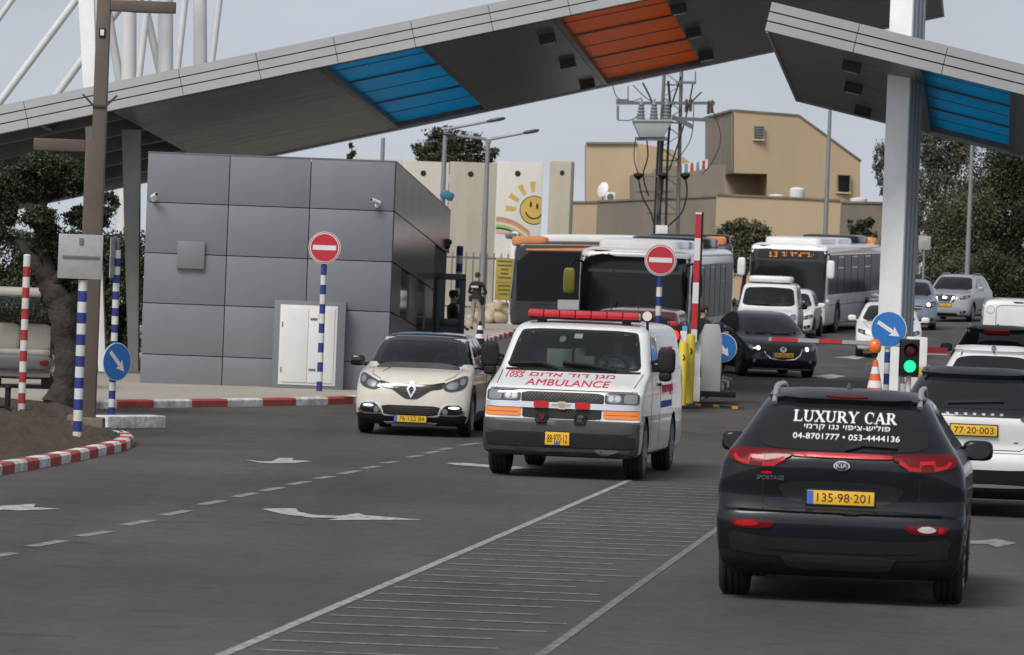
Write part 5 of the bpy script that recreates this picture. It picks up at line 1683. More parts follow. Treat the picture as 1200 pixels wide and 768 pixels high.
b1 = bus('city_bus', 'white bus with an unlit black front, nearest of the buses, behind the no-entry sign', 739, 434, 107.0, 7.4, sign=False, mirror_col=YELM, orange=False)
b2 = bus('city_bus', 'white bus with a lit orange destination sign beside the beige houses', 920, 390, 152, 13, sign=True, mirror_col=WHT)
# the third bus stands across the road: built front-to-left, its long side towards us
b3 = bus('city_bus', 'orange-trimmed bus standing sideways on behind the black-fronted bus', 598, 388, 146.3, 92, L=6.9, sign=False, body=BUSG, mirrors=False, low=True)
# ------------------------------------------------------------------ guard building
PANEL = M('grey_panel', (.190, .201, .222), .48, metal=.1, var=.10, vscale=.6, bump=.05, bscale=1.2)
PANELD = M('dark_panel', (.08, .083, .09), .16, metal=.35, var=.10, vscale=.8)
JOINT = M('panel_joint', (.04, .04, .042), .8)
STEELG = M('grey_steel', (.16, .165, .17), .45, metal=.3, var=.15, vscale=3)
WSTEEL = M('white_steel', (.84, .85, .84), .45, var=.12, vscale=1.5)
FRAMED = M('dark_frame', (.045, .05, .055), .4, metal=.3)
def guard_building():
    Y0 = 89.0
    xl, xr = -7.02, -2.33
    g0 = gz(-4.7, Y0) + .13
    root = empty('guard_building', (-4.7, Y0, g0), 0, 'grey panelled guardhouse with white double-door cabinet behind the tall no-entry sign', 'building')
    o = Vector((-4.7, Y0, g0))
    zt = 4.68
    zs = [g0 - .1, .87, 1.84, 2.79, 3.75, zt]
    zl = lambda z, y: z - .055 * (y - Y0) if z > g0 else z
    def part(m, name, mat, ang=35, bev=0, par=None):
        ob = m.build(name, mat, None, ang, bev)
        for v in ob.data.vertices: v.co -= o
        ob.parent = par or root
        return ob
    # core
    yb = Y0 + 12.4
    dx = lambda y: .072 * (y - Y0)
    core = MB()
    fl = [(xl + .03, Y0 + .03), (xr - .03, Y0 + .03), (xr - .03 + dx(yb), yb), (xl + .03, yb)]
    zr = [zt - .05, zt - .05, zl(zt, yb) - .05, zl(zt, yb) - .6]
    core.add([(x, y, g0 - .1) for x, y in fl] + [(p[0], p[1], z) for p, z in zip(fl, zr)], [(0, 3, 2, 1), (4, 5, 6, 7), (0, 1, 5, 4), (1, 2, 6, 5), (2, 3, 7, 6), (3, 0, 4, 7)])
    part(core, 'wall', JOINT)
    # front cladding panels with open joints
    xs = [xl, -5.46, -3.92, xr]
    gap = .008
    m = MB()
    for i in range(3):
        for j in range(5):
            m.bb(xs[i] + gap, xs[i + 1] - gap * (1 if i < 2 else 0), Y0 - .02, Y0 + .03, zs[j] + gap, zs[j + 1] - (gap if j < 4 else 0))
    part(m, 'front_cladding', PANEL, 30, .006)
    # side cladding: panels run down the slope of the parapet
    m = MB()
    n = 7
    for i in range(n):
        y0 = Y0 + .035 + (yb - Y0 - .035) * i / n; y1 = Y0 + .035 + (yb - Y0 - .035) * (i + 1) / n
        for j in range(5):
            if i >= 5 and j < 4: continue
            if i == 1 and j == 2: continue
            if i == 3 and j in (0, 1, 2): continue
            a = .012
            p = []
            for y, z in ((y0 + a, zs[j]), (y1 - a, zs[j]), (y1 - a, zs[j + 1]), (y0 + a, zs[j + 1])):
                zz = zl(z, y) + (a if z == zs[j] else -a if z < zt else 0)
                if j == 0 and z == zs[0]: zz = gz(-2, y) + .14
                p.append((xr + dx(y) - .03, y, zz))
            m.prism(p, (.05, 0, 0))
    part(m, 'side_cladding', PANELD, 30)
    m = MB()
    for i, jj in ((1, (2,)), (3, (0, 1, 2))):
        y0 = Y0 + .035 + (yb - Y0 - .035) * i / n + .05; y1 = Y0 + .035 + (yb - Y0 - .035) * (i + 1) / n - .05
        z0 = zl(zs[jj[0]], y0) + .1; z1 = zl(zs[jj[-1] + 1], y1) - .06
        m.prism([(xr + dx(y0) - .02, y0, z0), (xr + dx(y1) - .02, y1, z0), (xr + dx(y1) - .02, y1, z1), (xr + dx(y0) - .02, y0, z1)], (.02, 0, 0))
    part(m, 'window', DGL)
    # parapet cap
    m = MB()
    m.bb(xl, xr + .02, Y0 - .025, Y0 + .15, zt, zt + .03)
    m.add([(xr + .025, Y0 + .151, zt), (xr - .15, Y0 + .151, zt), (xr - .15 + dx(yb), yb, zl(zt, yb)), (xr + .025 + dx(yb), yb, zl(zt, yb)), (xr + .025, Y0 + .151, zt + .03), (xr - .15, Y0 + .151, zt + .03), (xr - .15 + dx(yb), yb, zl(zt, yb) + .03), (xr + .025 + dx(yb), yb, zl(zt, yb) + .03)], [(0, 1, 2, 3), (4, 5, 6, 7), (0, 1, 5, 4), (1, 2, 6, 5), (2, 3, 7, 6), (3, 0, 4, 7)])
    part(m, 'parapet', STEELG)
    # cabinet recess frame with the white double door
    cx0, cx1 = W(320, 400, Y0 - .3).x, W(404, 400, Y0 - .3).x
    cz1 = W(360, 353, Y0 - .3).z
    m = MB().bb(cx0, cx1, Y0 - .34, Y0 - .021, g0, cz1)
    cab = part(m, 'cabinet', PANEL, 30, .012)
    m = MB()
    wx0, wx1 = cx0 + .17, cx1 - .20
    mid = wx0 + (wx1 - wx0) * .5
    WD = M('white_door', (.70, .70, .69), .4, var=.06)
    for a, b in ((wx0, mid - .006), (mid + .006, wx1)):
        m = MB().bb(a, b, Y0 - .37, Y0 - .342, g0 + .12, cz1 - .13)
        d = part(m, 'door', WD, 30, .006, None)
    m = MB()
    m.bb(wx0 - .05, wx1 + .05, Y0 - .352, Y0 - .341, g0 + .07, cz1 - .08)
    part(m, 'door_frame', WD, 30, .004)
    m = MB()
    for z in (g0 + .35, cz1 - .35): m.bb(mid + .03, mid + .16, Y0 - .385, Y0 - .371, z, z + .035)
    m.bb(wx0 - .01, wx0 + .01, Y0 - .38, Y0 - .37, g0 + .3, g0 + .4).bb(wx0 - .01, wx0 + .01, Y0 - .38, Y0 - .37, cz1 - .5, cz1 - .4)
    part(m, 'door_latch', STEELG, 30, .004)
    m = MB().bb(mid + .18, mid + .27, Y0 - .376, Y0 - .371, cz1 - .33, cz1 - .24)
    part(m, 'warning_label', PLATE)
    # flat hatch
    hx0, hx1 = W(208, 300, Y0).x, W(240, 300, Y0).x
    m = MB().bb(hx0, hx1, Y0 - .10, Y0 - .021, W(220, 315, Y0).z, W(220, 283, Y0).z)
    part(m, 'wall_box', M('hatch_grey', (.20, .207, .222), .45, metal=.2), 30, .01)
    return root
guard_building()
def bullet_camera(px, py, Y, label, turn):
    p = W(px, py, Y)
    root = empty('security_camera', p, 0, label, 'camera')
    rm = Matrix.Rotation(turn, 3, 'Z') @ Matrix.Rotation(-.25, 3, 'X')
    m = MB()
    for a, b, r0 in ((-.14, .06, .042),):
        m.tube([rm @ Vector((0, a, 0)), rm @ Vector((0, b, 0))], r0, 14)
    m.build('housing', WHT, root, 40)
    MB().tube([rm @ Vector((0, -.145, 0)), rm @ Vector((0, -.135, 0))], .034, 14).build('lens', GLOSSBLK, root, 40)
    MB().tube([(0, .02, 0), (0, .05, -.06), (0, .14, -.06)], .018, 10).lathe([(.045, .10), (.045, .145)], 16, (0, 0, -.06), 'Y').build('bracket', WHT, root, 40)
    return root
bullet_camera(442, 237, 88.83, 'white bullet camera high on the right end of the grey guardhouse', -.9)
bullet_camera(180, 230, 88.83, 'white bullet camera high on the left end of the grey guardhouse', .5)
# dome camera on the corner of the guardhouse side
p = W(523, 287, 100.6)
r = empty('dome_camera', p, 0, 'black dome camera on a bent arm at the far corner of the guardhouse', 'camera')
MB().tube([(-.45, 0, .12), (-.15, 0, .16), (0, 0, .08)], .03, 8).lathe([(.10, 0), (.12, .03), (.12, .10), (.06, .13)], 18).build('arm', FRAMED, r, 40)
MB().sup((0, 0, -.01), (.095, .095, .09), 1, 1).build('dome', GLOSSBLK, r, 60)
# dark gate frame beside the guardhouse
YG = 99.0
r = empty('gate_frame', onG(W(525, 390, YG).x, YG, .13), 0, 'dark steel gate frame standing beside the guardhouse, person behind it', 'gate')
o = Vector(r.location)
def rel(m, name, mat, par, org, ang=35, bev=0):
    ob = m.build(name, mat, None, ang, bev)
    for v in ob.data.vertices: v.co -= org
    ob.parent = par
    return ob
x0, x1 = W(511, 350, YG).x, W(545, 350, YG).x
zt = W(530, 321, YG).z; zm = W(530, 378, YG).z
m = MB().bb(x1 - .11, x1, YG - .06, YG + .06, o.z, zt - .12).bb(x0, x0 + .10, YG - .06, YG + .06, o.z, zt - .12).bb(x0, x1, YG - .06, YG + .06, zt - .12, zt).bb(x0 + .1, x1 - .11, YG - .05, YG + .05, zm - .08, zm + .08)
rel(m, 'frame', FRAMED, r, o, 30, .01)
m = MB().bb(x0 + .1, x1 - .11, YG - .008, YG + .008, o.z + .05, zm - .08)
rel(m, 'lower_panel', FRAMED, r, o)
# ------------------------------------------------------------------ canopies
def soffit_mat():
    m = bpy.data.materials.new('soffit_metal'); MATS['soffit_metal'] = m
    m.use_nodes = True
    n = m.node_tree; L = n.links
    b = n.nodes['Principled BSDF']
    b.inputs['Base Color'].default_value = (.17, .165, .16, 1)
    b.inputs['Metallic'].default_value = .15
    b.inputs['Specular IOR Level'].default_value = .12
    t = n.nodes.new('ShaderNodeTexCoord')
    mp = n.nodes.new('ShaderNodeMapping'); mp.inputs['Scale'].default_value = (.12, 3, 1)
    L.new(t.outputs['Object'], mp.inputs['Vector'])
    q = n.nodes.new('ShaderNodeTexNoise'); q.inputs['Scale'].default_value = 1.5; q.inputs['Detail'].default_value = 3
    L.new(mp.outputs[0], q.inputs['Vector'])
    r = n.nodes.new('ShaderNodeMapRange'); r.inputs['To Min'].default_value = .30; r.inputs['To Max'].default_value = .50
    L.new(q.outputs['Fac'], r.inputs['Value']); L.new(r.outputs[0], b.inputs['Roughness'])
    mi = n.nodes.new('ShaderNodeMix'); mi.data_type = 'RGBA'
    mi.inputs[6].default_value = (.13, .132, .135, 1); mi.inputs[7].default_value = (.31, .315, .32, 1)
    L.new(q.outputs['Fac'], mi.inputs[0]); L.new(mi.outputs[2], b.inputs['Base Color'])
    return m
SOF = soffit_mat()
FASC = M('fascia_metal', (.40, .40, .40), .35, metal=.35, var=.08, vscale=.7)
def sheet_mat(name, col):
    m = bpy.data.materials.new(name); MATS[name] = m
    m.use_nodes = True
    n = m.node_tree; L = n.links
    n.nodes.clear()
    o = n.nodes.new('ShaderNodeOutputMaterial')
    tr = n.nodes.new('ShaderNodeBsdfTranslucent'); tr.inputs[0].default_value = (*col, 1)
    df = n.nodes.new('ShaderNodeBsdfPrincipled'); df.inputs['Base Color'].default_value = (*[c * .7 for c in col], 1); df.inputs['Roughness'].default_value = .35; df.inputs['Specular IOR Level'].default_value = .06
    mx = n.nodes.new('ShaderNodeMixShader'); mx.inputs[0].default_value = .38
    t = n.nodes.new('ShaderNodeTexCoord'); q = n.nodes.new('ShaderNodeTexNoise'); q.inputs['Scale'].default_value = .9; q.inputs['Detail'].default_value = 4
    L.new(t.outputs['Object'], q.inputs['Vector'])
    r = n.nodes.new('ShaderNodeMapRange'); r.inputs['To Min'].default_value = .50; r.inputs['To Max'].default_value = .28
    L.new(q.outputs['Fac'], r.inputs['Value']); L.new(r.outputs[0], mx.inputs[0])
    L.new(tr.outputs[0], mx.inputs[1]); L.new(df.outputs[0], mx.inputs[2]); L.new(mx.outputs[0], o.inputs[0])
    return m
BLUESH = sheet_mat('blue_sheet', (.003, .42, .62))
ORSH = sheet_mat('orange_sheet', (.60, .22, .03))
def canopy(name, label, FLp, FRp, FAp, FBp, th, bays, lamps, endpanel=True, jstep=1.55, beams=()):
    """FLp, FRp: ends of the lower front edge; FAp -> FBp: one run from front edge to back edge. bays: (t0, t1, kind)"""
    FL, FR, D = Vector(FLp), Vector(FRp), Vector(FBp) - Vector(FAp)
    E = FR - FL; Ln = E.length; e = E.normalized()
    up = e.cross(D).normalized()
    if up.z < 0: up = -up
    root = empty(name, FL + E * .5, 0, label, 'canopy')
    org = FL + E * .5
    P = lambda a, d, h=0: FL + e * a + D * d + up * h - org
    def slab(m, a0, a1, d0, d1, h0, h1, mi=0):
        vs = [P(a, d, h) for h in (h0, h1) for a, d in ((a0, d0), (a1, d0), (a1, d1), (a0, d1))]
        m.add(vs, [(0, 3, 2, 1), (4, 5, 6, 7), (0, 1, 5, 4), (1, 2, 6, 5), (2, 3, 7, 6), (3, 0, 4, 7)], mi)
    # fascia: three bands of panels with dark gaps, on front, back and both ends
    m = MB()
    bd = .06 / D.length
    slab(m, 0.02, Ln - .02, .012, .03, .02, th - .02, 1)
    k = int(Ln / jstep)
    for i in range(k + 1):
        a0 = i * jstep + .006; a1 = min(Ln, (i + 1) * jstep - .006)
        for j in range(3):
            h0 = th * j / 3 + (.012 if j else 0); h1 = th * (j + 1) / 3 - (.012 if j < 2 else 0)
            slab(m, a0, a1, 0, .011, h0, h1)
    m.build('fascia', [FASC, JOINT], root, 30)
    m = MB()
    slab(m, 0, Ln, .985, 1, .0, th)
    slab(m, 0, .05, .031, .984, .0, th)
    slab(m, Ln - .05, Ln, .031, .984, .0, th)
    m.build('edge_trim', FASC, root, 30)
    # soffit and roof deck in the closed bays, sheets in the open ones
    ss = MB(); rf = MB(); fr = MB()
    for a0, a1, kind in bays:
        if kind == 'open':
            m = MB(); slab(m, a0, a1 - .01, .032, .983, th - .14, th - .02); m.build('open_roof_deck', M('dark_deck', (.05, .05, .05), .7), root, 30)
            m = MB()
            for d in (.16, .34, .52, .70, .88): slab(m, a0, a1 - .01, d - .006, d + .006, .06, th - .145)
            k2 = int((a1 - a0) / 2.6)
            for q in range(k2 + 1): slab(m, a0 + q * 2.6, a0 + q * 2.6 + .10, .033, .153, .10, th - .15)
            m.build('purlins', STEELG, root, 30)
        elif kind is None:
            np_ = max(1, int((a1 - a0) / 4.6))
            for q in range(np_):
                b0 = a0 + (a1 - a0) * q / np_ + (.012 if q else 0); b1 = a0 + (a1 - a0) * (q + 1) / np_ - .012
                ns = 16
                for i in range(ns):
                    d0 = .032 + (.952) * i / ns; d1 = .032 + .952 * (i + 1) / ns - .0010
                    slab(ss, max(b0, .052), min(b1, Ln - .052), d0, d1, .03, .05)
            slab(rf, max(a0, .052), min(a1, Ln - .052), .032, .983, th - .06, th - .02)
            slab(rf, max(a0, .052), min(a1, Ln - .052), .032, .983, .055, .07)
        else:
            sh = MB()
            slab(sh, a0 + .10, a1 - .10, .04, .975, .16, .175)
            sh.build(kind + '_roof_sheet', BLUESH if kind == 'blue' else ORSH, root)
            for a in (a0, a1 - .10): slab(fr, a, a + .10, .032, .983, .02, th - .03)
            for d in (.33, .66): slab(fr, a0 + .101, a1 - .101, d - .004, d + .004, .12, .158)
            for d in (.17, .5, .83): slab(fr, a0 + .101, a1 - .101, d - .0015, d + .0015, .145, .158)
            slab(fr, a0 + .101, a1 - .101, .03, .039, .06, th - .06); slab(fr, a0 + .101, a1 - .101, .976, .984, .06, th - .06)
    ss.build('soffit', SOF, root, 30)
    rf.build('roof_deck', STEELG, root, 30)
    fr.build('sheet_frame', STEELG, root, 30)
    LB = M('lamp_box', (.03, .03, .03), .4)
    for a, d in lamps:
        m = MB(); slab(m, a - .16, a + .16, d - .013, d + .013, -.15, .029)
        lo = m.build('downlight', LB, root, 30)
        m = MB(); slab(m, a - .13, a + .13, d - .010, d + .010, -.155, -.151)
        m.build('lamp_glass', M('lamp_glass', (.07, .07, .075), .1), lo, 30)
    for b in beams:
        m = MB(); slab(m, *b); m.build('beam', STEELG, root, 30)
    return root, P, org
Y1, Y2 = 92.0, 104.2
FL = W(-420, 244, Y1); FAp, FBp = W(497, 55, Y1), W(577, 132, Y2)
Dv = FBp - FAp
FR = W(1107, 20, Y2) - Dv
along = lambda px, py: (W(px, py, Y1) - FL).length
b1a, b1b, o1a, o1b = along(370, 82), along(497, 55), along(646, 22), along(782, -7)
Ln = (FR - FL).length
def lamp_at(px, py):
    # intersect the picture ray with the soffit plane
    d = ray(px, py); e = (FR - FL).normalized(); nrm = e.cross(Dv)
    t = (FL - Vector((0, 0, HC))).dot(nrm) / d.dot(nrm)
    p = Vector((0, 0, HC)) + d * t - FL
    dd = (p.y) / Dv.y
    return ((p - Dv * dd).dot(e), dd)
canopy('main_canopy', 'long sloping grey canopy with one blue and one orange roof sheet above the guardhouse', FL, FR, FAp, FBp, .54,
       [(0, along(128, 132), 'open'), (along(128, 132), b1a, None), (b1a, b1b, 'blue'), (b1b, o1a, None), (o1a, o1b, 'orange'), (o1b, Ln, None)],
       [lamp_at(641, 43), lamp_at(665, 72), lamp_at(688, 97), lamp_at(812, 36), lamp_at(827, 63), lamp_at(795, 8)])
gl = W(896, 35.5, 80.0); gr = W(1240, 121, 80.0)
fa, fb = W(896, 35.5, 80.0), W(932.5, 119, 92.2)
Dr = fb - fa
al2 = lambda px, py: (W(px, py, 80.0) - gl).length
FLm, FRm, Dvm = FL, FR, Dv
FL, FR, Dv = gl, gr + (gr - gl) * .6, Dr
l3 = [lamp_at(999, 75), lamp_at(1001, 100), lamp_at(1012, 128)]
canopy('side_canopy', 'lower grey canopy with a blue roof sheet, pierced by the white column on the right', gl, FR, fa, fb, .50,
       [(0, al2(1071, 80.6), None), (al2(1071, 80.6), al2(1189, 111.8), 'blue'), (al2(1189, 111.8), (FR - gl).length, None)], l3)
# ------------------------------------------------------------------ columns
def tapered(name, label, top, bot, wt, wb, mat, cat='column', turn=0.0, dt=None, group=None):
    top, bot = Vector(top), Vector(bot)
    root = empty(name, bot, 0, label, cat, group)
    vs = []
    for c, w_ in ((bot, wb), (top, wt)):
        d_ = (dt or w_)
        for sx, sy in ((-1, -1), (1, -1), (1, 1), (-1, 1)):
            q = Matrix.Rotation(turn, 2) @ Vector((sx * w_ / 2, sy * d_ / 2))
            vs.append((c.x - bot.x + q.x, c.y - bot.y + q.y, c.z - bot.z))
    MB().add(vs, [(0, 3, 2, 1), (4, 5, 6, 7), (0, 1, 5, 4), (1, 2, 6, 5), (2, 3, 7, 6), (3, 0, 4, 7)]).build('shaft', mat, root, 30, .02)
    MB().box((0, 0, .01), (wb + .25, (dt or wb) + .25, .06)).build('base_plate', STEELG, root, 30, .01)
    return root
Yc = 95.0
tapered('canopy_column', 'grey tapering steel column under the canopy at the left end of the guardhouse', W(154, 152, Yc), onG(W(156.5, 448, Yc).x, Yc, .13), .38, .20, M('post_grey', (.32, .315, .30), .5, metal=.2, var=.12, vscale=2), dt=.3)
Yc = 94.2
tapered('canopy_column', 'white column rising through the long canopy behind the tall brown lamp post', W(99, -60, Yc), onG(W(120, 448, Yc).x, Yc, .13), .34, .15, WSTEEL, dt=.3)
# big column on the right: white face plate, grey flank with grooves
def big_column():
    Y = 82.5
    b = onG(W(1040, 450, Y).x, Y, .1)
    root = empty('canopy_column', b, 0, 'tall white column with grey flank carrying the round blue arrow sign', 'column')
    Hh = 9.2
    rz = R(-36)
    rot = Matrix.Rotation(rz, 3, 'Z')
    c = rot @ Vector((0, .25, 0))
    MB().box((0, 0, Hh / 2), (.46, .06, Hh), rz).build('face_plate', WSTEEL, root, 30, .008)
    m = MB()
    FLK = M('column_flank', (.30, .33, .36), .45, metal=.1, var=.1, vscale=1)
    for k, (x, y, wx, wy) in enumerate(((0, .20, .40, .335), (.02, .16, .42, .05), (.02, .27, .42, .05))):
        q = rot @ Vector((x, y, 0))
        m.box((q.x, q.y, Hh / 2), (wx, wy, Hh - .01 * k), rz)
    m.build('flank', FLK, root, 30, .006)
    q = rot @ Vector((0, .40, 0))
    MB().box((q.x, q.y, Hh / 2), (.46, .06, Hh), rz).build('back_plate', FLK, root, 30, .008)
    MB().box((0, .12, .03), (.8, .8, .06), rz).build('base_plate', STEELG, root, 30, .01)
big_column()
# white steel lattice masts behind the long canopy
def lattice_mast():
    Y = 118.0
    c0 = W(160, 440, Y)
    root = empty('steel_mast', onG(c0.x, Y), 0, 'white tubular steel mast frame rising behind the long canopy at top left', 'mast')
    o = Vector(root.location)
    WSTEEL = M('mast_steel', (.62, .63, .63), .5, var=.12, vscale=1.5)
    GT = M('pale_steel', (.50, .53, .52), .5, var=.12, vscale=1)
    s = FPX / Y
    for (xa, ya, xb, yb, wpx, dy, mt) in ((151, 95, 151, -40, 18, 0, WSTEEL), (194, 95, 194, -40, 18, .3, WSTEEL), (235, 95, 234, -40, 16, .6, WSTEEL)):
        t = W(xb, yb, Y + dy); b = W(xa, ya, Y + dy)
        d = (t - b).normalized()
        b2 = b - Vector((0, 0, 1)) * (b.z - gz(b.x, b.y))
        m = MB().tube([b2 - o, b - o, t - o], wpx / 2 / s, 16)
        m.build('upright', mt, root, 40)
    for (xa, ya, xb, yb, wpx, dy, mt) in ((-20, 146, 100, -14, 9, -.6, WSTEEL), (-30, 62, 30, -22, 7, -.6, WSTEEL), (60, 120, 140, 10, 9, 1.2, WSTEEL), (143, 110, 119, -30, 10, .5, GT), (162, 100, 176, -25, 8, -.4, WSTEEL), (192, 105, 163, -25, 9, .6, GT), (207, 90, 219, -20, 8, -.2, WSTEEL), (246, 90, 262, -40, 8, .4, WSTEEL)):
        m = MB().tube([W(xa, ya, Y + dy) - o, W(xb, yb, Y + dy) - o], wpx / 2 / s, 12)
        m.build('brace', mt, root, 40)
lattice_mast()
# ------------------------------------------------------------------ trees and shrubs
LEAVES = {}
def leafmats(key, cols):
    if key not in LEAVES: LEAVES[key] = [M(f'leaf_{key}_{i}', c, .6, spec=.3) for i, c in enumerate(cols)]
    return LEAVES[key]
def crown_mesh(name, blobs, leaf, n, mats, seed=1, parent=None, shell=.55, droop=0.0, asp=1.0):
    """many small leaf faces spread through the volume of uneven clumps"""
    rg = np.random.default_rng(seed)
    vol = np.array([b[1][0] * b[1][1] * b[1][2] for b in blobs]) ** .75
    cnt = np.maximum(8, (n * vol / vol.sum())).astype(int)
    P = []; mi = []
    nm = len(mats)
    for (c, r), k in zip(blobs, cnt):
        # sub-clumps inside the blob give light and dark tufts and gaps
        ns = max(4, int(k / 45))
        u = rg.normal(size=(ns, 3)); u /= np.linalg.norm(u, axis=1)[:, None]
        rad = shell + (1 - shell) * rg.random(ns) ** .5
        rad *= rg.uniform(.80, 1.12, ns)
        sub = u * rad[:, None]
        idx = rg.integers(0, ns, k)
        jit = rg.normal(size=(k, 3)) * .17
        p = (sub[idx] + jit) * np.array(r) + np.array(c)
        P.append(p)
        tone = rg.integers(0, nm, ns)
        m_ = tone[idx]
        fl = rg.random(k) < .25
        m_ = np.where(fl, rg.integers(0, nm, k), m_)
        mi.append(m_)
    P = np.concatenate(P); mi = np.concatenate(mi)
    k = len(P)
    a = rg.normal(size=(k, 3)); a[:, 2] -= droop * 2; a /= np.linalg.norm(a, axis=1)[:, None]
    b = rg.normal(size=(k, 3)); b -= a * (a * b).sum(1)[:, None]; b /= np.linalg.norm(b, axis=1)[:, None]
    sz = leaf * rg.uniform(.6, 1.35, k)[:, None]
    a *= sz * asp; b *= sz * .55
    V = np.stack([P - a, P + b - a * .1, P + a, P - b - a * .1], 1).reshape(-1, 3)
    me = bpy.data.meshes.new(name)
    me.from_pydata(V.tolist(), [], np.arange(4 * k).reshape(-1, 4).tolist())
    for m in mats: me.materials.append(m)
    me.polygons.foreach_set('material_index', mi.astype(int).tolist())
    return link(name, me, parent)
BARK = M('bark', (.045, .037, .031), .95, var=.5, vscale=7, bump=1.2, bscale=16)
BARKG = M('grey_bark', (.13, .115, .10), .95, var=.4, vscale=5, bump=.8, bscale=14)
def tree(name, label, base, h, blobs, leaf, n, key, cols, seed, trunk=None, bark=None, group=None, **kw):
    """blobs in metres relative to the base"""
    root = empty(name, base, 0, label, 'tree', group)
    tr = MB()
    rn = random.Random(seed)
    top = Vector((rn.uniform(-.2, .2), 0, h * .62))
    r0 = h * .028 + .03
    tr.tube([(0, 0, -.2), (0, 0, .1), (top.x * .3, .05, h * .25), (top.x, 0, h * .62)], [r0 * 1.5, r0, r0 * .8, r0 * .45], 10)
    for c, r in blobs:
        f = rn.uniform(.25, .6)
        st = Vector((top.x * f, 0, h * .62 * f))
        e = Vector(c)
        mid = st.lerp(e, .5) + Vector((rn.uniform(-.2, .2), rn.uniform(-.2, .2), -.05 * h * rn.random()))
        tr.tube([st, mid, e, e + Vector((rn.uniform(-.5, .5) * r[0], rn.uniform(-.4, .4) * r[1], r[2] * .6))], [r0 * .42, r0 * .28, r0 * .15, r0 * .05], 7)
    tr.build('trunk', bark or BARK, root, 60)
    crown_mesh('crown', blobs, leaf, n, leafmats(key, cols), seed, root, **kw)
    return root
def blobs_px(Y, base, lst, depth=.8):
    """crown clumps given by where they show (px, py, rx, ry) at distance Y, as metres from the base"""
    s = FPX / Y; o = []
    rn = random.Random(len(lst))
    for px, py, rx, ry in lst:
        p = W(px, py, Y)
        o.append(((p.x - base[0], rn.uniform(-.5, .5) * depth * rx / s, p.z - base[2]), (rx / s, rx / s * depth, ry / s)))
    return o
DKG = [(0.036, 0.045, 0.020), (0.048, 0.059, 0.026), (0.064, 0.071, 0.034), (0.026, 0.034, 0.015)]
OLV = [(0.080, 0.088, 0.042), (0.104, 0.107, 0.054), (0.058, 0.066, 0.032), (0.123, 0.118, 0.064)]
MIDG = [(0.025, 0.037, 0.011), (0.037, 0.050, 0.015), (0.017, 0.026, 0.009), (0.051, 0.057, 0.020)]
EUC = [(0.090, 0.097, 0.060), (0.121, 0.121, 0.078), (0.068, 0.076, 0.046), (0.148, 0.134, 0.095)]
# big trees on the right
def rtree(name, label, px, py, Y, lst, leaf, n, key, cols, seed, hpx, **kw):
    b = W(px, py, Y); b.z = gz(b.x, b.y)
    tree(name, label, b, hpx / (FPX / Y), blobs_px(Y, b, lst), leaf, n, key, cols, seed, group='trees behind the queue on the right', **kw)
rtree('eucalyptus_tree', 'loose grey-green eucalyptus with sky showing through, right of the white column', 1098, 345, 205,
      [(1082, 175, 26, 22), (1112, 190, 30, 26), (1090, 215, 26, 20), (1130, 170, 24, 22), (1125, 228, 28, 20), (1080, 255, 22, 22), (1105, 262, 24, 20), (1095, 150, 26, 20)], .055, 18000, 'euc', EUC, 11, 190, shell=.15, droop=.5, asp=1.3, bark=BARKG)
rtree('pine_tree', 'tall dark pine filling the right edge behind the white boxy pickup', 1185, 345, 200,
      [(1165, 210, 34, 34), (1195, 180, 36, 40), (1215, 230, 36, 40), (1178, 250, 36, 34), (1205, 290, 40, 34), (1165, 295, 30, 30), (1230, 170, 34, 40)], .058, 56000, 'dkg', DKG, 12, 210, shell=.45)
rtree('broad_tree', 'olive-green bushy tree between the eucalyptus and the dark pine', 1120, 345, 196,
      [(1112, 262, 26, 30), (1132, 285, 26, 30), (1100, 300, 24, 26), (1145, 250, 22, 26), (1122, 318, 34, 18), (1092, 330, 24, 14)], .055, 34000, 'olv', OLV, 13, 120, shell=.5)
rtree('dark_shrub', 'very dark low tree under the pine beside the silver SUV', 1172, 345, 192,
      [(1160, 320, 26, 22), (1185, 330, 30, 24), (1205, 335, 28, 20), (1150, 335, 20, 16), (1220, 325, 26, 24)], .055, 24000, 'dkg', DKG, 14, 60, shell=.5)
rtree('eucalyptus_tree', 'thin outer sprays of a eucalyptus just left of the white column', 1052, 300, 214,
      [(1030, 190, 8, 20), (1050, 180, 20, 26), (1060, 215, 18, 22), (1036, 218, 8, 12)], .052, 8000, 'euc', EUC, 15, 150, shell=.3, droop=.5, asp=1.3, bark=BARKG)
# trees beyond the concrete barrier
def btree(name, label, px, py, Y, lst, leaf, n, key, cols, seed, hpx, **kw):
    b = W(px, py, Y); b.z = gz(b.x, b.y)
    tree(name, label, b, hpx / (FPX / Y), blobs_px(Y, b, lst), leaf, n, key, cols, seed, **kw)
btree('dark_tree', 'dark leafy tree top rising above the concrete barrier wall', 530, 380, 204, [(495, 178, 18, 14), (520, 165, 24, 16), (548, 172, 24, 16), (574, 182, 14, 10), (510, 190, 26, 12), (545, 192, 30, 12)], .085, 6500, 'dkg', DKG, 21, 215, shell=.35)
btree('cypress_tree', 'small cypress tip above the guardhouse roof', 413, 380, 190, [(413, 178, 4.5, 9), (413, 195, 6, 14), (413, 225, 7, 22)], .10, 900, 'dkg', DKG, 22, 200, shell=.5)
btree('round_shrub', 'olive-green bush in front of the beige house wall, between the two front-facing buses', 868, 372, 196, [(856, 282, 20, 16), (880, 275, 22, 16), (868, 268, 20, 12), (898, 290, 16, 14), (870, 300, 30, 20)], .07, 8500, 'olv', OLV, 23, 90, shell=.5)
btree('low_shrub', 'dark twiggy shrub against the low house wall beside the white column', 1006, 372, 205, [(1004, 266, 12, 10), (1016, 262, 9, 8), (1010, 280, 18, 14)], .07, 2000, 'dkg', DKG, 24, 90, shell=.4)
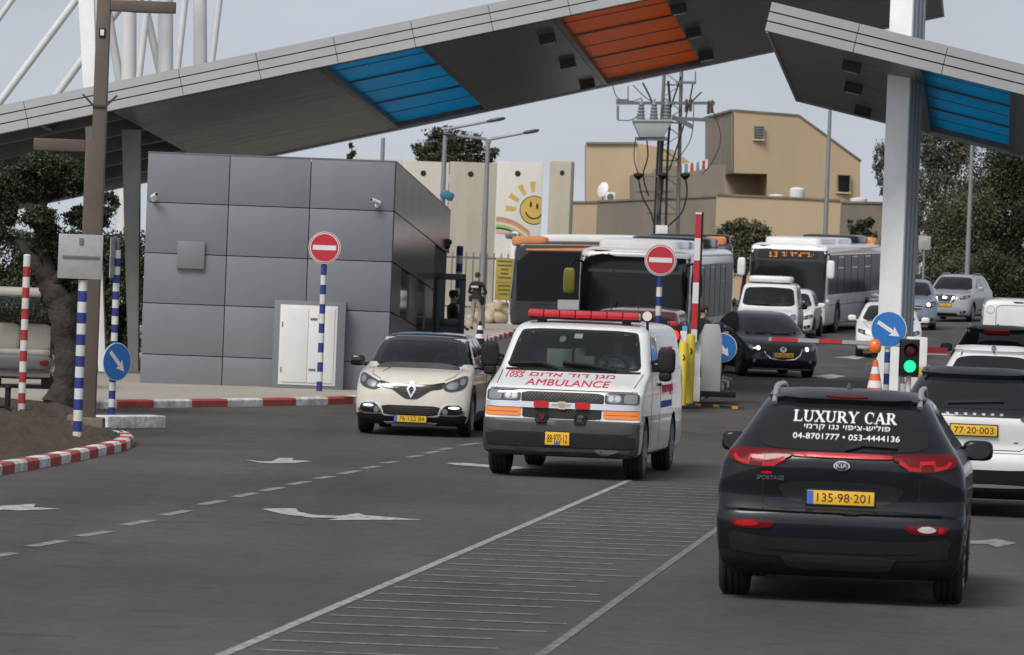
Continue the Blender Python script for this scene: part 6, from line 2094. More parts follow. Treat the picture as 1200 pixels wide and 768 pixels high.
# sculpted tree on the planted island
def cloud_tree():
    Y = 76.5
    b = onG(W(72, 492, Y).x, Y, .2)
    root = empty('olive_tree', b, 0, 'old clipped tree with gnarled trunk and cloud-shaped crowns on the kerbed soil bed', 'tree')
    q = lambda px, py, dy=0: W(px, py, Y + dy) - b
    tr = MB()
    rn = random.Random(4)
    def limb(pts, r):
        P = [Vector(p) for p in pts]
        # refine and roughen for a knotty limb
        F = []; RR = []
        for i in range(len(P) - 1):
            for k in range(5):
                t = k / 5
                F.append(P[i].lerp(P[i + 1], t) + Vector((rn.uniform(-.03, .03), rn.uniform(-.03, .03), 0)))
                RR.append((r[i] * (1 - t) + r[i + 1] * t) * rn.uniform(.86, 1.16))
        F.append(P[-1]); RR.append(r[-1])
        tr.tube(F, RR, 12)
    limb([q(66, 500), q(70, 480), q(78, 440), q(76, 400), q(72, 360), q(58, 325)], [.38, .27, .20, .21, .23, .15])
    limb([q(48, 492, -.2), q(62, 478), q(70, 455)], [.10, .20, .16])
    limb([q(86, 494, .2), q(80, 476), q(78, 455)], [.10, .18, .14])
    limb([q(72, 362), q(60, 335, .1), q(50, 290), q(46, 262), q(52, 235)], [.22, .19, .12, .09, .07])
    limb([q(62, 335), q(40, 305, -.1), q(20, 283), q(2, 276)], [.14, .09, .07, .06])
    limb([q(74, 370), q(92, 330, .2), q(98, 285), q(110, 245)], [.15, .11, .09, .07])
    limb([q(60, 340), q(75, 315, -.2), q(78, 300)], [.10, .08, .06])
    tr.build('trunk', BARK, root, 60)
    s = FPX / Y
    L = [(16, 208, 28, 14), (56, 197, 32, 15), (86, 212, 24, 15), (34, 222, 36, 13), (8, 250, 14, 14), (-6, 228, 22, 24), (45, 254, 20, 10), (54, 266, 14, 8), (128, 240, 10, 14), (102, 256, 22, 13), (70, 290, 26, 16), (98, 296, 22, 18), (50, 300, 20, 12), (82, 325, 18, 12), (-4, 270, 12, 16), (118, 290, 10, 12), (60, 350, 12, 10)]
    bl = [(tuple(q(px, py, rn.uniform(-.35, .35))), (rx / s, rx / s * .85, ry / s)) for px, py, rx, ry in L]
    crown_mesh('crown', bl, .024, 62000, leafmats('olive', [(.030, .040, .018), (.042, .052, .025), (.022, .030, .014), (.060, .068, .036)]), 31, root, shell=.72, asp=1.4)
cloud_tree()
# clipped hedges far left
def hedge(name, label, lst, Y, n, seed, leaf=.10, cols=DKG, key='dkg'):
    b = W(lst[0][0], 430, Y); b.z = gz(b.x, b.y)
    root = empty(name, b, 0, label, 'hedge')
    bl = blobs_px(Y, b, lst)
    crown_mesh('foliage', bl, leaf, n, leafmats(key, cols), seed, root, shell=.6)
    m = MB()
    for c, r in bl[::2]: m.tube([(c[0], c[1], -.1), (c[0], c[1], c[2])], [.07, .03], 7)
    m.build('stems', BARK, root, 60)
hedge('tall_hedge', 'dark tall hedge behind the open golf cart', [(px, 298 + (px % 37) * .5 + k * 46, 34, 32) for k in range(3) for px in (-40, 5, 45, 85, 125, 160)], 112, 52000, 41, .048)
# small plants behind the blue arrow post
hedge('flower_shrub', 'low green shrub behind the blue arrow post at the guardhouse end', [(140, 378, 8, 8), (147, 366, 7, 8), (136, 392, 7, 8)], 99, 900, 42, .07, MIDG, 'mid')
# ------------------------------------------------------------------ concrete barrier slabs with a mural
TW = M('barrier_concrete', (.41, .375, .30), .9, var=.18, vscale=.7, bump=.2, vmap=(1.5, 1.5, .3))
TW2 = M('barrier_concrete_pale', (.52, .495, .43), .9, var=.14, vscale=.7, bump=.2, vmap=(1.5, 1.5, .3))
YW = 178.0
sW = FPX / YW
def slab(px0, px1, ptop, mat, label, turn=0.0, extra=None, dY=0):
    xc = (px0 + px1) / 2
    t = W(xc, ptop, YW + dY)
    b = onG(t.x, t.y)
    wd = (px1 - px0) / sW - .02
    root = empty('concrete_barrier', b, turn, label, 'concrete barrier', 'concrete barrier slabs')
    h = t.z - b.z
    m = MB().box((0, 0, h / 2), (wd, .26, h))
    m.box((0, 0, .25), (wd * .98, 1.4, .5))
    m.build('slab', mat, root, 30, .02)
    MB().lathe([(.11, -.142), (.10, -.131)], 16, (-wd * .05, 0, h - .45), 'Y').build('lifting_hole', M('hole_dark', (.02, .018, .015), .95), root, 40)
    if extra: extra(root, wd, h)
    return root
slab(415, 472, 186, TW2, 'pale concrete barrier slab mostly hidden behind the guardhouse roof')
slab(472, 527, 189.5, TW2, 'pale concrete barrier slab just right of the guardhouse roof')
slab(527, 583, 190.5, TW, 'darker beige concrete barrier slab behind the double lamp posts')
def mural(root, wd, h):
    fy = -.131
    P2 = lambda px, py: ((px - 610) / sW, fy, (W(610, py, YW).z - root.location.z) )
    def pal(n, c): return M(n, c, .85, var=.12, vscale=3)
    SUNY, OR, GR, PK, RDm = pal('mural_yellow', (.58, .40, .10)), pal('mural_orange', (.52, .30, .18)), pal('mural_green', (.30, .42, .16)), pal('mural_pink', (.62, .34, .32)), pal('mural_red', (.50, .24, .20))
    def flat(poly, mat, name, d=0.004):
        MB().prism([(a, fy - d - .004, c) for a, c in poly], (0, .004, 0)).build(name, mat, root)
    cx_, cz_ = P2(628, 246)[0], P2(628, 246)[2]
    r = 16 / sW
    edge = wd / 2 - .02
    clip = lambda pts: [(min(a, edge), c) for a, c in pts]
    flat(clip([(cx_ + r * 1.06 * cos(t), cz_ + r * 1.06 * sin(t)) for t in np.linspace(0, 2 * pi, 36, endpoint=False)]), INK, 'painted_sun_outline', .002)
    flat(clip([(cx_ + r * cos(t), cz_ + r * sin(t)) for t in np.linspace(0, 2 * pi, 36, endpoint=False)]), SUNY, 'painted_sun', .008)
    for ex, ey in ((-.25, .42), (.22, .30)):
        flat([(cx_ + r * ex + r * .09 * cos(t), cz_ + r * ey + r * .22 * sin(t)) for t in np.linspace(0, 2 * pi, 14, endpoint=False)], INK, 'painted_eye', .014)
    flat(strip([(cx_ + r * .62 * cos(t), cz_ + r * .62 * sin(t)) for t in np.linspace(pi * 1.08, pi * 1.85, 14)], .05), INK, 'painted_smile', .014)
    for a in (95, 122, 150, 178):
        t = R(a); d = Vector((cos(t), sin(t))); n = Vector((-d.y, d.x))
        p0 = Vector((cx_, cz_)) + d * r * 1.35; p1 = Vector((cx_, cz_)) + d * r * 2.1
        flat(clip([tuple(p0 - n * .07), tuple(p1 - n * .10), tuple(p1 + n * .10), tuple(p0 + n * .07)]), SUNY, 'painted_ray')
    x0 = -edge
    for k, (mat, off) in enumerate(((RDm, 0), (OR, 3.2), (pal('mural_cream', (.66, .58, .40)), 6.2), (GR, 9.2), (pal('mural_leaf', (.36, .50, .22)), 12.5), (PK, 16.5))):
        up = []; lo = []
        for i in range(15):
            f = i / 14
            px = 584 + f * 40
            py = 256 + off + 26 * (f ** 2) * .55 + (f - .3) ** 2 * 4 - 1
            th = 3.0 if k != 3 else 5
            a = P2(px, py); c = P2(px, py + th)
            up.append((max(a[0], x0), a[2])); lo.append((max(c[0], x0), c[2]))
        flat(up + lo[::-1], mat, 'painted_rainbow')
    flat([(P2(px, py)[0], P2(px, py)[2]) for px, py in ((584, 290), (600, 284), (622, 287), (636, 296), (636, 320), (584, 320))], M('mural_white', (.66, .64, .60), .85, var=.1), 'painted_cloud')
slab(583, 637, 190, M('barrier_white', (.62, .605, .555), .9, var=.10, vscale=.7, bump=.2, vmap=(1.5, 1.5, .3)), 'pale concrete barrier slab painted with a smiling sun and rainbow', 0, mural)
def tslab():
    t0 = W(643, 189, YW - 1); b = onG(t0.x, t0.y)
    t0 = W(659, 189, YW - 1)
    b = onG(t0.x, t0.y)
    root = empty('concrete_barrier', b, R(-28), 'free-standing turned concrete barrier slab right of the painted sun', 'concrete barrier', 'concrete barrier slabs')
    h = t0.z - b.z
    MB().box((0, 0, h / 2), (.95, .32, h)).box((0, 0, .25), (.93, 1.3, .5)).build('slab', TW, root, 30, .10)
    MB().lathe([(.10, -.172), (.09, -.163)], 16, (.1, 0, h - .45), 'Y').build('lifting_hole', M('hole_dark', (.02, .018, .015), .95), root, 40)
tslab()
# fence in front of the slabs on a rubble wall
def bar_fence():
    Y = 158.0; s = FPX / Y
    b = onG(W(585, 385, Y).x, Y)
    root = empty('metal_fence', b, 0, 'grey vertical-bar fence in front of the concrete barrier slabs', 'fence')
    x0, x1 = W(520, 350, Y).x - b.x, W(640, 350, Y).x - b.x
    zt = W(580, 297, Y).z - b.z
    m = MB()
    x = x0
    while x < x1:
        m.box((x, 0, (zt + .5) / 2), (.045, .045, zt - .5)); x += .235
    m.build('bars', STEELG, root)
    m = MB()
    for z in (.62, zt - .18): m.box(((x0 + x1) / 2, .035, z), (x1 - x0, .03, .07))
    m.build('rail', STEELG, root)
bar_fence()
def rubble():
    Y = 157.0; s = FPX / Y
    b = onG(W(595, 388, Y).x, Y)
    rn = random.Random(8)
    m = MB()
    for i in range(90):
        px = rn.uniform(552, 625); hh = rn.uniform(0, 1)
        p = W(px, 390 - hh * (30 if px > 570 else 18), Y - rn.uniform(0, .8))
        r = rn.uniform(.12, .30)
        m.sup((p.x, p.y, max(p.z, gz(p.x, p.y) + .05)), (r, r * .8, r * .7), .7, .7, 10, 7, Matrix.Rotation(rn.uniform(0, 3), 3, (rn.random(), rn.random(), 1)))
    o = m.build('stone_wall', M('rubble_stone', (.42, .34, .24), .9, var=.4, vscale=1.5, bump=.6, bscale=8), None, 50)
    tag(o, 'pale rubble stone wall under the bar fence behind the standing guard', 'stone wall')
rubble()
# yellow notice board on the fence and its white post
Y = 156.0
p = onG(W(599, 390, Y).x, Y)
r = empty('white_post', p, 0, 'white post at the end of the bar fence beside the yellow notice', 'post')
MB().box((0, 0, 1.6), (.22, .12, 3.2)).build('post', WHT, r, 30, .02)
MB().sup((-.12, 0, 3.05), (.2, .12, .10), .5, .5).build('post_lamp', STEELG, r, 50)
p = W(590, 352, Y - .1)
r = empty('yellow_notice', p, 0, 'yellow notice board with dark blurred lines hanging on the bar fence', 'sign')
zt = W(590, 303, Y).z - p.z
NB = MB().bb(-.30, .30, -.02, .02, 0, zt).build('board', M('notice_yellow', (.36, .28, .05), .6, var=.15), r, 30, .01)
m = MB()
rn = random.Random(2)
for k in range(9):
    z = zt - .12 - k * zt * .098
    if k == 5: m.bb(-.27, .27, -.026, -.021, z, z + .012); continue
    wv = rn.uniform(.12, .24)
    m.bb(-wv, wv, -.026, -.021, z, z + .05)
m.build('blurred_lines', M('notice_ink', (.10, .08, .02), .7), r)
# ------------------------------------------------------------------ lamp posts
GALV = M('galvanised', (.26, .27, .28), .5, metal=.4, var=.12, vscale=2)
def lamp_post(label, px, pybase, pytop, Y, arms, w0=.11, group='grey lamp posts', extra=None):
    t = W(px, pytop, Y)
    b = onG(t.x, Y)
    root = empty('lamp_post', b, 0, label, 'lamp post', group)
    h = t.z - b.z
    MB().tube([(0, 0, 0), (0, 0, .4), (0, 0, h)], [w0 * 1.25, w0, w0 * .6], 14).lathe([(w0 * 1.8, 0), (w0 * 1.8, .06)], 14).build('pole', GALV, root, 40)
    for ex, ey in arms:
        e = W(ex, ey, Y) - b
        d = (e - Vector((0, 0, h))); hd = d.normalized()
        MB().tube([(0, 0, h - .25), (d.x * .06, 0, h), (d.x * .75, 0, h + d.z * .72)], [.05, .05, .04], 10).build('arm', GALV, root, 50)
        c = Vector((d.x * .87, 0, h + d.z * .86))
        MB().sup(c, (abs(d.x) * .17, .14, .06), .7, .6, 18, 8, Matrix.Rotation(-math.atan2(hd.z, hd.x) if hd.x > 0 else -math.atan2(-hd.z, -hd.x), 3, 'Y')).build('lamp_head', FRAMED, root, 50)
    return root
lp = lamp_post('grey lamp post with one arm and a teal floodlight, right beside the guardhouse', 522, 385, 151, 150.0, [(590, 139)])
fl = MB()
pp = W(524, 229, 149.7) - lp.location
fl.sup((pp.x, pp.y, pp.z), (.22, .16, .14), .4, .4, 16, 10, Matrix.Rotation(.4, 3, 'Y')).tube([(0, 0, pp.z + .1), (pp.x, pp.y, pp.z + .1)], .03)
fl.build('floodlight', M('teal_plastic', (.03, .16, .24), .4), lp, 50)
lamp_post('grey lamp post with arms to both sides standing beside the guard', 572, 385, 163, 148.0, [(630, 153), (520, 157)])
lamp_post('plain tall grey pole in front of the beige gable house', 974, 372, 96, 190.0, [(1010, 88)])
lamp_post('plain tall grey pole in front of the dark trees on the right', 1140, 345, 150, 185.0, [(1170, 144)])
lamp_post('short grey pole tip just above the guardhouse roof', 449, 385, 162, 160.0, [])
# ------------------------------------------------------------------ beige houses
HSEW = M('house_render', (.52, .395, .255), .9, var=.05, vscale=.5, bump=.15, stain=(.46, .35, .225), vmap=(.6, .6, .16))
HSED = M('house_dark_stained', (.25, .215, .165), .92, var=.35, vscale=.5, bump=.15, stain=(.17, .15, .125), vmap=(.8, .8, .16))
CAPM = M('wall_cap', (.21, .18, .14), .95, var=.4, vscale=.8)
def block(root, name, poly, Yf, ext, mat, cap=True):
    """poly: outline as seen (px, py) with distance Yf(px); ext: pixel pair giving the direction the block runs back"""
    org = Vector(root.location)
    pts = [W(px, py, Yf(px)) - org for px, py in poly]
    o = MB().prism(pts, ext).build(name, mat, root, 20)
    return o
def gable_house():
    Yf = lambda px: 225 + (px - 860) * .014
    b = W(930, 250, 228); b.z = gz(b.x, b.y)
    root = empty('beige_house', b, 0, 'beige rendered house with a sloping gable and two small windows', 'house')
    back = (W(828, 131, 236) - W(860, 131, 225))
    back = Vector((back.x, back.y, 0))
    zg = lambda px: (px, 300)
    block(root, 'wall', [(860, 130.5), (935, 136.5), (1008, 190), (1008, 300), (899, 300), (899, 204), (860, 203)], Yf, back, HSEW)
    # return wall on the left, darker and greyer than the front
    pts = [W(860, 130.5, 225), W(860, 203, 225)]
    org = Vector(b)
    q0, q1 = pts[0] - org, pts[1] - org
    n_ = Vector((-.03, -.02, 0))
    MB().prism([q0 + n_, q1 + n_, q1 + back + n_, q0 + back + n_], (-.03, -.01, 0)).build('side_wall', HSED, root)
    # recessed storey under the overhang
    block(root, 'recessed_wall', [(841, 203.5), (899, 204.5), (899, 300), (841, 300)], lambda px: 228.5, Vector((0, 6, 0)), HSEW)
    # parapet line
    m = MB()
    ln = [(860, 130.5), (935, 136.5), (1008, 190)]
    for a, c in zip(ln, ln[1:]):
        m.beam(W(*a, Yf(a[0]) + .12) - org + Vector((0, 0, .04)), W(*c, Yf(c[0]) + .12) - org + Vector((0, 0, .04)), .30, .10)
    m.beam(q0 + Vector((0, 0, .04)), q0 + back + Vector((0, 0, .04)), .3, .10)
    m.build('parapet', CAPM, root)
    for i, (x0, x1, y0, y1) in enumerate(((884, 895, 149, 163), (981, 996, 206, 225))):
        Yw = Yf((x0 + x1) / 2) - .06
        p0, p1 = W(x0, y1, Yw) - org, W(x1, y0, Yw) - org
        wn = MB().bb(p0.x, p1.x, p0.y - .03, p0.y + .05, p0.z, p1.z).build('window', GLOSSBLK, root)
        t = .05
        MB().bb(p0.x - t, p0.x, p0.y - .06, p0.y + .03, p0.z, p1.z).bb(p1.x, p1.x + t, p0.y - .06, p0.y + .03, p0.z, p1.z).bb(p0.x - t, p1.x + t, p0.y - .06, p0.y + .03, p1.z, p1.z + t).build('frame', HSED, wn)
        MB().bb(p0.x - .08, p1.x + .08, p0.y - .14, p0.y + .03, p0.z - .08, p0.z - .002).build('sill', HSEW, wn, 30, .01)
        if i == 0:
            m = MB()
            for k in range(4): m.bb(p0.x + .02, p1.x - .02, p0.y - .045, p0.y - .032, p0.z + .08 + k * .13, p0.z + .15 + k * .13)
            m.build('shutter_slat', STEELG, wn)
gable_house()
def low_house():
    b = W(760, 260, 222); b.z = gz(b.x, b.y)
    root = empty('beige_house', b, 0, 'stepped beige house blocks with weathered grey walls behind the utility pylon', 'house')
    fl = lambda d: (lambda px: d)
    block(root, 'wall', [(687, 168), (747, 168), (747, 300), (687, 300)], fl(226), Vector((0, 5, 0)), HSEW)
    block(root, 'roof_wall', [(748, 168), (790, 176), (812, 193), (812, 236), (748, 236)], fl(234), Vector((0, 4, 0)), HSEW)
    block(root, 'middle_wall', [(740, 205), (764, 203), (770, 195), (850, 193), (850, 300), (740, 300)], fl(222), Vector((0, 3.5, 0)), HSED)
    org = Vector(b)
    m = MB()
    m.beam(W(687, 168, 226) - org, W(747, 168, 226) - org, .25, .10)
    m.build('parapet', CAPM, root)
low_house()
def yard_wall(label, px0, px1, ptop, Y, mat, n=1, dyr=0):
    b = W((px0 + px1) / 2, 300, Y); b.z = gz(b.x, b.y)
    root = empty('yard_wall', b, 0, label, 'wall', 'yard walls of the beige houses')
    a, c = W(px0, ptop, Y) - b, W(px1, ptop + dyr, Y) - b
    MB().prism([(a.x, 0, -.3), (c.x, 0, -.3), (c.x, 0, c.z), (a.x, 0, a.z)], (0, .3, 0)).build('wall', mat, root)
    MB().beam((a.x, .15, a.z + .04), (c.x, .15, c.z + .04), .42, .09).build('coping', CAPM, root)
yard_wall('tan yard wall piece at the left end of the beige houses', 660, 700, 238, 217, HSEW)
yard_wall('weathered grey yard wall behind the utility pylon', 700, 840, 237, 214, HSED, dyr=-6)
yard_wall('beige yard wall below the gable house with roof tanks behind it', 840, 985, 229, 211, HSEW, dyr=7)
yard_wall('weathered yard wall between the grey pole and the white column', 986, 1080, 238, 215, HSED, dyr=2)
for i, (px, py, r, h, lb) in enumerate(((934, 236, .36, .62, 'white roof tank standing upright behind the beige yard wall'), (910, 236, .40, .30, 'low white roof tank left of the upright tank'), (1006, 240, .4, .30, 'low white tank at the foot of the gable house'))):
    p = W(px, py, 219)
    o = MB().lathe([(r * .96, 0), (r, .04), (r, h * .9), (r * .7, h), (.1, h + .03)], 20).build('water_tank', WHT, None, 40)
    o.location = p
    tag(o, lb, 'water tank')
# satellite dish and air conditioner on the left block
p = W(706, 236, 221)
r = empty('satellite_dish', p, 0, 'white satellite dish on the wall of the left beige block', 'satellite dish')
MB().tube([(0, 0, 0), (0, 0, .35)], .03).build('mount', GALV, r)
m = MB().lathe([(.02, .08), (.2, .055), (.36, 0), (.37, .01), (.2, .07), (.02, .095)], 24)
o = m.build('dish', WHT, r, 50); o.location = (.0, -.1, .55); o.rotation_euler = (R(75), 0, R(-50))
p = W(715, 237, 220)
r = empty('air_conditioner', p, 0, 'white air conditioner box beside the satellite dish', 'air conditioner')
MB().bb(-.22, .22, -.2, .2, 0, .46).build('case', WHT, r, 30, .02)
MB().lathe([(.16, -.215), (.16, -.205)], 20, (0, 0, .23), 'Y').build('fan_grille', STEELG, r, 40)
# string of little flags
p0, p1 = W(795, 193, 219), W(829, 187, 219)
r = empty('flag_string', p0, 0, 'string of red, white and blue flags above the weathered house wall', 'flags')
MB().tube([Vector((0, 0, 0)), (p1 - p0) * .5 + Vector((0, 0, -.05)), p1 - p0], .012, 6).build('cord', WHT, r)
fc = [M('flag_red', (.5, .04, .05), .8), M('flag_white', (.7, .7, .7), .8), M('flag_blue', (.1, .3, .5), .8), WHT]
for k in range(10):
    q = (p1 - p0) * ((k + .3) / 10)
    MB().prism([(q.x, 0, q.z), (q.x + .12, 0, q.z + .01), (q.x + .11, 0, q.z - .42), (q.x + .01, 0, q.z - .42)], (0, .006, 0)).build('flag', fc[k % 4], r)
# ------------------------------------------------------------------ utility pylon with transformer
def pylon():
    Y = 186.0; s = FPX / Y
    b = onG(W(779, 330, Y).x, Y)
    root = empty('utility_pylon', b, 0, 'steel lattice utility pylon with a grey transformer and hanging cables', 'pylon')
    zT = W(779, 40, Y).z - b.z
    hw = .42
    LAT = M('lattice_steel', (.24, .235, .225), .6, metal=.4, var=.2, vscale=2)
    for sx in (-1, 1):
        for sy in (-1, 1):
            MB().beam((sx * hw * 1.15, sy * hw, 0), (sx * hw * .75, sy * hw * .7, zT), .09, .09).build('leg', LAT, root)
    m = MB()
    n = 22
    for k in range(n):
        z0, z1 = zT * k / n, zT * (k + 1) / n
        f0 = hw * (1.15 - .4 * k / n); f1 = hw * (1.15 - .4 * (k + 1) / n)
        for sy in (-1, 1):
            m.beam((-f0 if k % 2 else f0, sy * hw * .85, z0), (f1 if k % 2 else -f1, sy * hw * .85, z1), .045, .02)
            if k % 3 == 0: m.beam((-f0, sy * hw * .85, z0), (f0, sy * hw * .85, z0), .045, .03)
        for sx in (-1, 1): m.beam((sx * f0, (-1 if k % 2 else 1) * hw * .85, z0), (sx * f1, (1 if k % 2 else -1) * hw * .85, z1), .045, .02)
    m.build('bracing', LAT, root)
    q = lambda px, py, dy=-.6: W(px, py, Y + dy) - b
    # transformer tank
    TM_ = M('transformer_grey', (.33, .37, .36), .5, var=.1, vscale=2)
    a = [q(742, 143, -1.4), q(787, 143, -1.4), q(778, 161, -1.4), q(750, 161, -1.4)]
    tk = MB().prism([Vector(p) for p in a][::-1], (0, 1.0, 0)).build('transformer', TM_, root, 30, .03)
    MB().beam(q(746, 163, -.9), q(782, 163, -.9), .9, .10).beam(q(746, 163, -1.3), q(782, 163, -1.3), .10, .14).build('transformer_shelf', STEELG, tk, 30)
    lid = MB().beam(q(741, 142, -.9), q(788, 142, -.9), 1.1, .08).build('transformer_lid', TM_, tk, 30)
    m = MB()
    PRC = M('porcelain_grey', (.20, .20, .21), .35)
    for px in (751, 766, 781):
        c = q(px, 141, -.9)
        pr = [(.16, 0)]
        for k in range(5): pr += [(.15 - k * .012, .05 + k * .13), (.19 - k * .015, .09 + k * .13), (.13 - k * .012, .14 + k * .13)]
        pr += [(.05, .72), (.03, .85)]
        MB().lathe(pr, 14, c).build('insulator', PRC, root, 40)
    # crossarms
    m = MB()
    m.beam(q(722, 121), q(838, 121), .10, .12).beam(q(788, 139), q(836, 141), .12, .14).beam(q(788, 137), q(812, 149), .14, .18).beam(q(792, 97), q(815, 97), .10, .10).beam(q(722, 119), q(737, 119), .06, .18)
    m.beam(q(736, 101), q(736, 121), .05, .05).beam(q(815, 84), q(815, 99), .05, .05)
    m.build('crossarm', STEELG, root)
    BRN = M('porcelain_brown', (.11, .05, .04), .3, coat=.5)
    for px, py in ((804, 122), (809, 121), (830, 124), (834, 123)):
        c = q(px, py + 10)
        pr = [(.05, 0)]
        for k in range(6): pr += [(.05, .04 + k * .08), (.09, .06 + k * .08), (.05, .09 + k * .08)]
        MB().lathe(pr + [(.03, .55)], 12, c).build('insulator', BRN, root, 40)
    MB().tube([q(724, 124), q(724, 141)], .05, 8).build('insulator', PRC, root)
    for px, py in ((748, 206), (777, 206), (803, 206)):
        c = q(px, py, -.8)
        MB().lathe([(.03, .12), (.18, .08), (.20, 0), (.10, -.12), (.05, -.16)], 14, c).build('cable_end', BLK, root, 40)
    m = MB()
    m.beam(q(745, 207, -.7), q(808, 207, -.7), .05, .05).beam(q(745, 225, -.5), q(790, 225, -.5), .04, .08).beam(q(757, 250, -.5), q(792, 251, -.5), .04, .06)
    m.build('cable_bracket', STEELG, root)
    def cable(pts, r, nm='cable'):
        P = [q(*p) for p in pts]
        for _ in range(2):
            o = [P[0]]
            for a_, c_ in zip(P, P[1:]): o += [a_.lerp(c_, .25), a_.lerp(c_, .75)]
            P = o + [P[-1]]
        MB().tube(P, r, 7).build(nm, M('cable_black', (.012, .012, .012), .6), root, 60)
    cable([(803, 208), (806, 225), (800, 250), (786, 262), (778, 270)], .036)
    cable([(777, 208), (776, 230), (771, 258), (770, 275)], .032)
    cable([(748, 208), (752, 232), (764, 250), (768, 275)], .032)
    cable([(753, 97), (764, 118), (772, 145), (770, 190), (766, 275)], .036)
    cable([(798, 90), (788, 120), (778, 150), (775, 200), (773, 275)], .036)
    cable([(812, 98), (806, 130), (796, 165), (784, 200)], .032)
    cable([(822, 108), (812, 118), (806, 124)], .03)
    cable([(832, 122), (842, 145), (846, 165), (836, 190), (822, 205)], .018)
    cable([(813, 122), (812, 160), (800, 180), (790, 190)], .018)
    cable([(724, 141), (740, 142), (752, 132)], .018)
    cable([(718, 100), (722, 116), (740, 120), (752, 115)], .018)
    cable([(742, 100), (756, 115), (770, 122)], .018)
    cable([(745, 160), (742, 185), (748, 205)], .02)
    cable([(758, 165), (760, 185), (752, 205), (760, 230)], .03)
    cable([(783, 95), (786, 130), (782, 180), (780, 275)], .05)
    MB().bb(q(768, 275).x, q(782, 275).x, -.75, -.55, q(768, 275).z, q(768, 264).z).build('junction_box', WHT, root, 30, .01)
pylon()
# ------------------------------------------------------------------ street furniture
SIGNR = M('sign_red', (.48, .015, .025), .4, coat=.3, var=.06)
SIGNW = M('sign_white', (.72, .72, .72), .45, var=.06)
SIGNB = M('sign_blue', (.015, .16, .50), .4, coat=.3, var=.06)
SIGNBK = M('sign_back', (.38, .39, .385), .5, metal=.3, var=.2, vscale=4)
POLEB = M('pole_blue', (.02, .04, .22), .5, var=.2, vscale=8)
POLER = M('pole_red', (.38, .03, .03), .5, var=.2, vscale=8)
POLEW = M('pole_white', (.62, .62, .60), .5, var=.15, vscale=8)
def striped(root, h, r, mats, n, z0=0, lean=(0, 0)):
    m = MB()
    for k in range(n):
        a, b = h * k / n, h * (k + 1) / n
        m.lathe([(r, a), (r, b)], 16, (0, 0, z0), 'Z', k % 2)
    m.sup((0, 0, z0 + h), (r, r, r * .5), .8, 1, 16, 8, None, 0)
    return m.build('pole', mats, root, 40)
def disc(root, name, c, r, mat, t=.012, nrm='Y', rz=0):
    o = MB().lathe([(r, -t), (r, 0)], 40, (0, 0, 0), 'Y').build(name, mat, root, 30)
    o.location = c
    o.rotation_euler = (0, 0, rz)
    return o
def no_entry(label, px, py, pyb, Y, dia=.60):
    c = W(px, py, Y)
    b = onG(c.x, Y, .13)
    root = empty('no_entry_sign', b, 0, label, 'road sign')
    hc = c.z - b.z
    hp = hc - dia / 2 - .03
    striped(root, hp, .055, [POLEB, POLEW], 13)
    MB().tube([(0, .01, hp - .1), (0, .01, hc + .1)], .028, 10).build('bracket', STEELG, root)
    dk = disc(root, 'sign_disc', (0, -.06, hc), dia / 2, SIGNW)
    disc(dk, 'sign_rim', (0, -.012, 0), dia / 2 - .012, SIGNR, .004)
    disc(dk, 'sign_ring', (0, -.0165, 0), dia / 2 - .028, SIGNW, .003)
    disc(dk, 'sign_face', (0, -.020, 0), dia / 2 - .044, SIGNR, .004)
    MB().bb(-dia * .36, dia * .36, -.030, -.025, -dia * .075, dia * .075).build('sign_bar', SIGNW, dk)
    return root
no_entry('no-entry sign on a blue and white striped post in front of the grey guardhouse', 380.5, 290.5, 462, 87.6)
no_entry('no-entry sign on a striped post rising behind the ambulance, left of the raised barrier', 774, 305, 462, 88.4)
def arrow_disc(root, c, dia, ang, rz=0, squash=1.0):
    dk = disc(root, 'sign_disc', c, dia / 2, SIGNW, .012, 'Y', rz)
    disc(dk, 'sign_face', (0, -.0125, 0), dia / 2 - .014, SIGNB, .006)
    ca, sa = cos(R(ang)), sin(R(ang))
    L = dia * .36; w_ = dia * .055; hw = dia * .15
    pts = [(-L, -w_), (L * .35, -w_), (L * .25, -hw), (L, 0), (L * .25, hw), (L * .35, w_), (-L, w_)]
    MB().prism([(a * ca - b * sa, -.024, a * sa + b * ca) for a, b in pts], (0, .004, 0)).build('sign_arrow', SIGNW, dk)
    return dk
# square sign seen from the back, striped post in the soil bed
Y = G(88, 523).y
b = onG(W(90, 523, Y).x, Y, .05)
r = empty('road_sign', b, 0, 'square sign seen from behind on a blue and white post in the soil bed', 'road sign')
hp = W(94, 303, Y).z - b.z
striped(r, hp, .062, [POLEW, POLEB], 17)
c = W(95, 301, Y) - b
sb = MB().box((c.x + .0, -.09, c.z), (.60, .012, .60)).build('sign_back', SIGNBK, r, 30, .02)
MB().bb(c.x - .24, c.x + .26, -.115, -.10, c.z - .02, c.z + .01).bb(c.x - .02, c.x + .03, -.12, -.10, c.z + .17, c.z + .25).build('clamp', STEELG, sb)
# blue arrow on striped post by the kerb tip
Y = G(131, 487).y
b = onG(W(130.5, 486, Y).x, Y)
r = empty('road_sign', b, 0, 'blue and white striped post with a small tilted blue arrow disc near the soil bed', 'road sign')
hp = W(131.5, 293, Y).z - b.z
striped(r, hp, .055, [POLEB, POLEW], 20)
MB().tube([(0, 0, hp), (0, 0, hp + .18)], .03, 10).build('post_top', STEELG, r)
c = W(137, 424, Y) - b
arrow_disc(r, (c.x, -.09, c.z), .62, -45, R(48))
c = W(134.5, 302, Y) - b
MB().box((c.x, -.03, c.z), (.012, .50, .66), R(-12)).build('side_sign', SIGNBK, r, 30)
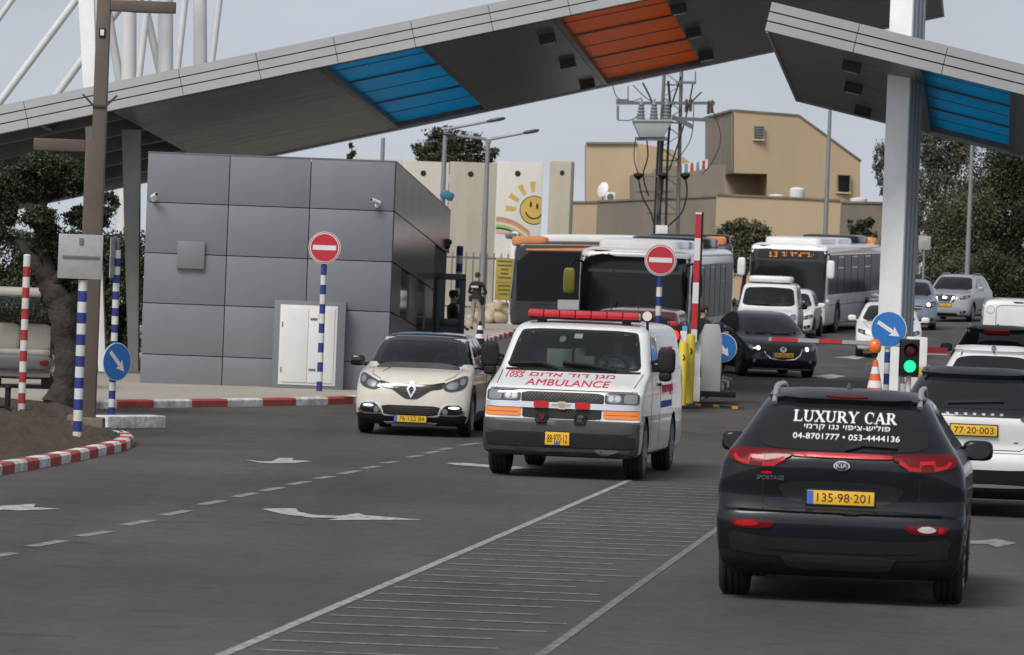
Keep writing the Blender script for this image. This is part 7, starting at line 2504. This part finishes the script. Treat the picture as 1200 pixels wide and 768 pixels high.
# red and white post
Y = G(24, 497).y
b = onG(W(24.5, 495, Y).x, Y, .15)
r = empty('striped_post', b, 0, 'red and white striped post at the far left in the soil bed', 'post')
striped(r, W(29, 300, Y).z - b.z, .055, [POLEW, POLER], 15)
# brown lamp posts
BRN_ = M('brown_steel', (.115, .092, .072), .5, metal=.2, var=.15, vscale=2)
def brown_lamp(label, px, pyb, Y, pyt, wpx, arm, bracket=False):
    b = onG(W(px, pyb, Y).x, Y, .12)
    root = empty('brown_lamp_post', b, 0, label, 'lamp post')
    h = W(px + 15, pyt, Y).z - b.z
    w_ = wpx / (FPX / Y)
    MB().box((0, 0, h / 2), (w_, w_ * 1.2, h)).build('pole', BRN_, root, 30, .008)
    MB().box((0, 0, .0), (w_ * 2.4, w_ * 2.4, .32)).build('base', M('base_concrete', (.17, .145, .115), .95, var=.4, bump=.5, vscale=5), root, 30, .04)
    ax, ay0, ay1 = arm
    e = W(ax, (ay0 + ay1) / 2, Y).x - b.x
    zc = h - .13
    sg = 1 if e > 0 else -1
    hh = abs(ay1 - ay0) / (FPX / Y)
    a = MB().bb(sg * w_ * .5, e, -.10, .10, h - hh - .02, h - .02).build('lamp_arm', BRN_, root, 30, .008)
    MB().bb(sg * .4, e - sg * .06, -.07, .07, h - hh - .028, h - hh - .021).build('lamp_glass', M('lamp_glass', (.07, .07, .075), .1), a)
    if bracket:
        z = W(118, 125, Y).z - b.z
        m = MB()
        for sx in (-1, 1): m.beam((sx * w_ * .45, -.1, z), (sx * (w_ * .5 + .15), -.13, z + .16), .025, .025)
        m.box((0, -.12, z), (w_ * 1.1, .04, .03))
        m.build('banner_bracket', FRAMED, root)
        z = W(118, 39, Y).z - b.z
        cmm = MB().box((0, -w_ * .6 - .012, z), (.09, .02, .13)).build('access_cover', BLK, root, 30, .01)
        MB().box((0, -w_ * .6 - .025, z), (.055, .02, .085)).build('cover_plate', WHT, cmm, 30, .008)
Y = G(104, 513).y + .3
brown_lamp('tall brown square lamp post with its arm to the right, in front of the canopy', 103, 510, Y, -2, 15.5, (206, 0, 13), True)
brown_lamp('short brown square lamp post with its arm to the left', 94.5, 508, Y + 1.0, 163, 13, (40, 163, 177))
# painted concrete block
a, c = G(117, 503), G(186, 502)
r = empty('concrete_block', (a + c) / 2, 0, 'rough white-painted concrete block lying at the tip of the soil bed', 'concrete block')
d = (c - a); 
r.rotation_euler = (0, 0, math.atan2(d.y, d.x))
MB().bb(-d.length / 2, d.length / 2, -.14, .22, 0, .20).bb(-d.length / 2 - .02, -d.length / 2 + .3, -.10, .18, .0, .17).build('block', M('rough_white', (.74, .74, .72), .9, var=.25, vscale=6, bump=1.2, bscale=9, stain=(.36, .35, .33)), r, 30, .035, 3)
# garden tap
b = G(8, 497)
r = empty('garden_tap', (b.x, b.y, b.z + .1), 0, 'black standpipe with a bent hose in the soil at the far left', 'tap')
MB().tube([(0, 0, 0), (0, 0, .42)], .045, 10).sup((0, 0, .45), (.05, .05, .04), .8, .8).build('standpipe', BLK, r, 50)
MB().tube([(-.5, .05, .04), (-.25, 0, .14), (0, 0, .18), (.08, -.02, .08), (.18, -.04, .02)], .03, 8).build('hose', BLK, r, 50)
# golf cart
def golf_cart():
    Y = 83.5
    b = onG(W(22, 440, Y).x, Y, .05)
    root = empty('golf_cart', b, R(4), 'open white golf cart with beige seats parked behind the old clipped tree', 'golf cart')
    CP = paint('cart_body', (.16, .15, .14), .2)
    SEAT = M('beige_vinyl', (.27, .25, .21), .6, var=.1)
    MB().sup((0, 1.2, .50), (.60, 1.15, .26), .4, .35, 28, 12).bb(-.55, .55, .05, 2.3, .30, .38).build('body', CP, root, 40)
    MB().sup((0, .12, .55), (.58, .16, .14), .4, .4, 24, 10).build('bumper', M('cart_bumper', (.10, .10, .105), .5), root, 50)
    for x in (-.28, .28):
        MB().sup((x, .62, .98), (.27, .10, .26), .45, .5, 20, 12, Matrix.Rotation(-.15, 3, 'X')).build('backrest', SEAT, root, 50)
    MB().sup((0, .9, .76), (.56, .30, .08), .4, .4, 24, 10).build('seat', SEAT, root, 50)
    MB().sup((0, .30, .72), (.56, .26, .07), .4, .4, 24, 10).build('rear_seat', SEAT, root, 50)
    MB().sup((0, 1.05, 1.80), (.68, 1.05, .085), .4, .3, 32, 10).build('roof', M('cart_roof', (.40, .385, .34), .5, var=.1), root, 50)
    for sx in (-1, 1):
        for y in (.15, 2.0): MB().tube([(sx * .55, y, .5), (sx * .57, y, 1.75)], .022, 8).build('roof_post', BLK, root)
        for y in (.45, 2.05):
            w_ = MB().lathe([(.12, -.09), (.20, -.09), (.225, -.06), (.225, .06), (.20, .09), (.12, .09)], 24, (0, 0, 0), 'X').build('wheel', RUB, root, 40)
            w_.location = (sx * .48, y, .225)
            MB().lathe([(.11, -.07), (.11, .07)], 18, (0, 0, 0), 'X').build('rim', RIMM, w_, 40)
        MB().sup((sx * .44, -.03, .56), (.08, .03, .05), .5, .5).build('tail_light', REDD, root, 50)
    MB().bb(-.50, .50, 1.95, 1.965, .8, 1.7).build('windscreen', CGL, root)
    k = [(.25 + .17 * cos(a), 1.55 + .06 * sin(a), 1.02 + .15 * sin(a)) for a in np.linspace(0, 2 * pi, 20)]
    MB().tube(k, .014, 8).build('steering_wheel', BLK, root, 60)
golf_cart()
# ------------------------------------------------------------------ toll island in the middle
Yi = 87.5
def sgn(px, py, dy=0): return W(px, py, Yi + dy)
def on_island(px, Y): return onG(W(px, 440, Y).x, Y, .145)
YEL = M('bollard_yellow', (.62, .48, .03), .5, var=.15, vscale=6)
for px, Y, pt, lb in ((799.5, 86.2, 401, 'left yellow guard post with a white strip behind it, nearest the ambulance'), (808, 87.4, 392, 'right yellow guard post beside the white barrier cabinet')):
    b = on_island(px, Y)
    r = empty('guard_post', b, 0, lb, 'guard post', 'yellow guard posts on the island')
    h = W(px, pt, Y).z - b.z
    MB().lathe([(.085, 0), (.085, h - .03), (.06, h), (.02, h + .012)], 18).build('post', YEL, r, 40)
    MB().tube([(0, -.088, h * .8), (.03, -.09, h * .76), (.0, -.088, h * .72)], .012, 6).build('cable_clip', BLK, r)
b = on_island(799, 86.9)
o = MB().bb(-.06, .06, -.03, .03, 0, W(800, 388, 86.9).z - b.z).build('white_strip_post', WHT, None, 30, .01)
o.location = b
tag(o, 'thin white upright strip behind the left yellow guard post', 'post')
# barrier cabinet with raised arm
b = on_island(812, 88.6)
r = empty('barrier_gate', b, 0, 'white barrier cabinet with its red and white arm raised upright', 'barrier')
hc = W(812, 392, 88.6).z - b.z
MB().bb(-.13, .13, -.15, .25, .02, hc).build('cabinet', WHT, r, 30, .02)
MB().bb(-.14, .14, -.16, .26, -.005, .45).build('cabinet_base', SIGNW, r, 30, .01)
MB().lathe([(.10, -.22), (.10, -.151)], 20, (-.02, 0, hc - .05), 'Y').build('pivot', STEELG, r, 40)
p1 = W(812, 249, 88.6) - b
aw = .055
m = MB()
zb_ = hc - .15
n = 8
BR_ = [SIGNW, SIGNR, BLK]
zz = [zb_, hc + .12, hc + .55, hc + 1.08, hc + 1.75, hc + 2.1]
L = p1.z - zb_
segs = [(0, .10, 0), (.10, .30, 1), (.30, .46, 0), (.46, .63, 1), (.63, .80, 0), (.80, .985, 1), (.985, 1, 0)]
for f0, f1, k in segs: m.bb(-.02 - aw, -.02 + aw, -.29, -.23, zb_ + L * f0, zb_ + L * f1, k) if k == 0 else m.bb(-.02 - aw, -.02 + aw * 1.0, -.29, -.23, zb_ + L * f0, zb_ + L * f1, 1)
m.build('arm', BR_, r, 30)
MB().bb(-.02 + aw + .002, .02 + aw, -.285, -.22, zb_ + .1, p1.z).build('arm_edge', BLK, r)
# red traffic light on the island
def traffic_light(label, px, py, Y, lit, hw=.14, hh=.34):
    c = W(px, py, Y)
    b = onG(c.x, Y, .14)
    r = empty('traffic_light', b, 0, label, 'traffic light')
    z = c.z - b.z
    MB().tube([(0, .05, 0), (0, .05, z)], .045, 12).build('post', POLEW, r)
    bx = MB().bb(-hw, hw, -.11, .09, z - hh, z + hh).build('housing', BLK, r, 30, .025)
    MB().bb(-hw - .02, hw + .02, .091, .10, z - hh - .03, z + hh + .03).build('backboard', GLOSSBLK, r, 30)
    for k, (dz, nm) in enumerate(((hh * .46, 'red'), (-hh * .46, 'green'))):
        on = nm == lit
        col = {'red': (1, .06, .02), 'green': (.02, .75, .36)}[nm]
        mt = M(f'signal_{nm}_{"on" if on else "off"}', tuple(.6 * k_ for k_ in col) if on else ((.10, .008, .008) if nm == 'red' else (.01, .05, .03)), .3, emit=col if on else None, estr=.9 if on else 0)
        ln = MB().sup((0, -.112, z + dz), (.105, .03, .105), 1, 1, 22, 12).build('signal_lens', mt, r, 60)
        vs = []; fs = []
        for i in range(15):
            a = R(-20) + R(220) * i / 14
            vs += [(.122 * cos(a), -.11, z + dz + .122 * sin(a)), (.122 * cos(a), -.26 + .05 * (1 - abs(sin(a))), z + dz + .122 * sin(a))]
        for i in range(14): fs.append((2 * i, 2 * i + 1, 2 * i + 3, 2 * i + 2))
        q = MB().add(vs, fs).build('visor', BLK, r, 60)
    return r
traffic_light('traffic light showing red beside the ambulance, in front of a light blue board', 789, 403, 87.0, 'red')
MB_ = MB().bb(-.07, .07, -.06, .06, 0, .12).build('beacon_box', SIGNR, None, 30, .02)
MB_.location = W(789, 384, 87.0); tag(MB_, 'small dark red box on top of the red traffic light', 'beacon')
# light blue board behind it
b = on_island(795, 88.0)
r = empty('blue_board', b, 0, 'light blue board standing behind the red traffic light', 'board')
x0, x1 = W(780, 400, 88).x - b.x, W(805, 400, 88).x - b.x
MB().bb(x0, x1, -.02, .02, .9, W(795, 382, 88).z - b.z).build('panel', M('board_blue', (.12, .36, .62), .45), r, 30, .01)
MB().bb(x0, x1, -.018, .018, .05, .62).build('lower_panel', M('board_lilac', (.33, .30, .48), .5), r, 30, .01)
for x in (x0 + .04, x1 - .04): MB().tube([(x, .03, 0), (x, .03, 1.5)], .02).build('leg', STEELG, r)
# grey pay panel, striped post with blue arrow
b = on_island(834, 91.5)
r = empty('pay_station', b, 0, 'pale grey slab-like pay station behind the raised barrier', 'pay station')
h = W(834, 380, 91.5).z - b.z
xs0, xs1 = W(822, 420, 91.5).x - b.x, W(845, 420, 91.5).x - b.x
m = MB().prism([(xs0, -.2, 0), (xs1, -.2, 0), (xs1, -.2, h * .80), (xs1 - .06, -.2, h), (xs0 + .05, -.2, h), (xs0 - .04, -.2, h * .82)], (0, .5, 0))
m.build('case', M('pay_grey', (.42, .42, .41), .5, var=.08), r, 30, .03)
MB().bb(xs0 - .08, xs1 + .3, -.35, .4, -.01, .10).build('plinth', BLK, r, 30, .01)
MB().bb(xs0 - .22, xs0 - .05, -.32, -.14, .55, .75).build('ticket_slot', SIGNW, r, 30, .02)
b = on_island(840, 92.5)
r = empty('road_sign', b, 0, 'dark striped post with a large blue arrow disc beside the nearest bus', 'road sign')
h = W(840, 381, 92.5).z - b.z
striped(r, h, .10, [M('pole_navy', (.015, .018, .05), .6), M('pole_grey', (.28, .28, .29), .6)], 9)
c = W(846, 407.5, 92.5) - b
arrow_disc(r, (c.x, -.14, c.z), .58, -52, 0)
# ------------------------------------------------------------------ right island, by the white column
Yr = 79.2
c = W(1041, 386, Yr)
b = onG(c.x, Yr, .142)
r = empty('road_sign', b, 0, 'large round blue sign with white arrow on a striped post by the white column', 'road sign')
z = c.z - b.z
striped(r, z - .2, .05, [POLEB, POLEW], 8)
MB().tube([(0, .01, z - .3), (0, .01, z + .1)], .03, 10).build('bracket', STEELG, r)
arrow_disc(r, (0, -.07, z), .61, -32)
def cone(name, label, b, h, r0, mats, group=None):
    root = empty(name, b, 0, label, 'traffic cone', group)
    m = MB()
    for k in range(5):
        f0, f1 = k / 5, (k + 1) / 5
        m.lathe([(r0 * (1 - .78 * f0), .04 + (h - .04) * f0), (r0 * (1 - .78 * f1), .04 + (h - .04) * f1)], 20, (0, 0, 0), 'Z', k % 2)
    m.build('cone', mats, root, 40)
    MB().box((0, 0, .02), (r0 * 2.5, r0 * 2.5, .04)).build('base', mats[0], root, 30, .01)
    return root
CO = M('cone_orange', (.72, .13, .02), .5, var=.1)
b = onG(W(1025, 455, 78.8).x, 78.8, .142)
hh = W(1025, 422, 78.8).z - b.z
st = MB().lathe([(.16, 0), (.16, hh - .62)], 18).build('cone_stand', POLEW, None, 40)
st.location = b; tag(st, 'white drum under the orange cone by the white column', 'stand')
c0 = cone('traffic_cone', 'orange and white traffic cone with an orange beacon, at the foot of the white column', b + Vector((0, 0, hh - .62)), .62, .15, [CO, SIGNW])
p = W(1025, 417, 78.8)
r = empty('warning_beacon', p, 0, 'round orange beacon lamp on top of the orange cone', 'beacon')
MB().lathe([(.05, -.02), (.06, .06)], 14).build('collar', BLK, r, 40)
MB().lathe([(.08, .05), (.105, .10), (.105, .20), (.06, .27), (.02, .28)], 20).build('lamp', M('beacon_orange', (.75, .16, .02), .25, coat=.8), r, 50)
traffic_light('traffic light showing green at the foot of the white column', 1066, 420, 79.0, 'green', .15, .29)
b = onG(W(1059, 455, 79.4).x, 79.4, .142)
r = empty('striped_post', b, 0, 'short red and white post below the green traffic light', 'post')
striped(r, .75, .06, [POLER, POLEW], 4)
b = onG(W(1072, 455, 80.4).x, 80.4, .142)
r = empty('barrier_gate', b, 0, 'white barrier cabinet behind the green light with its arm lowered to the left', 'barrier')
h = W(1072, 395, 80.4).z - b.z
MB().bb(-.16, .18, -.12, .28, 0, h).build('cabinet', WHT, r, 30, .02)
zA = W(1020, 402, 80.4).z - b.z
xa, xb = W(900, 397, 80.4).x - b.x, -.17
m = MB()
cuts = [0, .02, .21, .36, .53, 1]
for k in range(5):
    m.bb(xa + (xb - xa) * cuts[k], xa + (xb - xa) * cuts[k + 1], -.22, -.16, zA - .034, zA + .034, [0, 1, 0, 1, 0][k])
m.build('arm', [M('arm_grey', (.34, .34, .34), .5), SIGNR], r, 30)
MB().bb(xa, xb, -.215, -.165, zA - .046, zA - .035).build('arm_edge', BLK, r)
b = onG(W(1080, 455, 79.8).x, 79.8, .142)
r = empty('guard_post', b, 0, 'yellow guard post behind the green traffic light', 'guard post')
MB().lathe([(.07, 0), (.07, 1.0), (.05, 1.04)], 16).build('post', YEL, r, 40)
b = onG(W(1090, 440, 84).x, 84, .0)
r = empty('barrier_gate', b, 0, 'short red and white barrier arm reaching towards the queueing white SUVs', 'barrier')
zA = W(1096, 411, 84).z - b.z
x0, x1 = W(1080, 411, 84).x - b.x, W(1110, 413, 84).x - b.x
MB().bb(x0, x1, -.03, .03, zA - .05, zA + .06).build('arm', SIGNR, r)
MB().bb(x0, x1, -.028, .028, zA - .075, zA - .051).build('arm_edge', SIGNW, r)
MB().bb(x0 - .12, x0, -.1, .1, 0, zA + .15).build('cabinet', WHT, r, 30, .02)
# square sign seen from the back by the trees
b = onG(W(1081, 345, 178).x, 178)
r = empty('road_sign', b, 0, 'small square sign seen from behind in front of the trees right of the white column', 'road sign')
z = W(1083, 285, 178).z - b.z
MB().tube([(0, 0, 0), (0, 0, z + .2)], .045, 10).build('pole', GALV, r)
MB().box((0, -.06, z), (.46, .012, .52)).build('sign_back', SIGNBK, r, 30, .02)
# black and white cone by the guard
b = onG(W(562, 401, 128).x, 128, .13)
cone('traffic_cone', 'black traffic cone with a white band on the pavement below the guard', b, .62, .15, [BLK, SIGNW])
b = onG(W(535, 395, 104).x, 104, .13)
r = empty('striped_post', b, 0, 'blue and white striped post behind the dark gate frame', 'post')
striped(r, W(536, 290, 104).z - b.z, .075, [POLEB, POLEW], 15)
# ------------------------------------------------------------------ people
BLKC = M('black_cloth', (.014, .014, .016), .85, bump=.3, bscale=40)
KHAKI = M('khaki_cloth', (.30, .27, .22), .9, var=.3, vscale=12, bump=.3)
Yg = 145.5
gp_ = onG(W(557, 390, Yg).x, Yg, .13)
def guard():
    r = stand_person('guard in black jacket and pale trousers standing by the double-armed lamp post', gp_, R(28), 1.80, [BLKC, KHAKI, BLKC, SKIN], ((-.30, .05, 1.14), (-.08, .26, 1.13)), ((.30, .06, 1.14), (.06, .27, 1.12)), hair=(.10, .07, .05), legs=(.06, .03))
    m = MB().sup((0, 0, 1.03), (.205, .165, .05), .4, .9, 24, 8)
    for a in (-.17, .17): m.sup((a, -.09, .98), (.05, .05, .10), .5, .5)
    m.sup((.20, .02, .92), (.045, .07, .13), .5, .5)
    m.build('belt', BLKC, r, 50)
    m = MB()
    for k in range(6): m.bb(-.12 + k * .042, -.12 + k * .042 + .028, -.165, -.125, 1.32, 1.375)
    m.build('back_print', SIGNW, r)
guard()
gp2 = onG(W(529, 400, 102).x, 102, .13)
stand_person('dark figure in a black cap and jacket behind the dark gate frame, facing right', gp2, R(70), 1.76, [BLKC, M('dark_trousers', (.02, .02, .025), .85), BLKC, SKIN], ((-.27, .02, 1.14), (-.22, .18, .98)), ((.27, .02, 1.14), (.20, .20, 1.02)), cap=True)
gp3 = onG(W(821, 440, 93.5).x, 93.5, .145)
stand_person('person in black leaning an arm on the pale pay station by the bus', gp3, R(55), 1.74, [BLKC, M('dark_trousers', (.02, .02, .025), .85), BLKC, SKIN], ((-.26, .08, 1.16), (-.10, .30, 1.12)), ((.30, .10, 1.20), (.22, .38, 1.22)), cap=False)
